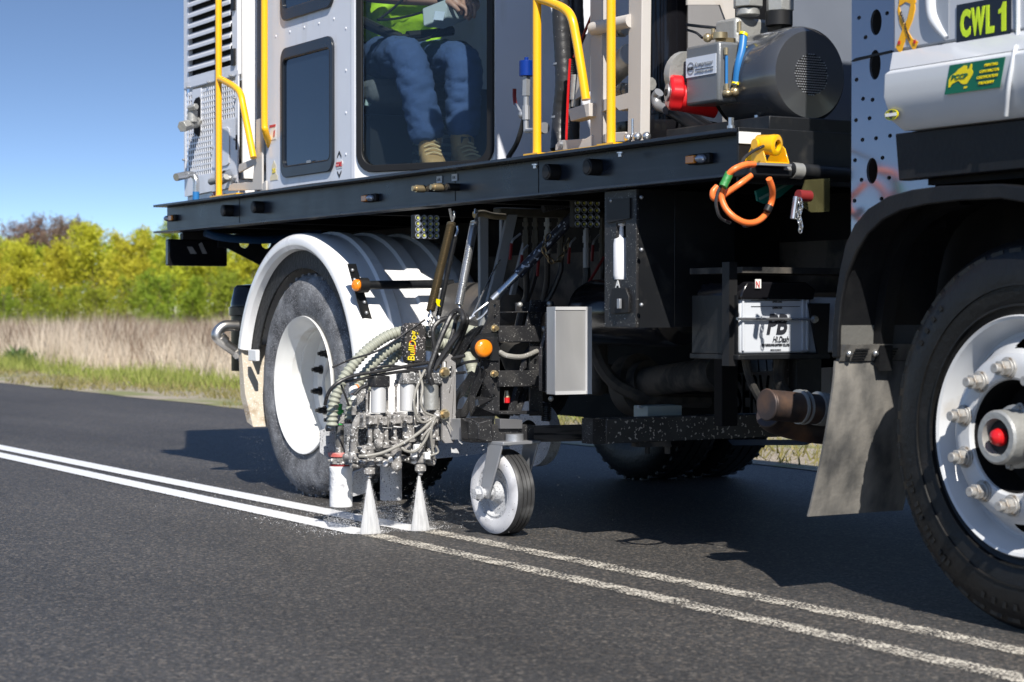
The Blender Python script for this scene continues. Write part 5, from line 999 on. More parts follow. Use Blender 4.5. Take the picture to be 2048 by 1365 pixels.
# --- yellow camera pod on its bracket, cable loop, black pipe
XQ = X1+0.10
q_ = lambda a_, c_, o=0.0: fx(a_, c_, XQ+o)
pd = MB(); ax_ = Vector((0.93, 0.35, -0.10)).normalized(); c0 = q_(1554, 291, 0.03)
pd.lathe(c0, ax_, [(-0.075, 0.001), (-0.075, 0.022), (-0.068, 0.030), (-0.03, 0.0315), (-0.012, 0.034), (0.0, 0.0335), (0.004, 0.028), (0.004, 0.018), (-0.01, 0.017)], 36); pod = part('yellow_camera_pod', pd, yellow, TR, sharp=50)
part('pod_lens', MB().lathe(c0, ax_, [(-0.012, 0.018), (-0.006, 0.010), (-0.005, 0.001)], 24), blackg, pod); part('pod_back_disc', MB().cyl(c0-ax_*0.05-Y_*0.028, c0-ax_*0.05-Y_*0.036, 0.017, 20), yellow, pod)
zb2 = q_(1540, 325).z
def ypl(pts, o, th=0.004): return [Vector((XQ+a, o, z)) for a, z in pts], Y_*th
ya = q_(1524, 310).y; yb = q_(1571, 310).y
b = MB().box(XQ-0.10, XQ+0.02, ya, yb, zb2-0.004, zb2)
for yy in (ya, yb-0.004): b.poly([Vector((XQ-0.10, yy, zb2)), Vector((XQ+0.02, yy, zb2)), Vector((XQ+0.0, yy, zb2+0.045)), Vector((XQ-0.02, yy, zb2+0.06)), Vector((XQ-0.05, yy, zb2+0.06))], Y_*0.004)
part('pod_bracket', b, yellow, TR, bev=0.001); part('bracket_shelf', MB().box(X1+0.013, XQ+0.025, ya-0.03, yb+0.005, zb2-0.012, zb2-0.005), alud, TR)
part('shelf_block', MB().box(X1+0.013, XQ+0.0, q_(1500, 350).y, q_(1585, 350).y, q_(1500, 352).z, zb2-0.013), blacks, TR, bev=0.006)
part('pod_cable', MB().tube([q_(1527, 293, 0.03), q_(1508, 302, 0.04), q_(1490, 315, 0.05), q_(1478, 335, 0.05), q_(1462, 345, 0.05), q_(1440, 375, 0.05), q_(1432, 405, 0.05), q_(1440, 435, 0.05), q_(1460, 446, 0.03)], 0.005, 8), hosem, TR)
cab_ = [(1508, 329), (1490, 330), (1470, 338), (1457, 350), (1445, 375), (1443, 395), (1452, 418), (1470, 436), (1492, 446), (1513, 444), (1530, 431), (1541, 410), (1545, 392), (1544, 375), (1538, 358)]
lp = part('orange_cable_loop', MB().tube([q_(a_, c_, 0.06+0.02*math.sin(i)) for i, (a_, c_) in enumerate(cab_)], 0.0098, 12, 6), orange, TR)
part('orange_cable_loop', MB().tube([q_(1502, 351, 0.05), q_(1480, 368, 0.05), q_(1455, 385, 0.03), q_(1438, 397, 0.02), q_(1427, 396, 0.02), q_(1426, 384, 0.02), q_(1434, 374, 0.02)], 0.0098, 12), orange, TR)
part('green_tape', MB().cyl(q_(1459, 347, 0.06), q_(1446, 374, 0.06), 0.0135, 14), green, lp)
for a_, c_, e_, g_ in ((1488, 447, 1496, 448), (1534, 423, 1539, 412), (1494, 330, 1499, 329)): part('black_tape', MB().cyl(q_(a_, c_, 0.065), q_(e_, g_, 0.065), 0.0125, 12), blackp, lp)
b = MB().cyl(q_(1560, 338, -0.04), q_(1712, 352, -0.04), 0.024, 18); pp2 = part('black_pipe', b, blacks, TR); b = MB().cyl(q_(1545, 338, -0.02), q_(1562, 340, -0.02), 0.015, 10).cyl(q_(1560, 339, -0.02), q_(1575, 341, -0.02), 0.022, 6).cyl(q_(1583, 341, -0.04), q_(1602, 343, -0.04), 0.026, 16); part('pipe_fitting', b, capg, TR)
b = MB().poly([fx(a_, c_, -4.98) for a_, c_ in ((1612, 360), (1660, 357), (1659, 424), (1622, 425), (1598, 405))], X_*-0.006); part('zinc_plate', b, goldzn, TR); p = fx(1597, 392, -4.95); part('red_pin_cap', MB().cyl(fx(1596, 391, -4.95), fx(1620, 393, -4.95), 0.018, 14), redd, TR)
b = MB().cyl(fx(1592, 394, -4.93), fx(1586, 438, -4.93), 0.009, 10); part('hitch_pin', b, zinc, TR)
b = MB()
for i in range(10): p = fx(1600+2*math.sin(i), 402+6.5*i, -4.93); t = [p+Vector((0, math.cos(a)*0.006*(1 if i % 2 else .3), math.sin(a)*0.010))+X_*(0.006*math.cos(a) if i % 2 == 0 else 0) for a in [2*PI*k/8 for k in range(8)]]; b.tube(t, 0.002, 5, 1, True)
part('pin_chain', b, zinc, TR)
part('teal_strap', MB().poly([fx(a_, c_, -5.25) for a_, c_ in ((1512, 382), (1545, 366), (1600, 362), (1560, 395), (1530, 408), (1516, 402))], X_*-0.01), teal, TR); part('strap_stripe', MB().poly([fx(a_, c_, -5.245) for a_, c_ in ((1517, 396), (1570, 369), (1575, 371), (1520, 401))], X_*0.002), mat('teal_stripe', (0.15, 0.3, 0.28), 0.5), TR)

# --- black tool box under the beam with the bottle slot
XB = -5.86; xe = fy(1272, 640, 3.83).x; zb3 = zy(1210, 655, 3.83); yin = fx(1470, 630, xe).y
hole = [fy(1233, 448, 3.83), fy(1251, 444, 3.83), fy(1252, 558, 3.83), fy(1232, 562, 3.83)]
xB = fy(1209, 600, 3.83).x
b = MB().poly([(xB, 3.83, zb3), (xe, 3.83, zb3), (xe, 3.83, ZBm-0.004), (xB, 3.83, ZBm-0.004)], Y_*0.012, [hole]); tbx = part('black_tool_box', b, blackspk, TR, bev=0.002)
part('box_body', MB().box(xB+0.0, xe, 3.99, yin, zb3+0.002, ZBm-0.004), blacks, tbx, bev=0.003); part('box_front', MB().box(xe-0.012, xe, 3.842, 3.99, zb3, ZBm-0.004), blacks, tbx); part('box_bottom', MB().box(xB, xe-0.012, 3.842, 3.99, zb3, zb3+0.01), blacks, tbx); part('box_side', MB().box(xB, xB+0.01, 3.842, 3.99, zb3+0.01, ZBm-0.004), blacks, tbx)
b = MB().poly([fy(a_, c_, 3.829) for a_, c_ in ((1216, 400), (1262, 396), (1262, 437), (1216, 447))], Y_*-0.006); part('box_flap', b, blackp, tbx)
b = MB().poly([fy(a_, c_, 3.829) for a_, c_ in ((1228, 578), (1255, 576), (1262, 595), (1261, 626), (1226, 628), (1226, 594))], Y_*-0.01); lp2 = part('latch_plate', b, blackp, tbx, bev=0.002); part('latch', MB().obox(fy(1238, 618, 3.815), X_*0.018, Z_*0.035, Y_*-0.01), alud, lp2, bev=0.002)
text('latch_letter', 'A', fy(1231, 576, 3.829), X_, Z_, 0.030, 0.026, labelw, tbx, bold=0.02)
for a_, c_ in ((1223, 402), (1283, 395), (1283, 500), (1283, 610)): part('box_bolt', MB().ball(fy(a_, c_, 3.826), 0.007, 6), alud, tbx)
btl = MB().lathe((fy(1243, 500, 3.852).x, 3.852, 0), Z_, [(zy(1242, 560, 3.89), 0.001), (zy(1242, 560, 3.89), 0.025), (zy(1242, 552, 3.89), 0.029), (zy(1242, 490, 3.89), 0.029), (zy(1242, 480, 3.89), 0.026), (zy(1242, 476, 3.89), 0.010), (zy(1242, 455, 3.89), 0.008), (zy(1242, 452, 3.89), 0.016), (zy(1242, 447, 3.89), 0.016), (zy(1242, 446, 3.89), 0.001)], 24)
tag(part('soap_bottle', btl, pale, None), 'white pump bottle standing in the slot of the black tool box', 'bottle')
part('tank_bracket_post', MB().box(fy(1428, 640, 3.95).x-0.05, fy(1428, 640, 3.95).x, fx(1428, 700, -5.9).y, fx(1476, 700, -5.9).y, 0.44, 0.9), blacks, TR, bev=0.003)
part('tank_bracket_post', MB().box(-5.98, -5.93, fx(1455, 700, -5.95).y-0.04, fx(1474, 700, -5.95).y-0.01, 0.44, ZBm), dark, TR, bev=0.003)

# --- battery box
XV = -5.32
bq = lambda a_, c_, o=0.0: fx(a_, c_, XV+o)
y0 = bq(1480, 650).y; y1 = bq(1617, 650).y; zb4 = bq(1500, 708).z; zt4 = bq(1500, 597).z
b = MB().box(XV-0.24, XV, y0, y1, zb4, zt4); bat = part('battery', b, battw, TR, bev=0.008); b = MB()
for yy in (y0+0.006, y1-0.012, y1-0.03): b.box(XV, XV+0.006, yy, yy+0.008, zb4+0.01, zt4-0.004)
part('case_rib', b, battw, bat, bev=0.001)
b = MB().poly([Vector((XV-0.24, y, z)) for y, z in ((y0-0.008, zt4-0.004), (y1+0.012, zt4-0.004), (y1+0.02, zt4+0.03), (y1-0.02, zt4+0.055), (y0+0.02, zt4+0.055), (y0-0.004, zt4+0.02))], X_*0.255); lid = part('battery_lid', b, blackg, bat, bev=0.006)
part('lid_label', MB().obox(bq(1510, 577, 0.02), Y_*0.024, Z_*0.03, X_*0.002), labelw, lid); text('lid_mark', 'N', bq(1512, 576, 0.023), Y_, Z_, 0.014, 0.022, redink, lid)
part('battery_strap', MB().cyl(bq(1474, 638, 0.012), bq(1628, 639, 0.012), 0.005, 8), zinc, bat)
part('battery_tray', MB().box(XV-0.26, XV+0.02, y0-0.02, y1+0.08, zb4-0.02, zb4-0.002), blacks, bat, bev=0.003)
b = MB().poly([bq(a_, c_, 0.02) for a_, c_ in ((1618, 607), (1660, 607), (1655, 713), (1637, 713))], X_*-0.01); br = part('battery_bracket', b, blackp, bat); part('bracket_nut', hexbolt(MB(), bq(1628, 639, 0.02), X_, 0.010, 0.014), zinc, br)
part('battery_darkening_plate', MB().box(XV-0.25, XV+0.004, y0-0.016, y0-0.010, zb4, zt4+0.01), blacks, TR)  # black sheet added to darken the battery's sunlit side
part('bracket_post', MB().box(XV-0.05, XV-0.01, bq(1462, 650).y, y0-0.004, zb4-0.04, zt4+0.12), blackp, TR)
part('neighbour_case', MB().box(XV-0.22, XV-0.02, y1+0.015, y1+0.25, zb4, zt4+0.005), battw, TR, bev=0.008)
text('battery_lettering', 'PB', bq(1533, 669, 0.002), Y_, Z_, 0.088, 0.068, inkd, bat, bold=0.03, shear=0.25)
text('battery_lettering', 'Hi.Dash', bq(1545, 685, 0.002), Y_, Z_, 0.068, 0.020, inkd, bat, bold=0.01, shear=0.4)
text('battery_lettering', 'THE FURUKAWA BATTERY CO.,LTD.', bq(1523, 694, 0.002), Y_, Z_, 0.118, 0.010, inkd, bat, bold=0.03); text('battery_lettering', 'MADE IN JAPAN', bq(1541, 702, 0.002), Y_, Z_, 0.043, 0.005, inkd, bat, bold=0.02)
for py in (602, 614): part('level_line', MB().obox(bq(1502, py, 0.001), Y_*0.205, Z_*0.002, X_*0.001), inkd, bat)
text('battery_lettering', 'UPPER LEVEL', bq(1545, 606, 0.002), Y_, Z_, 0.04, 0.006, inkd, bat); text('battery_lettering', 'LOWER LEVEL', bq(1545, 618, 0.002), Y_, Z_, 0.04, 0.006, inkd, bat)
# --- exhaust pipe, far panel with lettering, air tanks, drive shaft
ex = lambda a_, c_: fx(a_, c_, -5.05)
b = MB().cyl(ex(1536, 810), ex(1730, 828), 0.049, 40); b.cyl(ex(1532, 810), ex(1537, 810), 0.052, 40); b.tube([ex(1575, 832)-X_*0.10, ex(1600, 846)-X_*0.12, ex(1660, 862)-X_*0.12, ex(1720, 868)-X_*0.12], 0.045, 20); exh = part('exhaust_pipe', b, rustp, TR, bev=0.004)
b = MB().cyl(ex(1596, 814), ex(1600, 814), 0.056, 28).cyl(ex(1606, 815), ex(1609, 815), 0.056, 28).cyl(ex(1632, 817), ex(1648, 819), 0.055, 28); part('pipe_weld', b, capg, exh)
YF = 5.95
fp = part('lettered_far_panel', MB().poly([fy(a_, c_, YF) for a_, c_ in ((1380, 752), (1660, 735), (1660, 834), (1380, 834))], Y_*0.02), letp, TR)
A_ = fy(1392, 822, YF-0.002); text('panel_lettering', 'TRACSERV', A_, X_, Z_, (fy(1540, 822, YF).x-A_.x), 0.20, inkd, fp, bold=0.02); A2 = fy(1556, 822, YF-0.002); text('panel_lettering', 'TRUCK', A2, X_, Z_, (fy(1640, 822, YF).x-A2.x), 0.20, inkd, fp, bold=0.02)
part('far_shade_panel', MB().box(-7.9, -4.7, 6.12, 6.15, 0.40, ZBm), dark, TR); part('inner_shade_panel', MB().box(-10.2, fy(1462, 790, 5.6).x, 5.58, 5.60, 0.31, ZBm), dark, TR)  # dark panels added to block light and view beneath the truck
part('blue_underpanel', MB().poly([fy(a_, c_, 5.9) for a_, c_ in ((1455, 880), (1625, 880), (1618, 886), (1605, 891), (1465, 891))], Y_*0.02), bluebl, TR)
def htank(X0_, X1_, Y, Z, R, m=blackg, nm='air_tank'): return part(nm, MB().lathe((0, Y, Z), X_, [(X0_, 0.001), (X0_+0.01, R*0.6), (X0_+0.05, R*0.93), (X0_+0.09, R), (X1_-0.09, R), (X1_-0.05, R*0.93), (X1_-0.01, R*0.6), (X1_, 0.001)], 40), m, TR, sharp=20)
htank(-6.95, -6.22, 4.42, 0.86, 0.135)
pt = fx(1018, 615, -7.35); htank(-7.9, -7.32, pt.y, pt.z, 0.11, mat('dusty_tank', (0.10, 0.095, 0.09), 0.4, metal=0.3, dirt=((0.20, 0.17, 0.14), 6, 0.5, 0.7)))
for yy in (4.3, 4.5): part('tank_strap', MB().lathe((0, pt.y, pt.z), X_, [(-7.6+yy-4.3, 0.112), (-7.57+yy-4.3, 0.112)], 32), blackp, TR)
b = MB().cyl((-7.9, 5.05, 0.56), fx(1425, 750, -6.3)+Vector((0.4, 0.3, 0.0)), 0.055, 24); b.cyl(fx(1290, 765, -7.0), fx(1305, 763, -6.95), 0.125, 28); 
part('drive_shaft', MB().cyl(fx(1290, 765, -6.95), fx(1440, 745, -6.3), 0.062, 28), dusty, TR); part('shaft_flange', MB().cyl(fx(1283, 768, -6.98), fx(1300, 765, -6.93), 0.095, 32).cyl(fx(1260, 772, -7.05), fx(1284, 768, -6.98), 0.13, 36).cyl(fx(1406, 749, -6.48), fx(1430, 746, -6.4), 0.072, 28), dusty, TR, bev=0.004)
part('axle_support_box', MB().obox(fx(1267, 836, -6.6), Y_*0.165, Z_*0.05, X_*0.1), mat('pale_green_grey', (0.35, 0.40, 0.38), 0.6), TR, bev=0.003)
b = MB()
for a_ in (1278, 1318): hexbolt(b, fx(a_, 817, -6.53), Z_, 0.010, 0.012)
part('support_bolts', b, alud, TR)
b = MB().box(-7.3, -4.9, 4.56, 4.62, 0.80, 0.93); part('side_member', b, dusty, TR); b = MB()
for i in range(9): hexbolt(b, (-6.9+0.2*i, 4.56, 0.86), (0, -1, 0), 0.011, 0.014)
part('member_bolts', b, alud, TR)
b = MB().box(-7.9, -7.2, 4.62, 4.7, 0.5, 0.9); part('suspension_casting', b, dusty, TR, bev=0.03)
b = MB().tube([(-7.1, 4.5, 0.85), (-7.0, 4.55, 0.6), (-6.9, 4.7, 0.5), (-6.9, 5.0, 0.48)], 0.03, 8); b.tube([fx(1560, 720, -5.4), fx(1557, 760, -5.4), fx(1575, 790, -5.4)], 0.02, 8); b.tube([fx(1490, 715, -5.4), fx(1500, 760, -5.4), fx(1520, 800, -5.4)], 0.014, 8); b.box(-5.5, -5.46, fx(1554, 740, -5.48).y, fx(1568, 740, -5.48).y, 0.5, 0.75); part('underbody_hoses', b, dusty, TR)
b = MB().box(-5.75, -5.25, 4.7, 5.4, 0.80, 0.86); part('gearbox', b, dark, TR, bev=0.03)
part('inner_dark_panel', MB().box(-5.95, -5.9, 4.35, 4.6, 0.9, ZBm), dark, TR); part('mid_shelf', MB().box(-5.6, -5.3, 3.98, 4.7, 0.99, 1.01), dusty, TR)
# --- small things under the beam: valves, levers, hoses, struts
XK = -7.0; kx = lambda a_, c_, o=0.0: fx(a_, c_, XK+o)
dvalve = mat('grimy_valve_brass', (0.10, 0.09, 0.07), 0.5, metal=0.4, var=0.3, vs=40)
b = MB().obox(kx(1000, 432), Y_*0.62, Z_*0.035, X_*-0.06); part('valve_manifold', b, dvalve, TR, bev=0.006)
for i, (a_, hgt) in enumerate(((1052, 86), (1071, 76), (1095, 66), (1121, 84), (1173, 100), (1205, 80))):
    b = MB(); yb_ = 436
    for j, (dy, r) in enumerate(((0, .010), (9, .015), (17, .009), (24, .014), (36, .017), (50, .012), (60, .015), (hgt, .013))):
        nx_ = ((0, 9, 17, 24, 36, 50, 60, hgt, hgt+10))[j+1]; b.cyl(kx(a_, yb_+dy), kx(a_, yb_+min(nx_, hgt+6)), r, 8)
    part('valve_column', b, (dvalve, dvalve, capg, dvalve, alud, dvalve)[i], TR)
    yy = yb_+hgt; dx = (14, -6, 10, -18, -4, 6)[i]
    b = MB().tube([kx(a_, yy), kx(a_, yy+22), kx(a_+dx*0.5-6, yy+60, -0.02), kx(a_+dx-20, yy+105, -0.05), kx(a_+dx-30, yy+150, -0.08)], 0.016 if i in (1, 4) else 0.012, 10); part('drop_hose', b, hosem, TR)
for (a_, c_, e_) in ((1037, 472, -12), (1052, 495, 0), (1147, 480, 0), (1194, 475, 0), (1086, 505, -2)):
    part('lever_arm', MB().tube([kx(a_+4, c_-4, 0.03), kx(a_-6+e_*0.4, c_+8, 0.03), kx(a_-8+e_*0.5, c_+16, 0.03)], 0.005, 6), alud, TR); part('red_lever', MB().tube([kx(a_-8+e_*0.5, c_+15, 0.03), kx(a_-10+e_*0.6, c_+48, 0.03)], 0.0075, 8, flat=0.6), redd, TR)
part('red_cable', MB().tube([kx(1208, 515, 0.05), kx(1190, 545, 0.05), kx(1172, 575, 0.05)], 0.006, 6), redd, TR)
part('manifold_pipe', MB().tube([kx(948, 430), kx(965, 427), kx(985, 432), kx(1010, 434)], 0.014, 10), brass, TR)
b = MB().tube([kx(1086, 418, 0.1), kx(1110, 412, 0.1), kx(1140, 408, 0.1)], lambda L, t: 0.016*(1+0.15*math.sin(L*500)), 10, 30); part('corrugated_duct', b, blackp, TR)
def strut(pts, X, m=alud, th=0.02, nm='grey_strut'): return part(nm, MB().poly([fx(a_, c_, X) for a_, c_ in pts], X_*-th), m, TR, bev=0.002)
gst = mat('grey_painted_steel', (0.26, 0.27, 0.275), 0.45, var=0.08)
strut([(960, 430), (977, 430), (977, 655), (961, 655)], -7.05, gst); strut([(1016, 428), (1036, 428), (1002, 585), (978, 655), (962, 655), (986, 560)], -7.0, gst); strut([(1050, 480), (1054, 482), (1032, 590), (1022, 590)], -7.1, gst)
strut([(1003, 440), (1006, 440), (1006, 560), (1003, 560)], -7.15, gst)
# LED work lamps, one more as a shared mesh
def worklamp(px0, py0, px1, py1, X, label):
    p = fx(px0, py1, X); q = fx(px1, py0, X); w1 = q.y-p.y; h1 = q.z-p.z
    lampo = part('work_lamp', MB().obox(p, Y_*w1, Z_*h1, X_*-0.035), blackp, TR, label, bev=0.005)
    ref = None
    for i in range(4):
        for j in range(4):
            c = p+Y_*w1*(i+0.5+0.02)/4.05+Z_*h1*(j+0.5)/4.05+X_*0.002
            if ref is None: ref = part('led_reflector', MB().lathe((0, 0, 0), X_, [(-0.004, 0.004), (-0.001, w1*0.075), (0.002, w1*0.095), (0.002, w1*0.105), (0.0, w1*0.11)], 16), clearl, lampo); o1 = Vector(WL[ref.name]); ref.location = c+o1-WL[lampo.name]; led = part('led_chip', MB().cyl((0, 0, 0), (0.003, 0, 0), w1*0.042, 10), mat('yellow_led_chip', (0.55, 0.55, 0.12), 0.4), lampo); o2 = Vector(WL[led.name]); led.location = c+o2-WL[lampo.name]
            else: again(ref, c+o1, lampo); again(led, c+o2, lampo)
    return lampo
worklamp(829, 431, 879, 477, -7.25, 'translucent sixteen-LED lamp beside the rear mudguard'); worklamp(1148, 400, 1200, 455, -6.55, 'square sixteen-LED lamp left of the black tool box')

# ================================================================== SPRAY CARRIAGE (swings beside the truck on springs)
XG = -6.9; gx = lambda a_, c_, o=0.0: fx(a_, c_, XG+o+0.25*min(1, max(0, (a_-914)/44)))
SC = thing('spray_carriage', (XG, 3.9, 0), 'black steel spray carriage with paint-crusted guns, hung by springs beside the rear wheel', 'spray rig')
def gp_(nm, pts, o=0.0, th=0.010, m=blackspk, par=SC, holes=(), bev=0.0015): return part(nm, MB().poly([gx(a_, c_, o) for a_, c_ in pts], X_*-th, [[gx(a_, c_, o) for a_, c_ in h] for h in holes]), m, par, bev=bev)
def rh(cx, cy, w_, h, n=3): return [(cx+a_, cy-c_) for a_, c_ in rrect(w_, h, min(w_, h)/2-0.01, n)]
# main plates
gp_('mounting_plate', [(980, 601), (1000, 600), (999, 832), (942, 834), (941, 790), (960, 745), (966, 700), (962, 668), (975, 640)], holes=[rh(990, 612, 5, 8), rh(990, 634, 5, 8), rh(966, 745, 9, 26), rh(987, 771, 6, 8), rh(987, 793, 6, 8), rh(955, 806, 9, 16)])
gp_('mounting_plate', [(1063, 601), (1082, 600), (1083, 660), (1086, 832), (1060, 832), (1060, 660), (1052, 652)], holes=[rh(1071, 613, 5, 7), rh(1071, 634, 5, 7), rh(1071, 724, 6, 11)])
gp_('slider_link', [(998, 652), (1083, 652), (1083, 684), (998, 684)], 0.02, 0.02); gp_('slider_link', [(998, 742), (1083, 741), (1083, 773), (998, 774)], 0.02, 0.02)
gp_('bottom_ledge', [(998, 823), (1080, 823), (1080, 829), (998, 829)], 0.03, 0.06); gp_('top_bar', [(1033, 606), (1107, 603), (1112, 624), (1033, 626)], -0.03, 0.012); gp_('top_shelf', [(1012, 624), (1112, 622), (1112, 625), (1012, 626)], 0.01, 0.05)
for a_, c_ in ((989, 657), (988, 748)):
    b = MB().cyl(gx(a_, c_), gx(a_, c_, 0.012), 0.014, 18); hexbolt(b, gx(a_, c_, 0.008), X_, 0.010, 0.02); part('pivot_bolt', b, brass, SC)
for a_, c_ in ((1087, 658), (1086, 748), (1040, 610), (1099, 608), (1102, 798)): part('dome_nut', MB().ball(gx(a_, c_, 0.012), 0.011, 7), capg, SC)
gp_('curved_arm', [(985, 650), (985, 664), (960, 668), (938, 690), (925, 715), (918, 735), (908, 726), (912, 700), (925, 678), (945, 659), (965, 651)], -0.012, 0.012)
gp_('lower_arm', [(945, 742), (952, 752), (930, 790), (918, 800), (912, 825), (906, 815), (910, 788), (925, 770)], -0.012, 0.012); gp_('diagonal_arm', [(955, 730), (975, 745), (962, 770), (935, 832), (915, 838), (940, 790)], 0.006, 0.008, blackspk)
b = MB().cyl(gx(912, 829, -0.01), gx(924, 829, -0.01), 0.022, 16); part('rubber_bush', b, blackp, SC)
lm1 = part('lamp_mount', MB().poly([gx(a_, c_, 0.008) for a_, c_ in ((948, 676), (962, 668), (998, 665), (998, 722), (985, 722), (965, 718), (950, 712))], X_*-0.006), blackg, SC, bev=0.002)
p = gx(962, 697, 0.0); b = MB().lathe(p, (0.95, -0.25, 0), [(0.0, 0.043), (0.02, 0.043), (0.035, 0.036), (0.04, 0.033)], 36); part('lamp_housing', b, blackp, SC)
p = gx(966, 697, 0.035); part('amber_lamp', MB().lathe(p, (0.97, -0.1, 0), [(0.0, 0.034), (0.014, 0.034), (0.02, 0.030), (0.024, 0.02), (0.025, 0.001)], 36), amber, SC)
# silver control box with dark bracket side
XG_ = XG; XG = -6.26; p = fx(1110, 790, XG+0.06); q = fx(1182, 614, XG+0.06)
b = MB().box(XG+0.0, XG+0.06, p.y, q.y, p.z, q.z); sb = part('silver_box', b, mat('galvanised_sheet', (0.50, 0.50, 0.50), 0.4, metal=0.5, var=0.12, vs=4, dirt=((0.36, 0.36, 0.37), 6, 0.45, 0.75, (1, 1, 0.25))), SC, bev=0.002)
b = MB().obox(Vector((XG+0.06, q.y-0.022, p.z)), Y_*0.022, Z_*(q.z-p.z), X_*0.006); b.obox(Vector((XG+0.06, p.y, p.z)), Y_*(q.y-p.y-0.024), Z_*0.012, X_*0.003); b.obox(Vector((XG+0.06, p.y, q.z-0.012)), Y_*(q.y-p.y-0.024), Z_*0.012, X_*0.003); part('box_edge_strip', b, alu, sb); XG = XG_
gp_('box_bracket', [(1083, 700), (1105, 622), (1112, 622), (1112, 790), (1083, 782)], 0.30, 0.02, blackspk); part('box_mount', MB().box(-6.34, -6.262, fx(1112, 700, -6.26).y, fx(1170, 700, -6.26).y, 0.56, 0.86), blackspk, SC, bev=0.003)
part('cable', MB().tube([gx(1000, 705, 0.0), gx(1015, 712, 0.03), gx(1045, 714, 0.03), gx(1074, 703, 0.0)], 0.010, 10), tubem, SC)
part('spring_coil', MB().helix(gx(1092, 805, -0.04), gx(1092, 842, -0.04), 0.018, 0.004, 9), blacks, SC)
for (x0, y0_, x1_, y1_) in ((1060, 690, 1020, 830), (1040, 775, 1020, 828), (1050, 780, 1033, 828)): part('inner_brace', MB().tube([gx(x0, y0_, -0.08), gx(x1_, y1_, -0.05)], 0.016, 6), blackspk, SC)
b = MB().lathe(gx(1030, 700, -0.15), Z_, [(-0.09, 0.035), (-0.03, 0.06), (0.02, 0.085), (0.03, 0.085)], 24); part('inner_bellows', b, dusty, SC); part('red_fitting', MB().cyl(gx(1014, 795, -0.03), gx(1014, 806, -0.03), 0.011, 10), red, SC); part('brass_tip', MB().cyl(gx(1014, 782, -0.03), gx(1014, 795, -0.03), 0.008, 8, 0.012), brass, SC)
# lower box beams
q = gx(940, 832, 0.03); r_ = gx(984, 886, 0.03)
b = MB().poly([gx(a_, c_, 0.04) for a_, c_ in ((941, 838), (985, 838), (985, 886), (942, 886))], X_*-0.08, [[gx(a_, c_, 0.04) for a_, c_ in ((945, 846), (957, 846), (957, 879), (945, 879))]]); part('square_tube_end', b, blackspk, SC, bev=0.003)
gp_('cross_tube', [(985, 850), (1068, 850), (1068, 886), (985, 886)], 0.035, 0.06, blackspk); gp_('tube_clamp', [(1000, 838), (1045, 840), (1045, 858), (1000, 858)], 0.05, 0.04, mat('dark_grey_clamp', (0.11, 0.11, 0.115), 0.5))
gp_('slide_tube', [(1066, 853), (1190, 850), (1190, 882), (1066, 885)], 0.02, 0.05, mat('worn_slide_bar', (0.14, 0.13, 0.12), 0.3, metal=0.5, dirt=((0.03, 0.03, 0.03), 10, 0.5, 0.6, (1, 0.5, 9))))
# truck's own cross beam that carries the slide (fixed to the truck)
xbm = -6.38; e0 = fx(1186, 840, xbm); e1 = fx(1212, 888, xbm); e2 = fx(1562, 888, xbm); ztb = fx(1212, 838, xbm).z; zbb = fx(1212, 888, xbm).z
b = MB().box(xbm-0.08, xbm, e1.y, e2.y+0.5, zbb, ztb); cbm = part('cross_beam', b, mat('chipped_black_beam', (0.025, 0.025, 0.027), 0.45, speck=((0.42, 0.40, 0.36), 30, 0.62), dirt=((0.05, 0.05, 0.05), 6, 0.5, 0.7)), TR, bev=0.004)
b = MB().poly([(xbm-0.002, e0.y, zbb), (xbm-0.002, e1.y-0.001, zbb), (xbm-0.002, e1.y-0.001, ztb), (xbm-0.002, e0.y, ztb)], X_*-0.006).box(xbm-0.08, xbm-0.008, e0.y, e0.y+0.006, zbb, ztb); part('beam_end_channel', b, blackspk, cbm)
b = MB()
for a_ in (1295, 1335): hexbolt(b, fx(a_, 890, xbm-0.03), -Z_, 0.012, 0.035)
b.box(xbm-0.07, xbm-0.01, fx(1283, 890, xbm).y, fx(1345, 890, xbm).y, zbb-0.02, zbb-0.001); part('clamp_bolts', b, dusty, cbm)
# slotted guide plate
gp_('guide_plate', [(885, 716), (893, 709), (903, 710), (912, 720), (912, 876), (907, 886), (890, 887), (885, 880)], 0.03, 0.014, mat('dusty_grey_plate', (0.26, 0.25, 0.245), 0.6, speck=((0.5, 0.5, 0.5), 60, 0.66)), holes=[rh(902, 745, 6, 24), rh(891, 735, 6, 24), rh(891, 830, 6, 20), rh(903, 850, 4, 10)])
for c_ in (745, 829): b = MB().cyl(gx(889, c_, 0.03), gx(889, c_, 0.045), 0.021, 18); hexbolt(b, gx(887, c_, 0.04), X_, 0.013, 0.025); part('guide_bolt', b, brass, SC)
gp_('cross_bar', [(880, 838), (945, 838), (945, 880), (880, 880)], -0.03, 0.04, alud)
gp_('dust_skirt', [(872, 884), (1040, 868), (1040, 880), (1020, 893), (990, 905), (950, 910), (872, 918)], -0.18, 0.01, greycake)
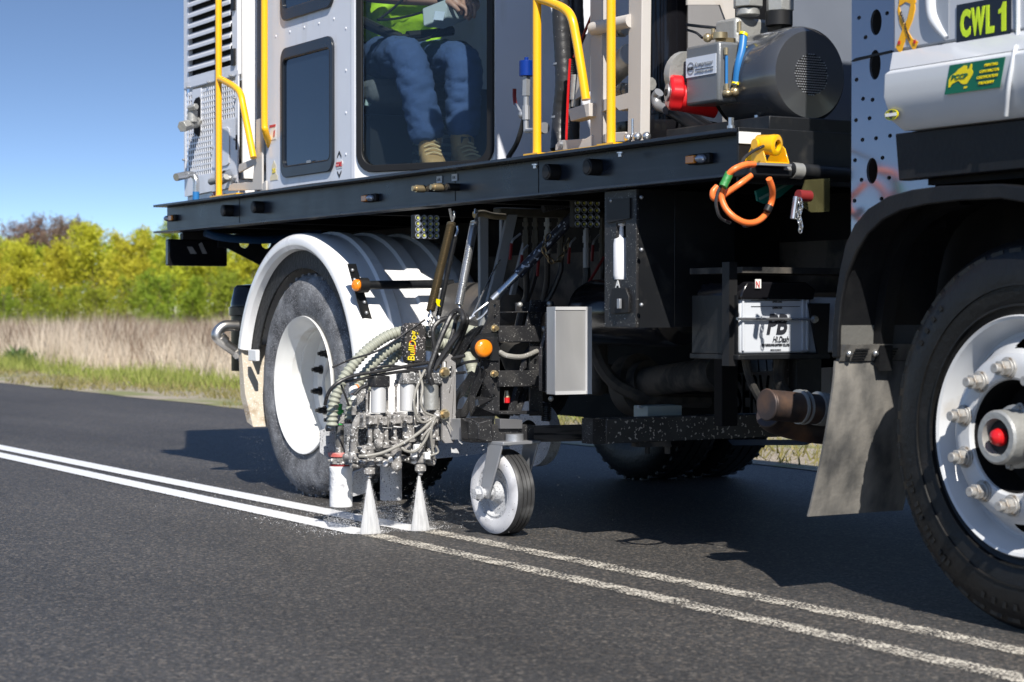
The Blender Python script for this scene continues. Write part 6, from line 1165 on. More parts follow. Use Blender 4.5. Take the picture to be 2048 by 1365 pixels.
# --- spray guns: three cylinders on clamp blocks
for i, (cx, t0, t1, m_, w_) in enumerate(((757, 754, 826, alu, 19), (815, 748, 822, alu, 19), (862, 748, 820, capg, 19))):
    o = 0.0-0.0*i; top = gx(cx, t0+20, o); bot = gx(cx, t1, o); s = mpx(top); r = s*w_*0.80
    g = part('spray_gun', MB().cyl(bot, top, r, 28), m_, SC, bev=0.002)
    part('gun_cap', MB().cbox((top.x, top.y, top.z+s*11), r*2.3, r*2.3, s*22), overd if i else blackspk, g, bev=0.004)
    part('gun_top_fitting', MB().cyl(top+Z_*s*21, top+Z_*s*28, s*5, 12), overs, g)
    for k in (-1, 1): part('tie_rod', MB().cyl(gx(cx+k*20-3, t1+4, -0.03), gx(cx+k*20-3, t0+12, -0.03), s*2.6, 8).cyl(gx(cx+k*20-3, t1-56, -0.03), gx(cx+k*20-3, t1-49, -0.03), s*4.5, 6), overs, g)
    # piston below the block
    part('gun_body', MB().cyl(gx(cx, t1+30, -0.0), gx(cx, t1+56, -0.0), r*0.72, 18).cyl(gx(cx, t1+54, 0), gx(cx, t1+76, 0), r*0.55, 16), overs, g, bev=0.002)
blk = None
for (x0, y0_, x1_, y1_, o) in ((727, 828, 742, 857, 0.0), (738, 832, 756, 850, 0.03), (752, 829, 766, 857, 0.02), (764, 834, 776, 852, 0.03), (776, 826, 788, 856, 0.02), (786, 830, 803, 849, 0.035), (802, 826, 815, 854, 0.02), (813, 832, 826, 848, 0.03), (826, 824, 838, 852, 0.0), (836, 826, 860, 846, 0.025), (858, 822, 880, 848, 0.0)):
    a = gx(x0, y1_, o); c = gx(x1_, y0_, o); part('clamp_block', MB().obox(a, Y_*(c.y-a.y), Z_*(c.z-a.z), X_*-(0.05+o)), overs, SC, bev=0.004)
for a_, c_ in ((762, 846), (783, 845), (810, 842), (846, 838)): part('block_bolt', hexbolt(MB(), gx(a_, c_, 0.035), X_, 0.008, 0.02), overs, SC)
part('clamp_rail', MB().obox(gx(724, 853, -0.02), Y_*0.35, Z_*0.03, X_*-0.02), overd, SC, bev=0.003)
# linkage rods and plates under the blocks
def rod(pts, r, m=overs, nm='link_rod', n=10): return part(nm, MB().tube([gx(*p) for p in pts], r, n), m, SC)
for a_, c0_, c1_ in ((740, 857, 893), (772, 857, 890), (789, 855, 880), (824, 852, 884), (845, 850, 892), (873, 848, 880)): rod([(a_, c0_, 0.0), (a_, c1_, 0.0)], 0.009); part('rod_collar', MB().cyl(gx(a_, c1_-6), gx(a_, c1_+1), 0.014, 6), overs, SC)
gp_('link_plate', [(724, 895), (745, 891), (784, 890), (790, 894), (745, 900), (726, 900)], 0.02, 0.05, overs); gp_('link_plate', [(782, 883), (832, 879), (836, 883), (800, 887), (784, 888)], 0.02, 0.05, overs)
for a_, c_, r in ((757, 889, 0.020), (812, 876, 0.016), (727, 905, 0.014), (860, 905, 0.016)): part('crusted_joint', MB().ball(gx(a_, c_, 0.02), r, 8, (1, 1, 1.1)), overs, SC)
for a_, c_ in ((761, 876), (812, 868)): part('cotter_pin', MB().cyl(gx(a_, c_, 0.03), gx(a_+1, c_+14, 0.03), 0.004, 6), overs, SC)
# the two nozzle stacks at the near and far line, and the middle one
def nozzle(px, top, tip, o, label=None):
    s = mpx(gx(px, 900, o)); b = MB(); L = tip-top
    for a_, c_, r in ((0, .30, 10), (.28, .36, 13), (.36, .62, 11), (.60, .70, 8), (.68, .88, 11.5), (.86, .92, 8), (.92, 1.0, 5)): b.cyl(gx(px, top+L*a_, o), gx(px, top+L*c_, o), r*s, 18)
    nz = part('nozzle_body', b, overs, SC, label, bev=0.002)
    part('nozzle_side_block', MB().cbox(gx(px+16, top+L*0.45, o), 0.03, s*18, s*13), overs, nz, bev=0.004); part('nozzle_side_block', MB().cbox(gx(px-15, top+L*0.5, o), 0.03, s*14, s*10), overs, nz, bev=0.004)
    part('nozzle_tip', MB().cyl(gx(px, tip-5, o), gx(px, tip+1, o), s*3.5, 10).cyl(gx(px-9, tip-7, o), gx(px+9, tip-9, o), s*2, 6), overs, nz); return nz
nozzle(739, 893, 956, 0.0, 'nozzle over the near line'); nozzle(841, 886, 950, 0.0, 'nozzle over the far line')
b = MB(); b.cyl(gx(792, 886, 0.0), gx(792, 925, 0.0), 0.022, 16); b.ball(gx(793, 932, 0.01), 0.022, 8); b.cyl(gx(793, 936, 0.01), gx(793, 948, 0.01), 0.012, 10, 0.003); part('middle_nozzle', b, overs, SC)
for (x0, y0_, x1_, y1_, r) in ((755, 922, 790, 930, 0.014), (800, 915, 838, 925, 0.013), (850, 920, 868, 925, 0.016), (757, 905, 785, 912, 0.012), (705, 918, 730, 932, 0.012), (810, 900, 835, 903, 0.010)): part('manifold_pipe', MB().cyl(gx(x0, y0_, -0.02), gx(x1_, y1_, -0.02), r, 10), overs, SC)
for a_, c_ in ((758, 926), (770, 928), (782, 920), (828, 922)): part('crusted_joint', MB().ball(gx(a_, c_, 0.0), 0.013, 6), whitecake, SC)
for a_, c_ in ((828, 908), (854, 912), (833, 896)): part('white_fitting', MB().cbox(gx(a_, c_, 0.04), 0.02, 0.022, 0.028), whitecake, SC, bev=0.003)
b = MB()
for (x0, y0_, x1_, y1_) in ((735, 868, 760, 870), (780, 870, 800, 872), (835, 860, 870, 862), (745, 912, 752, 925)): b.cyl(gx(x0, y0_, -0.06), gx(x1_, y1_, -0.06), 0.018, 8)
b.obox(gx(715, 900, -0.10), Y_*0.36, Z_*0.08, X_*-0.03); part('rear_valve_block', b, overd, SC, bev=0.006)
# hanging air tubes
for pts, r in (([(718, 913, 0.03), (735, 912, 0.05), (765, 906, 0.06), (800, 890, 0.06), (835, 868, 0.06), (860, 845, 0.05), (876, 822, 0.05)], 0.0075), ([(800, 893, 0.05), (812, 902, 0.06), (830, 903, 0.06), (848, 885, 0.06), (862, 855, 0.06), (873, 832, 0.05)], 0.0065), ([(868, 915, 0.04), (864, 890, 0.05), (862, 865, 0.06), (868, 840, 0.06), (878, 825, 0.05)], 0.0065),
               ([(850, 740, 0.02), (836, 770, 0.04), (828, 800, 0.05), (832, 830, 0.05), (845, 845, 0.05), (865, 838, 0.05)], 0.0065), ([(838, 742, 0.02), (845, 775, 0.04), (842, 805, 0.05), (850, 825, 0.05), (872, 834, 0.05)], 0.006), ([(860, 912, 0.05), (876, 905, 0.05), (872, 892, 0.05)], 0.005), ([(880, 836, 0.03), (895, 845, 0.05), (905, 862, 0.06)], 0.003), ([(843, 880, 0.05), (850, 868, 0.06), (866, 850, 0.06), (874, 836, 0.05)], 0.006)):
    part('air_tube', MB().tube([gx(*p) for p in pts], r*0.85, 8), tubem, SC)
for pts, r in (([(650, 810, -0.02), (655, 790, 0.0), (668, 772, 0.02), (690, 758, 0.03), (720, 749, 0.03), (760, 743, 0.03), (820, 732, 0.02), (880, 722, 0.0), (930, 712, -0.02)], 0.007), ([(690, 764, 0.01), (720, 759, 0.02), (750, 752, 0.02), (800, 744, 0.02), (830, 742, 0.02), (850, 755, 0.02), (870, 768, 0.02)], 0.006), ([(682, 770, 0.0), (690, 790, 0.0), (698, 812, -0.01)], 0.004), ([(735, 770, 0.0), (720, 778, 0.0), (708, 790, 0.0)], 0.007), ([(665, 735, 0.0), (700, 720, 0.0), (760, 700, 0.0), (820, 660, 0.0), (850, 640, 0.0)], 0.004),
               ([(865, 770, 0.05), (858, 745, 0.05), (868, 712, 0.05), (880, 680, 0.05), (893, 650, 0.05), (905, 628, 0.05), (920, 622, 0.05), (927, 640, 0.05), (918, 665, 0.05), (900, 690, 0.05), (880, 720, 0.03), (868, 740, 0.02)], 0.011), ([(875, 720, 0.0), (868, 690, 0.0), (866, 660, 0.0), (878, 643, 0.0), (898, 636, 0.0)], 0.010), ([(870, 735, 0.0), (892, 700, 0.0), (905, 670, 0.0), (912, 640, 0.0), (922, 628, 0.0), (935, 640, 0.0), (925, 670, 0.0), (900, 720, 0.0)], 0.009), ([(900, 740, -0.03), (930, 726, -0.03), (960, 722, -0.03)], 0.006), ([(740, 740, 0.02), (780, 732, 0.02), (830, 738, 0.02), (880, 735, 0.02)], 0.005), ([(860, 800, -0.03), (880, 770, -0.03), (900, 750, -0.03), (930, 745, -0.03)], 0.006)):
    part('black_hose', MB().tube([gx(*p) for p in pts], r, 9, 8), hosem, SC)
part('cable_tie_cluster', MB().ball(gx(874, 831, 0.05), 0.014, 7), overs, SC)
# corrugated bead hoses
def cor(pts, r, nm='corrugated_hose'): return part(nm, MB().tube([gx(*p) for p in pts], lambda L, t: r*(1+0.13*math.sin(L*2*PI/0.0185)), 14, 60), hosecor, SC)
cor([(664, 852, -0.1), (666, 815, -0.1), (678, 775, -0.1), (700, 738, -0.1), (735, 700, -0.1), (780, 670, -0.12), (825, 662, -0.14), (880, 665, -0.2)], 0.0205)
cor([(700, 840, -0.16), (706, 795, -0.16), (725, 755, -0.16), (760, 715, -0.16), (795, 690, -0.16), (830, 680, -0.18), (900, 690, -0.25)], 0.0205)
cor([(714, 840, -0.2), (722, 800, -0.2), (745, 762, -0.2), (790, 715, -0.2), (822, 690, -0.22), (900, 700, -0.3)], 0.019)
cor([(880, 655, -0.3), (920, 690, -0.25), (945, 740, -0.2), (935, 790, -0.2)], 0.022); cor([(900, 650, -0.35), (950, 665, -0.32), (985, 660, -0.3)], 0.022)
# near bead pot with red ring and green coupling, and the far pot
def pot(px, y0_, y1_, w_, o, lab):
    s = mpx(gx(px, y1_, o)); zt1 = gx(px, y0_, o); zb1 = gx(px, y1_, o); r = w_*s/2; n = 40; vs = []; b = MB()
    b.lathe((zt1.x, zt1.y, 0), Z_, [(zt1.z+0.004, 0.01), (zt1.z+0.004, r*0.9), (zt1.z, r*1.02), (zt1.z-0.012, r*1.04), (zt1.z-0.02, r*0.98), (zb1.z+0.01, r*1.0), (zb1.z, r*0.99), (zb1.z, r*0.9), (zb1.z+0.02, r*0.9)], 36)
    return part('bead_gun_tube', b, whitecake if y1_ > 1005 else greycake, SC, lab, bev=0)
gp1 = pot(682, 934, 1013, 46, -0.22, 'white-caked bead tube over the near line'); gp2 = pot(782, 925, 1000, 44, -0.22, 'grey-dusted bead tube over the far line')
a3 = -0.22; s = mpx(gx(682, 900, a3))
b = MB()
for cy, r in ((914, 24), (921, 25)): b.cyl(gx(682, cy+6, a3), gx(682, cy, a3), r*s*0.95, 16)
for i in range(10): a = 2*PI*i/10; p = gx(682, 920, a3); b.ball(p+Vector((math.cos(a), math.sin(a), 0))*0.046, 0.009, 5)
part('clamp_ring', b, overs, SC); part('red_ring', MB().lathe(gx(682, 909, a3), Z_, [(-0.008, 0.02), (-0.008, 0.049), (0.006, 0.051), (0.008, 0.045), (0.008, 0.02)], 32), mat('scuffed_red_rubber', (0.62, 0.14, 0.12), 0.6, dirt=((0.7, 0.55, 0.5), 20, 0.5, 0.7)), SC); part('red_ring', MB().cyl(gx(682, 932, a3), gx(682, 926, a3), 0.043, 28), redd, SC)
part('feed_tube', MB().cyl(gx(679, 906, a3), gx(679, 893, a3), 0.024, 20, 0.017).cyl(gx(679, 895, a3), gx(679, 850, a3), 0.0175, 20), mat('scratched_dark_tube', (0.14, 0.135, 0.13), 0.4, metal=0.4, speck=((0.6, 0.6, 0.6), 60, 0.66)), SC)
b = MB(); 
for c0_, c1_, r in ((850, 844, 10), (832, 826, 8), (826, 820, 12), (820, 814, 8), (814, 808, 9), (844, 832, 8)): b.cyl(gx(676, c0_, a3), gx(676, c1_, a3), r*s, 18)
part('green_coupling', b, greenf, SC)
part('support_arm', MB().obox(gx(661, 849, a3+0.02), Y_*0.15, Z_*0.036, X_*-0.03), overd, SC, bev=0.003); part('arm_block', MB().obox(gx(713, 846, -0.1), Y_*0.035, Z_*0.055, X_*-0.06), overs, SC, bev=0.004); part('arm_end', MB().cyl(gx(653, 857, a3), gx(666, 856, a3), 0.013, 10), overs, SC)
part('feed_elbow', MB().tube([gx(722, 828, -0.05), gx(716, 840, -0.05), (gx(709, 862, -0.06)), gx(708, 905, -0.08)], 0.016, 12).cyl(gx(708, 905, -0.08), gx(708, 925, -0.08), 0.022, 14).cyl(gx(702, 929, -0.08), gx(728, 930, -0.08), 0.014, 12).cyl(gx(690, 915, -0.12), gx(706, 915, -0.08), 0.016, 12), overs, SC)
part('white_elbow', MB().tube([gx(707, 800, -0.05), gx(707, 790, -0.05), gx(704, 780, -0.05), gx(714, 777, -0.05)], 0.013, 12), labelw, SC); part('orange_collar', MB().cyl(gx(713, 777, -0.05), gx(716, 776, -0.05), 0.015, 12).cyl(gx(707, 789, -0.05), gx(707, 787, -0.05), 0.015, 12), orange, SC); part('thin_post', MB().cyl(gx(708, 830, -0.05), gx(708, 800, -0.05), 0.010, 10), overs, SC)
for i, (a_, c_, w_, h_) in enumerate(((724, 870, 26, 60), (750, 870, 30, 50), (700, 900, 20, 60))): part('backing_valve', MB().cyl(gx(a_, c_+h_/2, -0.14), gx(a_, c_-h_/2, -0.14), w_*0.001, 14), overd, SC, bev=0.004)
part('back_pot', MB().lathe(gx(726, 800, -0.12), Z_, [(-0.05, 0.001), (-0.05, 0.025), (0.03, 0.028), (0.042, 0.02), (0.045, 0.001)], 24), overd, SC)
part('dust_guard', MB().poly([gx(a_, c_, -0.32) for a_, c_ in ((640, 862), (668, 850), (690, 885), (668, 925), (640, 905))], X_*-0.004), greycake, SC); part('dust_guard', MB().poly([gx(a_, c_, -0.30) for a_, c_ in ((708, 945), (735, 935), (738, 985), (700, 995))], X_*-0.02), greycake, SC)
# black bag hanging on the springs
p0 = gx(811, 647, -0.02); bg_ = MB()
bg_.poly([gx(a_, c_, 0.0) for a_, c_ in ((811, 655), (818, 647), (842, 646), (853, 654), (853, 726), (818, 728), (812, 700))], X_*-0.05); bag = part('speckled_pouch', bg_, mat('black_pouch_specks', (0.03, 0.028, 0.028), 0.7, speck=((0.65, 0.6, 0.58), 60, 0.64), bump=0.4), SC, bev=0.008)
text('pouch_lettering', 'BullDog', gx(833, 722, 0.003), Vector((0, 0.1, 1)), Vector((0, -1, 0.1)), 0.115, 0.04, mat('pouch_yellow', (0.75, 0.6, 0.03), 0.5, dirt=((0.6, 0.02, 0.02), 40, 0.55, 0.6)), bag, bold=0.02)
# springs, shackles and telescopic rod from the deck to the carriage
def hook(p, q, m): return MB().tube([p, (p+q)/2+Y_*0.008, q], 0.004, 6)
def spring(nm, a_, b_, X, X2, R, m, label):
    p = fx(*a_, X); q = fx(*b_, X2); s = part(nm, MB().helix(p, q, R, 0.0031, (p-q).length/0.0068, 5, 9), m, SC, label); part('spring_core', MB().cyl(p, q, R*0.93, 14), m, s); d = (q-p).normalized()
    b = MB().tube([p, p-d*0.03+Y_*0.006, p-d*0.05], 0.005, 8).tube([q, q+d*0.02+Y_*0.006, q+d*0.04], 0.005, 8); part('spring_hook', b, zinc, s); return s
spring('tension_spring', (903, 446), (861, 622), -6.95, -6.9, 0.0155, bronze, 'bronze-coloured extension spring'); spring('tension_spring', (949, 444), (918, 610), -6.95, -6.88, 0.0145, zinc, 'bright zinc extension spring'); spring('tension_spring', (910, 475), (877, 632), -7.0, -6.92, 0.008, blacks, 'thin dark extension spring')
b = MB()
for (a_, c_, e_, g_) in ((899, 418, 902, 428), (901, 426, 904, 440), (951, 418, 950, 428), (862, 622, 857, 634), (860, 630, 856, 645), (918, 612, 921, 622)): b.tube([fx(a_, c_, -6.95), fx(e_, g_, -6.95)], 0.006, 6)
part('chain_link', b, zinc, SC)
b = MB()
for i in range(7): p = fx(862+3*math.sin(i*1.7), 626+7*i, -6.9); t = [p+Vector((0.008*math.cos(a) if i % 2 else 0, 0 if i % 2 else 0.008*math.cos(a), 0.013*math.sin(a))) for a in [2*PI*k/10 for k in range(10)]]; b.tube(t, 0.0025, 5, 1, True)
part('hanging_chain', b, overd, SC)
b = MB().poly([fx(a_, c_, -6.88) for a_, c_ in ((873, 598), (881, 600), (879, 610), (881, 614), (875, 612), (872, 605))], X_*-0.002); part('yellow_tag', b, styel, SC)
P1 = fx(1150, 430, -6.7); P2 = fx(1035, 550, -6.8); P3 = fx(985, 600, -6.84)
rodb = part('telescopic_rod', MB().cyl(P1, P2, 0.022, 22), mat('scuffed_black_rod', (0.03, 0.032, 0.045), 0.3, speck=((0.45, 0.5, 0.6), 26, 0.62)), SC); part('rod_shaft', MB().cyl(P2, P3, 0.0145, 20), zinc, rodb)
b = MB().tube([fx(976, 606, -6.85), fx(960, 618, -6.86), fx(948, 628, -6.87), fx(946, 636, -6.87), fx(953, 640, -6.87), fx(966, 632, -6.86), fx(982, 612, -6.85)], 0.0055, 8); b.tube([fx(950, 632, -6.87), fx(938, 640, -6.88), fx(928, 650, -6.88)], 0.009, 8); b.tube([fx(935, 652, -6.88), fx(948, 625, -6.88), fx(978, 560, -6.95), fx(1000, 520, -7.0)], 0.003, 5); part('shackle', b, zinc, SC)
ch = None
chain = [(1100, 468), (1092, 482), (1086, 496), (1090, 508), (1097, 518), (1106, 526), (1116, 522), (1124, 513), (1130, 502), (1134, 490), (1138, 478)]
for i in range(len(chain)-1):
    p = fx(*chain[i], -6.66); q = fx(*chain[i+1], -6.66); c = (p+q)/2; d = (q-p).normalized(); sd = Vector((1, 0, 0)) if i % 2 else d.cross(X_).normalized()
    part('chain_link', MB().tube([c+d*math.cos(a)*0.0165+sd*math.sin(a)*0.009 for a in [2*PI*k/12 for k in range(12)]], 0.0032, 6, 1, True), bronze, rodb)
# castor wheel with fork
CS = Vector((-6.655, 3.84, 0)); ax = Vector((0.10, -1, 0)).normalized(); Rc = 0.165; cc = CS+Z_*Rc
prof = [(0.030, 0.10), (0.040, 0.105), (0.044, 0.125), (0.042, 0.145), (0.034, 0.158)]
for k in range(4): d = 0.028-0.0185*k; prof += [(d, Rc-0.002), (d-0.012, Rc), (d-0.0125, Rc-0.007), (d-0.018, Rc-0.007)]
prof += [(-0.042, Rc-0.004), (-0.052, 0.145), (-0.053, 0.12), (-0.045, 0.10)]
ctm = mat('castor_tread_rubber', (0.035, 0.035, 0.036), 0.5, dirt=((0.10, 0.10, 0.10), 12, 0.5, 0.7)); ctw = mat('castor_sidewall_overspray', (0.66, 0.66, 0.68), 0.6, dirt=((0.40, 0.40, 0.42), 12, 0.5, 0.75), speck=((0.12, 0.12, 0.12), 60, 0.70))
cw = part('castor_wheel', MB().lathe(cc, ax, prof[4:], 72), ctm, SC); part('castor_sidewall', MB().lathe(cc, ax, [(0.0445-(0.0445-d)*0.98+0.0005, r+0.0004) for d, r in prof[:5]], 72), ctw, cw)
part('castor_rim', MB().lathe(cc, ax, [(0.040, 0.106), (0.034, 0.100), (0.036, 0.092), (0.015, 0.085), (0.012, 0.045), (0.03, 0.035), (0.045, 0.03), (0.05, 0.001)], 48), greycake, cw)
part('castor_axle', hexbolt(MB().cyl(cc+ax*0.03, cc+ax*0.115, 0.018, 16), cc+ax*0.10, ax, 0.022, 0.03), greycake, cw)
pa = cc+ax*0.075; up1 = fx(985, 893, -6.62); nrm = ax
b = MB(); U = Vector((-nrm.y, nrm.x, 0)).normalized()*-1; 
ftop = Vector((pa.x-0.0, pa.y, 0.362))+Vector((0.06, 0.02, 0))
b.poly([pa-U*0.028-Z_*0.02, pa+U*0.028-Z_*0.02, ftop+U*0.05, ftop-U*0.045], nrm*0.008); fk = part('castor_fork', b, alud, SC, bev=0.002)
pa2 = cc-ax*0.085; ft2 = Vector((pa2.x, pa2.y, 0.362))+Vector((0.06, 0.02, 0)); part('fork_leg', MB().poly([pa2-U*0.028-Z_*0.02, pa2+U*0.028-Z_*0.02, ft2+U*0.05, ft2-U*0.045], nrm*-0.008), alud, fk, bev=0.002)
c_ = (ftop+ft2)/2; part('fork_crown', MB().obox(c_-U*0.05-nrm*0.09+Z_*-0.008, U*0.10, nrm*0.18, Z_*0.012), alud, fk, bev=0.002); part('fork_swivel', MB().cyl(c_, c_+Z_*0.03, 0.035, 20), alud, fk)
b = MB().lathe(fx(1068, 868, -7.3), (0.2, -1, 0), [(0.03, 0.06), (0.035, 0.10), (0.03, 0.14), (-0.03, 0.14)], 40); part('second_castor_wheel', b, greycake, SC)

# ================================================================== PAINT SPRAY, GLASS BEADS, OVERSPRAY
def spray_mat():
    m = bpy.data.materials.new('atomised_paint'); m.use_nodes = True; t = m.node_tree; N = t.nodes; L = t.links; N.clear()
    o = N.new('ShaderNodeOutputMaterial'); tc = N.new('ShaderNodeTexCoord'); mp = N.new('ShaderNodeMapping'); mp.inputs['Scale'].default_value = (60, 60, 4); L.new(tc.outputs['Object'], mp.inputs[0])
    n = N.new('ShaderNodeTexNoise'); n.inputs['Scale'].default_value = 1.5; L.new(mp.outputs[0], n.inputs['Vector']); r = N.new('ShaderNodeMapRange'); r.inputs[1].default_value = 0.3; r.inputs[2].default_value = 0.7; r.inputs[3].default_value = 0.50; r.inputs[4].default_value = 0.85; L.new(n.outputs[0], r.inputs[0])
    d = N.new('ShaderNodeBsdfDiffuse'); d.inputs[0].default_value = (0.88, 0.88, 0.88, 1); tl = N.new('ShaderNodeBsdfTranslucent'); tl.inputs[0].default_value = (0.88, 0.88, 0.88, 1); m1 = N.new('ShaderNodeMixShader'); m1.inputs[0].default_value = 0.4
    tr = N.new('ShaderNodeBsdfTransparent'); mx = N.new('ShaderNodeMixShader'); L.new(d.outputs[0], m1.inputs[1]); L.new(tl.outputs[0], m1.inputs[2]); L.new(r.outputs[0], mx.inputs[0]); L.new(tr.outputs[0], mx.inputs[1]); L.new(m1.outputs[0], mx.inputs[2]); L.new(mx.outputs[0], o.inputs[0]); return m
sm = spray_mat()
def cone(px, tip, base, bw, label):
    p = gx(px, tip, 0.0); q = gx(px+3, base, 0.0); s = mpx(q); b = MB(); n = 40; k = 12; vs = []
    for i in range(k+1):
        t = i/k; c = p+(q-p)*t; c.z = p.z+(0.006-p.z)*t; ry = (0.004+(bw/2*s-0.004)*t); rx = 0.004+0.020*t
        for j in range(n): a = 2*PI*j/n; vs.append(c+Vector((rx*math.cos(a), ry*math.sin(a), 0)))
    b.add(vs, [(i*n+j, i*n+(j+1) % n, (i+1)*n+(j+1) % n, (i+1)*n+j) for i in range(k) for j in range(n)])
    return tag(part('paint_spray', b, sm, None, sharp=60), label, 'paint spray', 'fans of white paint under the nozzles')
cone(738, 958, 1070, 46, 'white paint fan spraying down onto the near line'); cone(838, 952, 1058, 42, 'white paint fan spraying down onto the far line beside the castor wheel')
whitep_d = mat('white_bead_grain', (0.85, 0.85, 0.86), 0.4)
def grains(nm, n, fn, size, label):
    v = []; f = []
    for i in range(n):
        p = fn(); s = size*random.uniform(0.5, 1.5); k = len(v); e = [Vector((random.uniform(-1, 1), random.uniform(-1, 1), random.uniform(-1, 1))).normalized()*s for _ in range(4)]; v += [p+x for x in e]; f += [(k, k+1, k+2), (k, k+1, k+3), (k, k+2, k+3), (k+1, k+2, k+3)]
    b = MB(); b.v = [tuple(x) for x in v]; b.f = f; o = part(nm, b, whitep_d, None, sharp=0); o['kind'] = 'stuff'; o['label'] = label; o['category'] = 'glass beads'; return o
g1 = gx(682, 1013, -0.22); g2 = gx(782, 1000, -0.22)
def stream(g):
    t = random.random()**0.8; r = 0.035+0.03*t; a = random.uniform(0, 2*PI); q = math.sqrt(random.random())*r; return Vector((g.x+q*math.cos(a)-0.03*t, g.y+q*math.sin(a)*1.2, g.z*(1-t)+0.004))
grains('bead_fall', 2600, lambda: stream(g1), 0.0011, 'falling glass beads under the white-caked tube'); grains('bead_fall', 2600, lambda: stream(g2), 0.0011, 'falling glass beads under the grey-dusted tube')
def conemist():
    px_, y_ = random.choice(((738, 3.40), (838, 3.64))); t = random.random()**0.6; a = random.uniform(0, 2*PI); c = gx(px_+3*t, 955+113*t, 0.0); return Vector((c.x+0.035*t*math.cos(a)+random.gauss(0, 0.006), c.y+(0.055*t+0.004)*math.sin(a)+random.gauss(0, 0.010*t), max(0.004, 0.225*(1-t)+random.gauss(0, 0.004))))
grains('spray_mist', 7000, conemist, 0.0007, 'soft mist of paint droplets round the spray fans')
def mist():
    return Vector((random.gauss(-7.05, 0.28), random.gauss(3.75, 0.30), abs(random.gauss(0.0, 0.16))))
grains('overspray_droplets', 3000, mist, 0.0007, 'fine white paint droplets drifting round the guns')
def wheelmist(): a = random.uniform(-1.2, 1.9); r = random.uniform(0.50, 0.62); return Vector((-8.5+r*math.sin(a)*0.9, random.uniform(3.70, 3.86), max(0.005, 0.52-r*math.cos(a))))
grains('wheel_overspray_droplets', 900, wheelmist, 0.0008, 'white droplets flung round the rear wheel')
def roadspeck():
    Yc = random.choice((3.40, 3.64)); x = -6.98-random.expovariate(1.6)*0.9+0.05; return Vector((x, Yc+random.gauss(0, 0.10), 0.003))
grains('road_overspray_specks', 4000, roadspeck, 0.0014, 'white specks of overspray scattered beside the fresh lines')

# ================================================================== THE OPERATOR
PS = thing('person', (-8.42, fx(790, 95, -8.42).y, 1.94), 'seated operator in lime shirt, blue trousers and tan boots behind the cabin window', 'person')
def body(nm, verts, edges, m, parent, root=0, sub=2, crease=0.0):
    c = Vector(verts[root][:3]); me = bpy.data.meshes.new(nm); me.from_pydata([tuple(Vector(v[:3])-c) for v in verts], edges, []); o = bpy.data.objects.new(nm, me); COL.objects.link(o)
    sk_ = o.modifiers.new('skin', 'SKIN'); sk_.use_smooth_shade = True
    for i, v in enumerate(verts): r = v[3]; me.skin_vertices[0].data[i].radius = (r, r*(v[4] if len(v) > 4 else 1)); me.skin_vertices[0].data[i].use_root = (i == root)
    ss = o.modifiers.new('sub', 'SUBSURF'); ss.levels = sub; ss.render_levels = sub
    dg = bpy.context.evaluated_depsgraph_get(); m2 = bpy.data.meshes.new_from_object(o.evaluated_get(dg)); bpy.data.objects.remove(o)
    if crease:
        from mathutils import noise
        for v in m2.vertices:
            q = v.co*1.0; k = noise.noise(Vector((q.x*7+q.z*12, q.y*8-q.z*5, q.z*17+q.x*6)))+0.8*noise.noise(Vector((q.x*20, q.y*18+q.z*12, q.z*44))); v.co += v.normal*crease*(1-2.2*abs(k))
    m2.materials.clear(); m2.materials.append(m); m2.polygons.foreach_set('use_smooth', [True]*len(m2.polygons)); m2.name = nm
    ob = bpy.data.objects.new(nm, m2); return place(ob, c, parent)
xK = -7.97
kn = fx(815, 108, xK); an_ = fx(860, 290, xK+0.04); kn2 = fx(928, 118, xK); an2 = fx(925, 284, xK+0.05)
pel = fx(790, 92, -8.45); pel.z = 2.06; hp = pel+Vector((0.02, -0.11, -0.01)); hp2 = pel+Vector((0.02, 0.12, -0.01))
chest = pel+Vector((0.03, 0, 0.36)); neck = pel+Vector((0.08, 0, 0.58)); head = pel+Vector((0.13, 0, 0.74))
sh = chest+Vector((0.0, -0.17, 0.12)); sh2 = chest+Vector((0, 0.20, 0.12)); hd = fx(893, 2, -7.99); hd2 = fx(930, 0, -8.03); el = fx(728, -12, -8.24); el2 = pel+Vector((0.22, 0.30, 0.24))
V = [(*pel, .10, 1.2), (*hp, .08), (*((hp+kn)/2), .07), (*kn, .068), (*((kn+an_)/2+Vector((-0.01, 0, 0))), .06), (*an_, .045), (*hp2, .08), (*((hp2+kn2)/2), .07), (*kn2, .065), (*((kn2+an2)/2), .06), (*an2, .045), (*chest, .11, 1.2), (*sh, .055), (*el, .042), (*((el+hd)/2), .038), (*hd, .026), (*sh2, .075), (*el2, .048), (*hd2, .028), (*neck, .06)]
body('body', V, [(0, 1), (1, 2), (2, 3), (3, 4), (4, 5), (0, 6), (6, 7), (7, 8), (8, 9), (9, 10), (0, 11), (11, 12), (12, 13), (13, 14), (14, 15), (11, 16), (16, 17), (17, 18), (11, 19)], skin, PS)
TW = 1.18
folds = 0.004
V = [(*pel, .145, 1.2), (*hp, .118), (*((hp+kn)/2), .105), (*(kn+Vector((-.05, 0, .0))), .09), (*kn, .083), (*(kn*0.75+an_*0.25+Vector((.01, 0, 0))), .087), (*((kn+an_)/2), .083), (*(kn*0.25+an_*0.75), .081), (*(an_-Z_*0.0), .088), (*hp2, .118), (*((hp2+kn2)/2), .105), (*kn2, .088), (*(kn2*0.7+an2*0.3), .090), (*((kn2+an2)/2), .084), (*(kn2*0.25+an2*0.75), .078), (*an2, .076), (*(pel+Z_*0.04), .15, 1.15)]
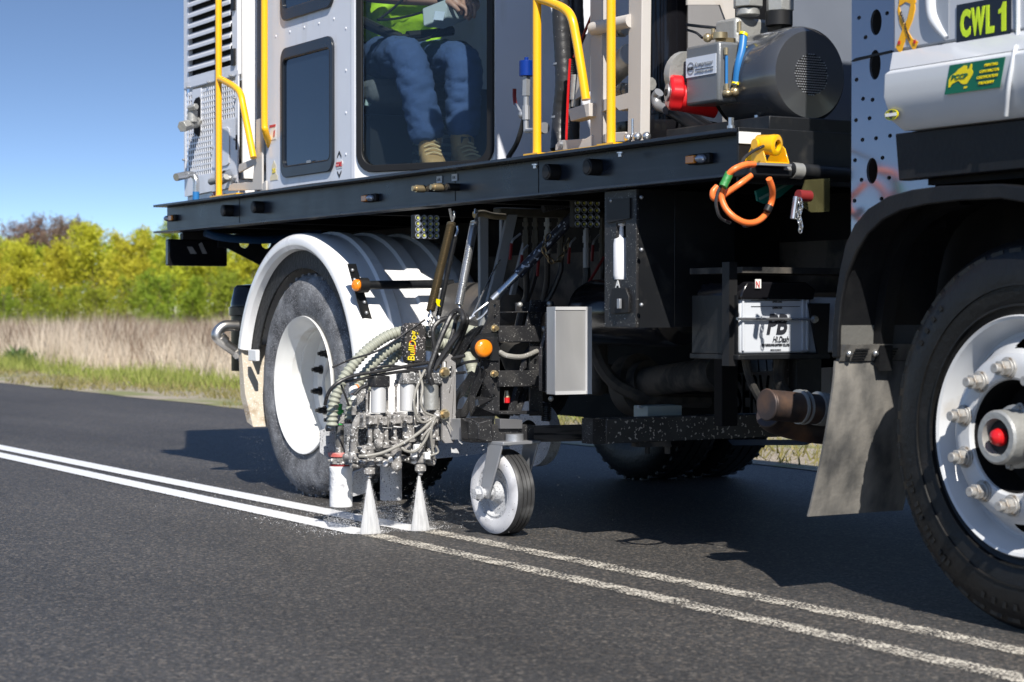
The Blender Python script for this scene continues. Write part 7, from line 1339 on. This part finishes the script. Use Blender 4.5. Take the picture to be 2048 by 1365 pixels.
body('trousers', V, [(0, 1), (1, 2), (2, 3), (3, 4), (4, 5), (5, 6), (6, 7), (7, 8), (0, 9), (9, 10), (10, 11), (11, 12), (12, 13), (13, 14), (14, 15), (0, 16)], denim, PS, 0, 3, 0.008)
V = [(*(pel+Z_*0.05), .175, 1.2), (*(chest-Z_*0.15), .185, 1.2), (*chest, .165, 1.25), (*sh, .092), (*((sh*0.55+el*0.45)), .075), (*sh2, .092), (*((sh2+el2)/2), .072), (*(neck-Z_*0.03), .075), (*(pel+Vector((0.12, 0.0, 0.14))), .16)]
body('shirt', V, [(0, 1), (1, 2), (2, 3), (3, 4), (2, 5), (5, 6), (2, 7), (1, 8)], hiv, PS, 0, 3, 0.012)
b = MB().ball(head, 0.098, 14, (1.02, 0.80, 1.22)); k = len(b.v); b.ball(head+Vector((0.105, 0, -0.01)), 0.017, 6, (1, .8, 1.6)); b.ball(head+Vector((0.06, 0, -0.085)), 0.045, 8, (.9, .9, .7)); hdob = part('head', b, skin, PS, sharp=80)
for s in (-1, 1): part('eye', MB().ball(head+Vector((0.088, s*0.032, 0.008)), 0.012, 7), labelw, hdob); part('ear', MB().ball(head+Vector((0.0, s*0.082, -0.005)), 0.028, 7, (.6, .35, 1.1)), skin, hdob)
part('mouth', MB().ball(head+Vector((0.095, 0, -0.06)), 0.02, 7, (.35, 1.1, .3)), redd, hdob); part('cap', MB().ball(head+Vector((-0.01, 0, 0.045)), 0.104, 12, (1, .84, .8)).obox(head+Vector((0.07, -0.06, 0.05)), Vector((0.10, 0, -0.01)), Y_*0.12, Z_*0.008), hiv, PS)
def hand(p, dirv, upv_, curl, nm):
    d = Vector(dirv).normalized(); s = d.cross(Vector(upv_)).normalized(); u_ = s.cross(d)
    V = [(*p, .027), (*(p+d*0.05), .031, .6)]; E = [(0, 1)]
    for i, (o, l) in enumerate(((-.030, .066), (-.010, .078), (.010, .073), (.029, .058))):
        b0 = p+d*0.075+s*o; k = len(V); c1 = b0+d*l*0.45-u_*l*0.2*curl; c2 = c1+d*l*0.2-u_*l*0.4*curl; c3 = c2-d*l*0.15-u_*l*0.25*curl; V += [(*b0, .0105), (*c1, .0095), (*c2, .009), (*c3, .0075)]; E += [(1, k), (k, k+1), (k+1, k+2), (k+2, k+3)]
    k = len(V); V += [(*(p+d*0.02+s*0.034), .014), (*(p+d*0.05+s*0.055-u_*0.01), .012), (*(p+d*0.08+s*0.050-u_*0.03), .009)]; E += [(0, k), (k, k+1), (k+1, k+2)]
    return body(nm, V, E, skin, PS)
hand(hd, (0.5, 0.7, -0.25), (0.2, 0, 1), 0.9, 'hand'); hand(hd2, (0.6, -0.2, -0.3), (0.3, 0, 1), 0.9, 'hand')
def bootm(a, yaw, m2=boot):
    d = Vector((math.cos(yaw), math.sin(yaw), 0)); s = Vector((-d.y, d.x, 0)); fl_ = 1.462; b = MB()
    secs = [(-0.06, .038, .10), (-0.02, .045, .15), (0.03, .048, .145), (0.08, .050, .10), (0.13, .052, .075), (0.17, .048, .062), (0.20, .034, .045), (0.212, .012, .03)]; n = 14; vs = []
    for t, w_, h in secs:
        c = Vector((a.x, a.y, 0))+d*t
        for k in range(n): g = 2*PI*k/n; vs.append(c+s*(w_*math.copysign(abs(math.cos(g))**0.7, math.cos(g)))+Z_*(fl_+0.02+h/2+h/2*math.copysign(abs(math.sin(g))**0.7, math.sin(g))))
    m_ = len(secs); b.add(vs, [(i*n+k, i*n+(k+1) % n, (i+1)*n+(k+1) % n, (i+1)*n+k) for i in range(m_-1) for k in range(n)]+[tuple(reversed(range(n))), tuple(range((m_-1)*n, m_*n))])
    b.cyl((a.x, a.y, fl_+0.10), (a.x-0.005, a.y, fl_+0.24), 0.050, 16, 0.058)
    bt = part('boot', b, m2, PS, sharp=70); sole = MB().poly([Vector((a.x, a.y, fl_))+d*t+s*w_ for t, w_ in ((-.07, -.035), (.03, -.045), (.15, -.052), (.21, -.03), (.222, 0), (.21, .03), (.15, .052), (.03, .045), (-.07, .035))], Z_*0.022); part('sole', sole, bootd, bt)
    for k in range(4): c = Vector((a.x, a.y, fl_+0.155-0.02*k))+d*(0.045+0.028*k); part('lace', MB().tube([c-s*0.035-d*0.01, c+Z_*0.012, c+s*0.035+d*0.01], 0.0045, 6), mat('lace_tan', (0.55, 0.40, 0.2), 0.8), bt)
    part('tongue', MB().obox(Vector((a.x, a.y, fl_+0.14))+d*0.03-s*0.025, s*0.05, Z_*0.05+d*0.01, d*0.012), bootd, bt, bev=0.004)
bootm(an_+Vector((0, 0, 0)), -0.35); bootm(an2+Vector((0, 0, 0)), -0.15)
CX_ = thing('control_box', fx(880, 40, -7.98), 'grey control box with joystick held in the operator\'s hands', 'control box')
p = fx(846, 54, -8.0)
part('box_shell', MB().obox(p, Vector((0.05, 0.10, 0.045)), Vector((-0.03, 0.12, 0.0)), Vector((-0.01, -0.0, 0.085))), mat('control_box_grey', (0.33, 0.36, 0.36), 0.45), CX_, bev=0.006)
part('joystick', MB().cyl(fx(888, 30, -7.99), fx(882, -4, -7.99), 0.012, 12).cyl(fx(884, 6, -7.99), fx(881, -8, -7.99), 0.02, 12), blackp, CX_); part('switch_plate', MB().obox(fx(866, 40, -7.95), Y_*0.05, Vector((0, 0.01, 0.04)), X_*0.004), labelb, CX_)

# details too small to pick apart singly stay joined
for o in bpy.data.objects:
    if o.name.split('.')[0] in ('tread_lugs', 'sidewall_marking', 'case_rib', 'clamp_slots', 'flange_bolts', 'member_bolts', 'support_bolts', 'clamp_bolts', 'valve_studs', 'weld_seam', 'punched_guard', 'pin_chain', 'hanging_chain'): o['kind'] = 'stuff'

for o in [o for o in bpy.data.objects if o.name.split('.')[0] in ('underbody_hoses', 'shaft_flange', 'brass_fittings', 'housing_top_fittings', 'control_cable', 'inner_brace', 'shackle', 'cross_member', 'pipe_fitting', 'spring_hook', 'rubber_elbow', 'end_cleat', 'subframe')]: explode(o)
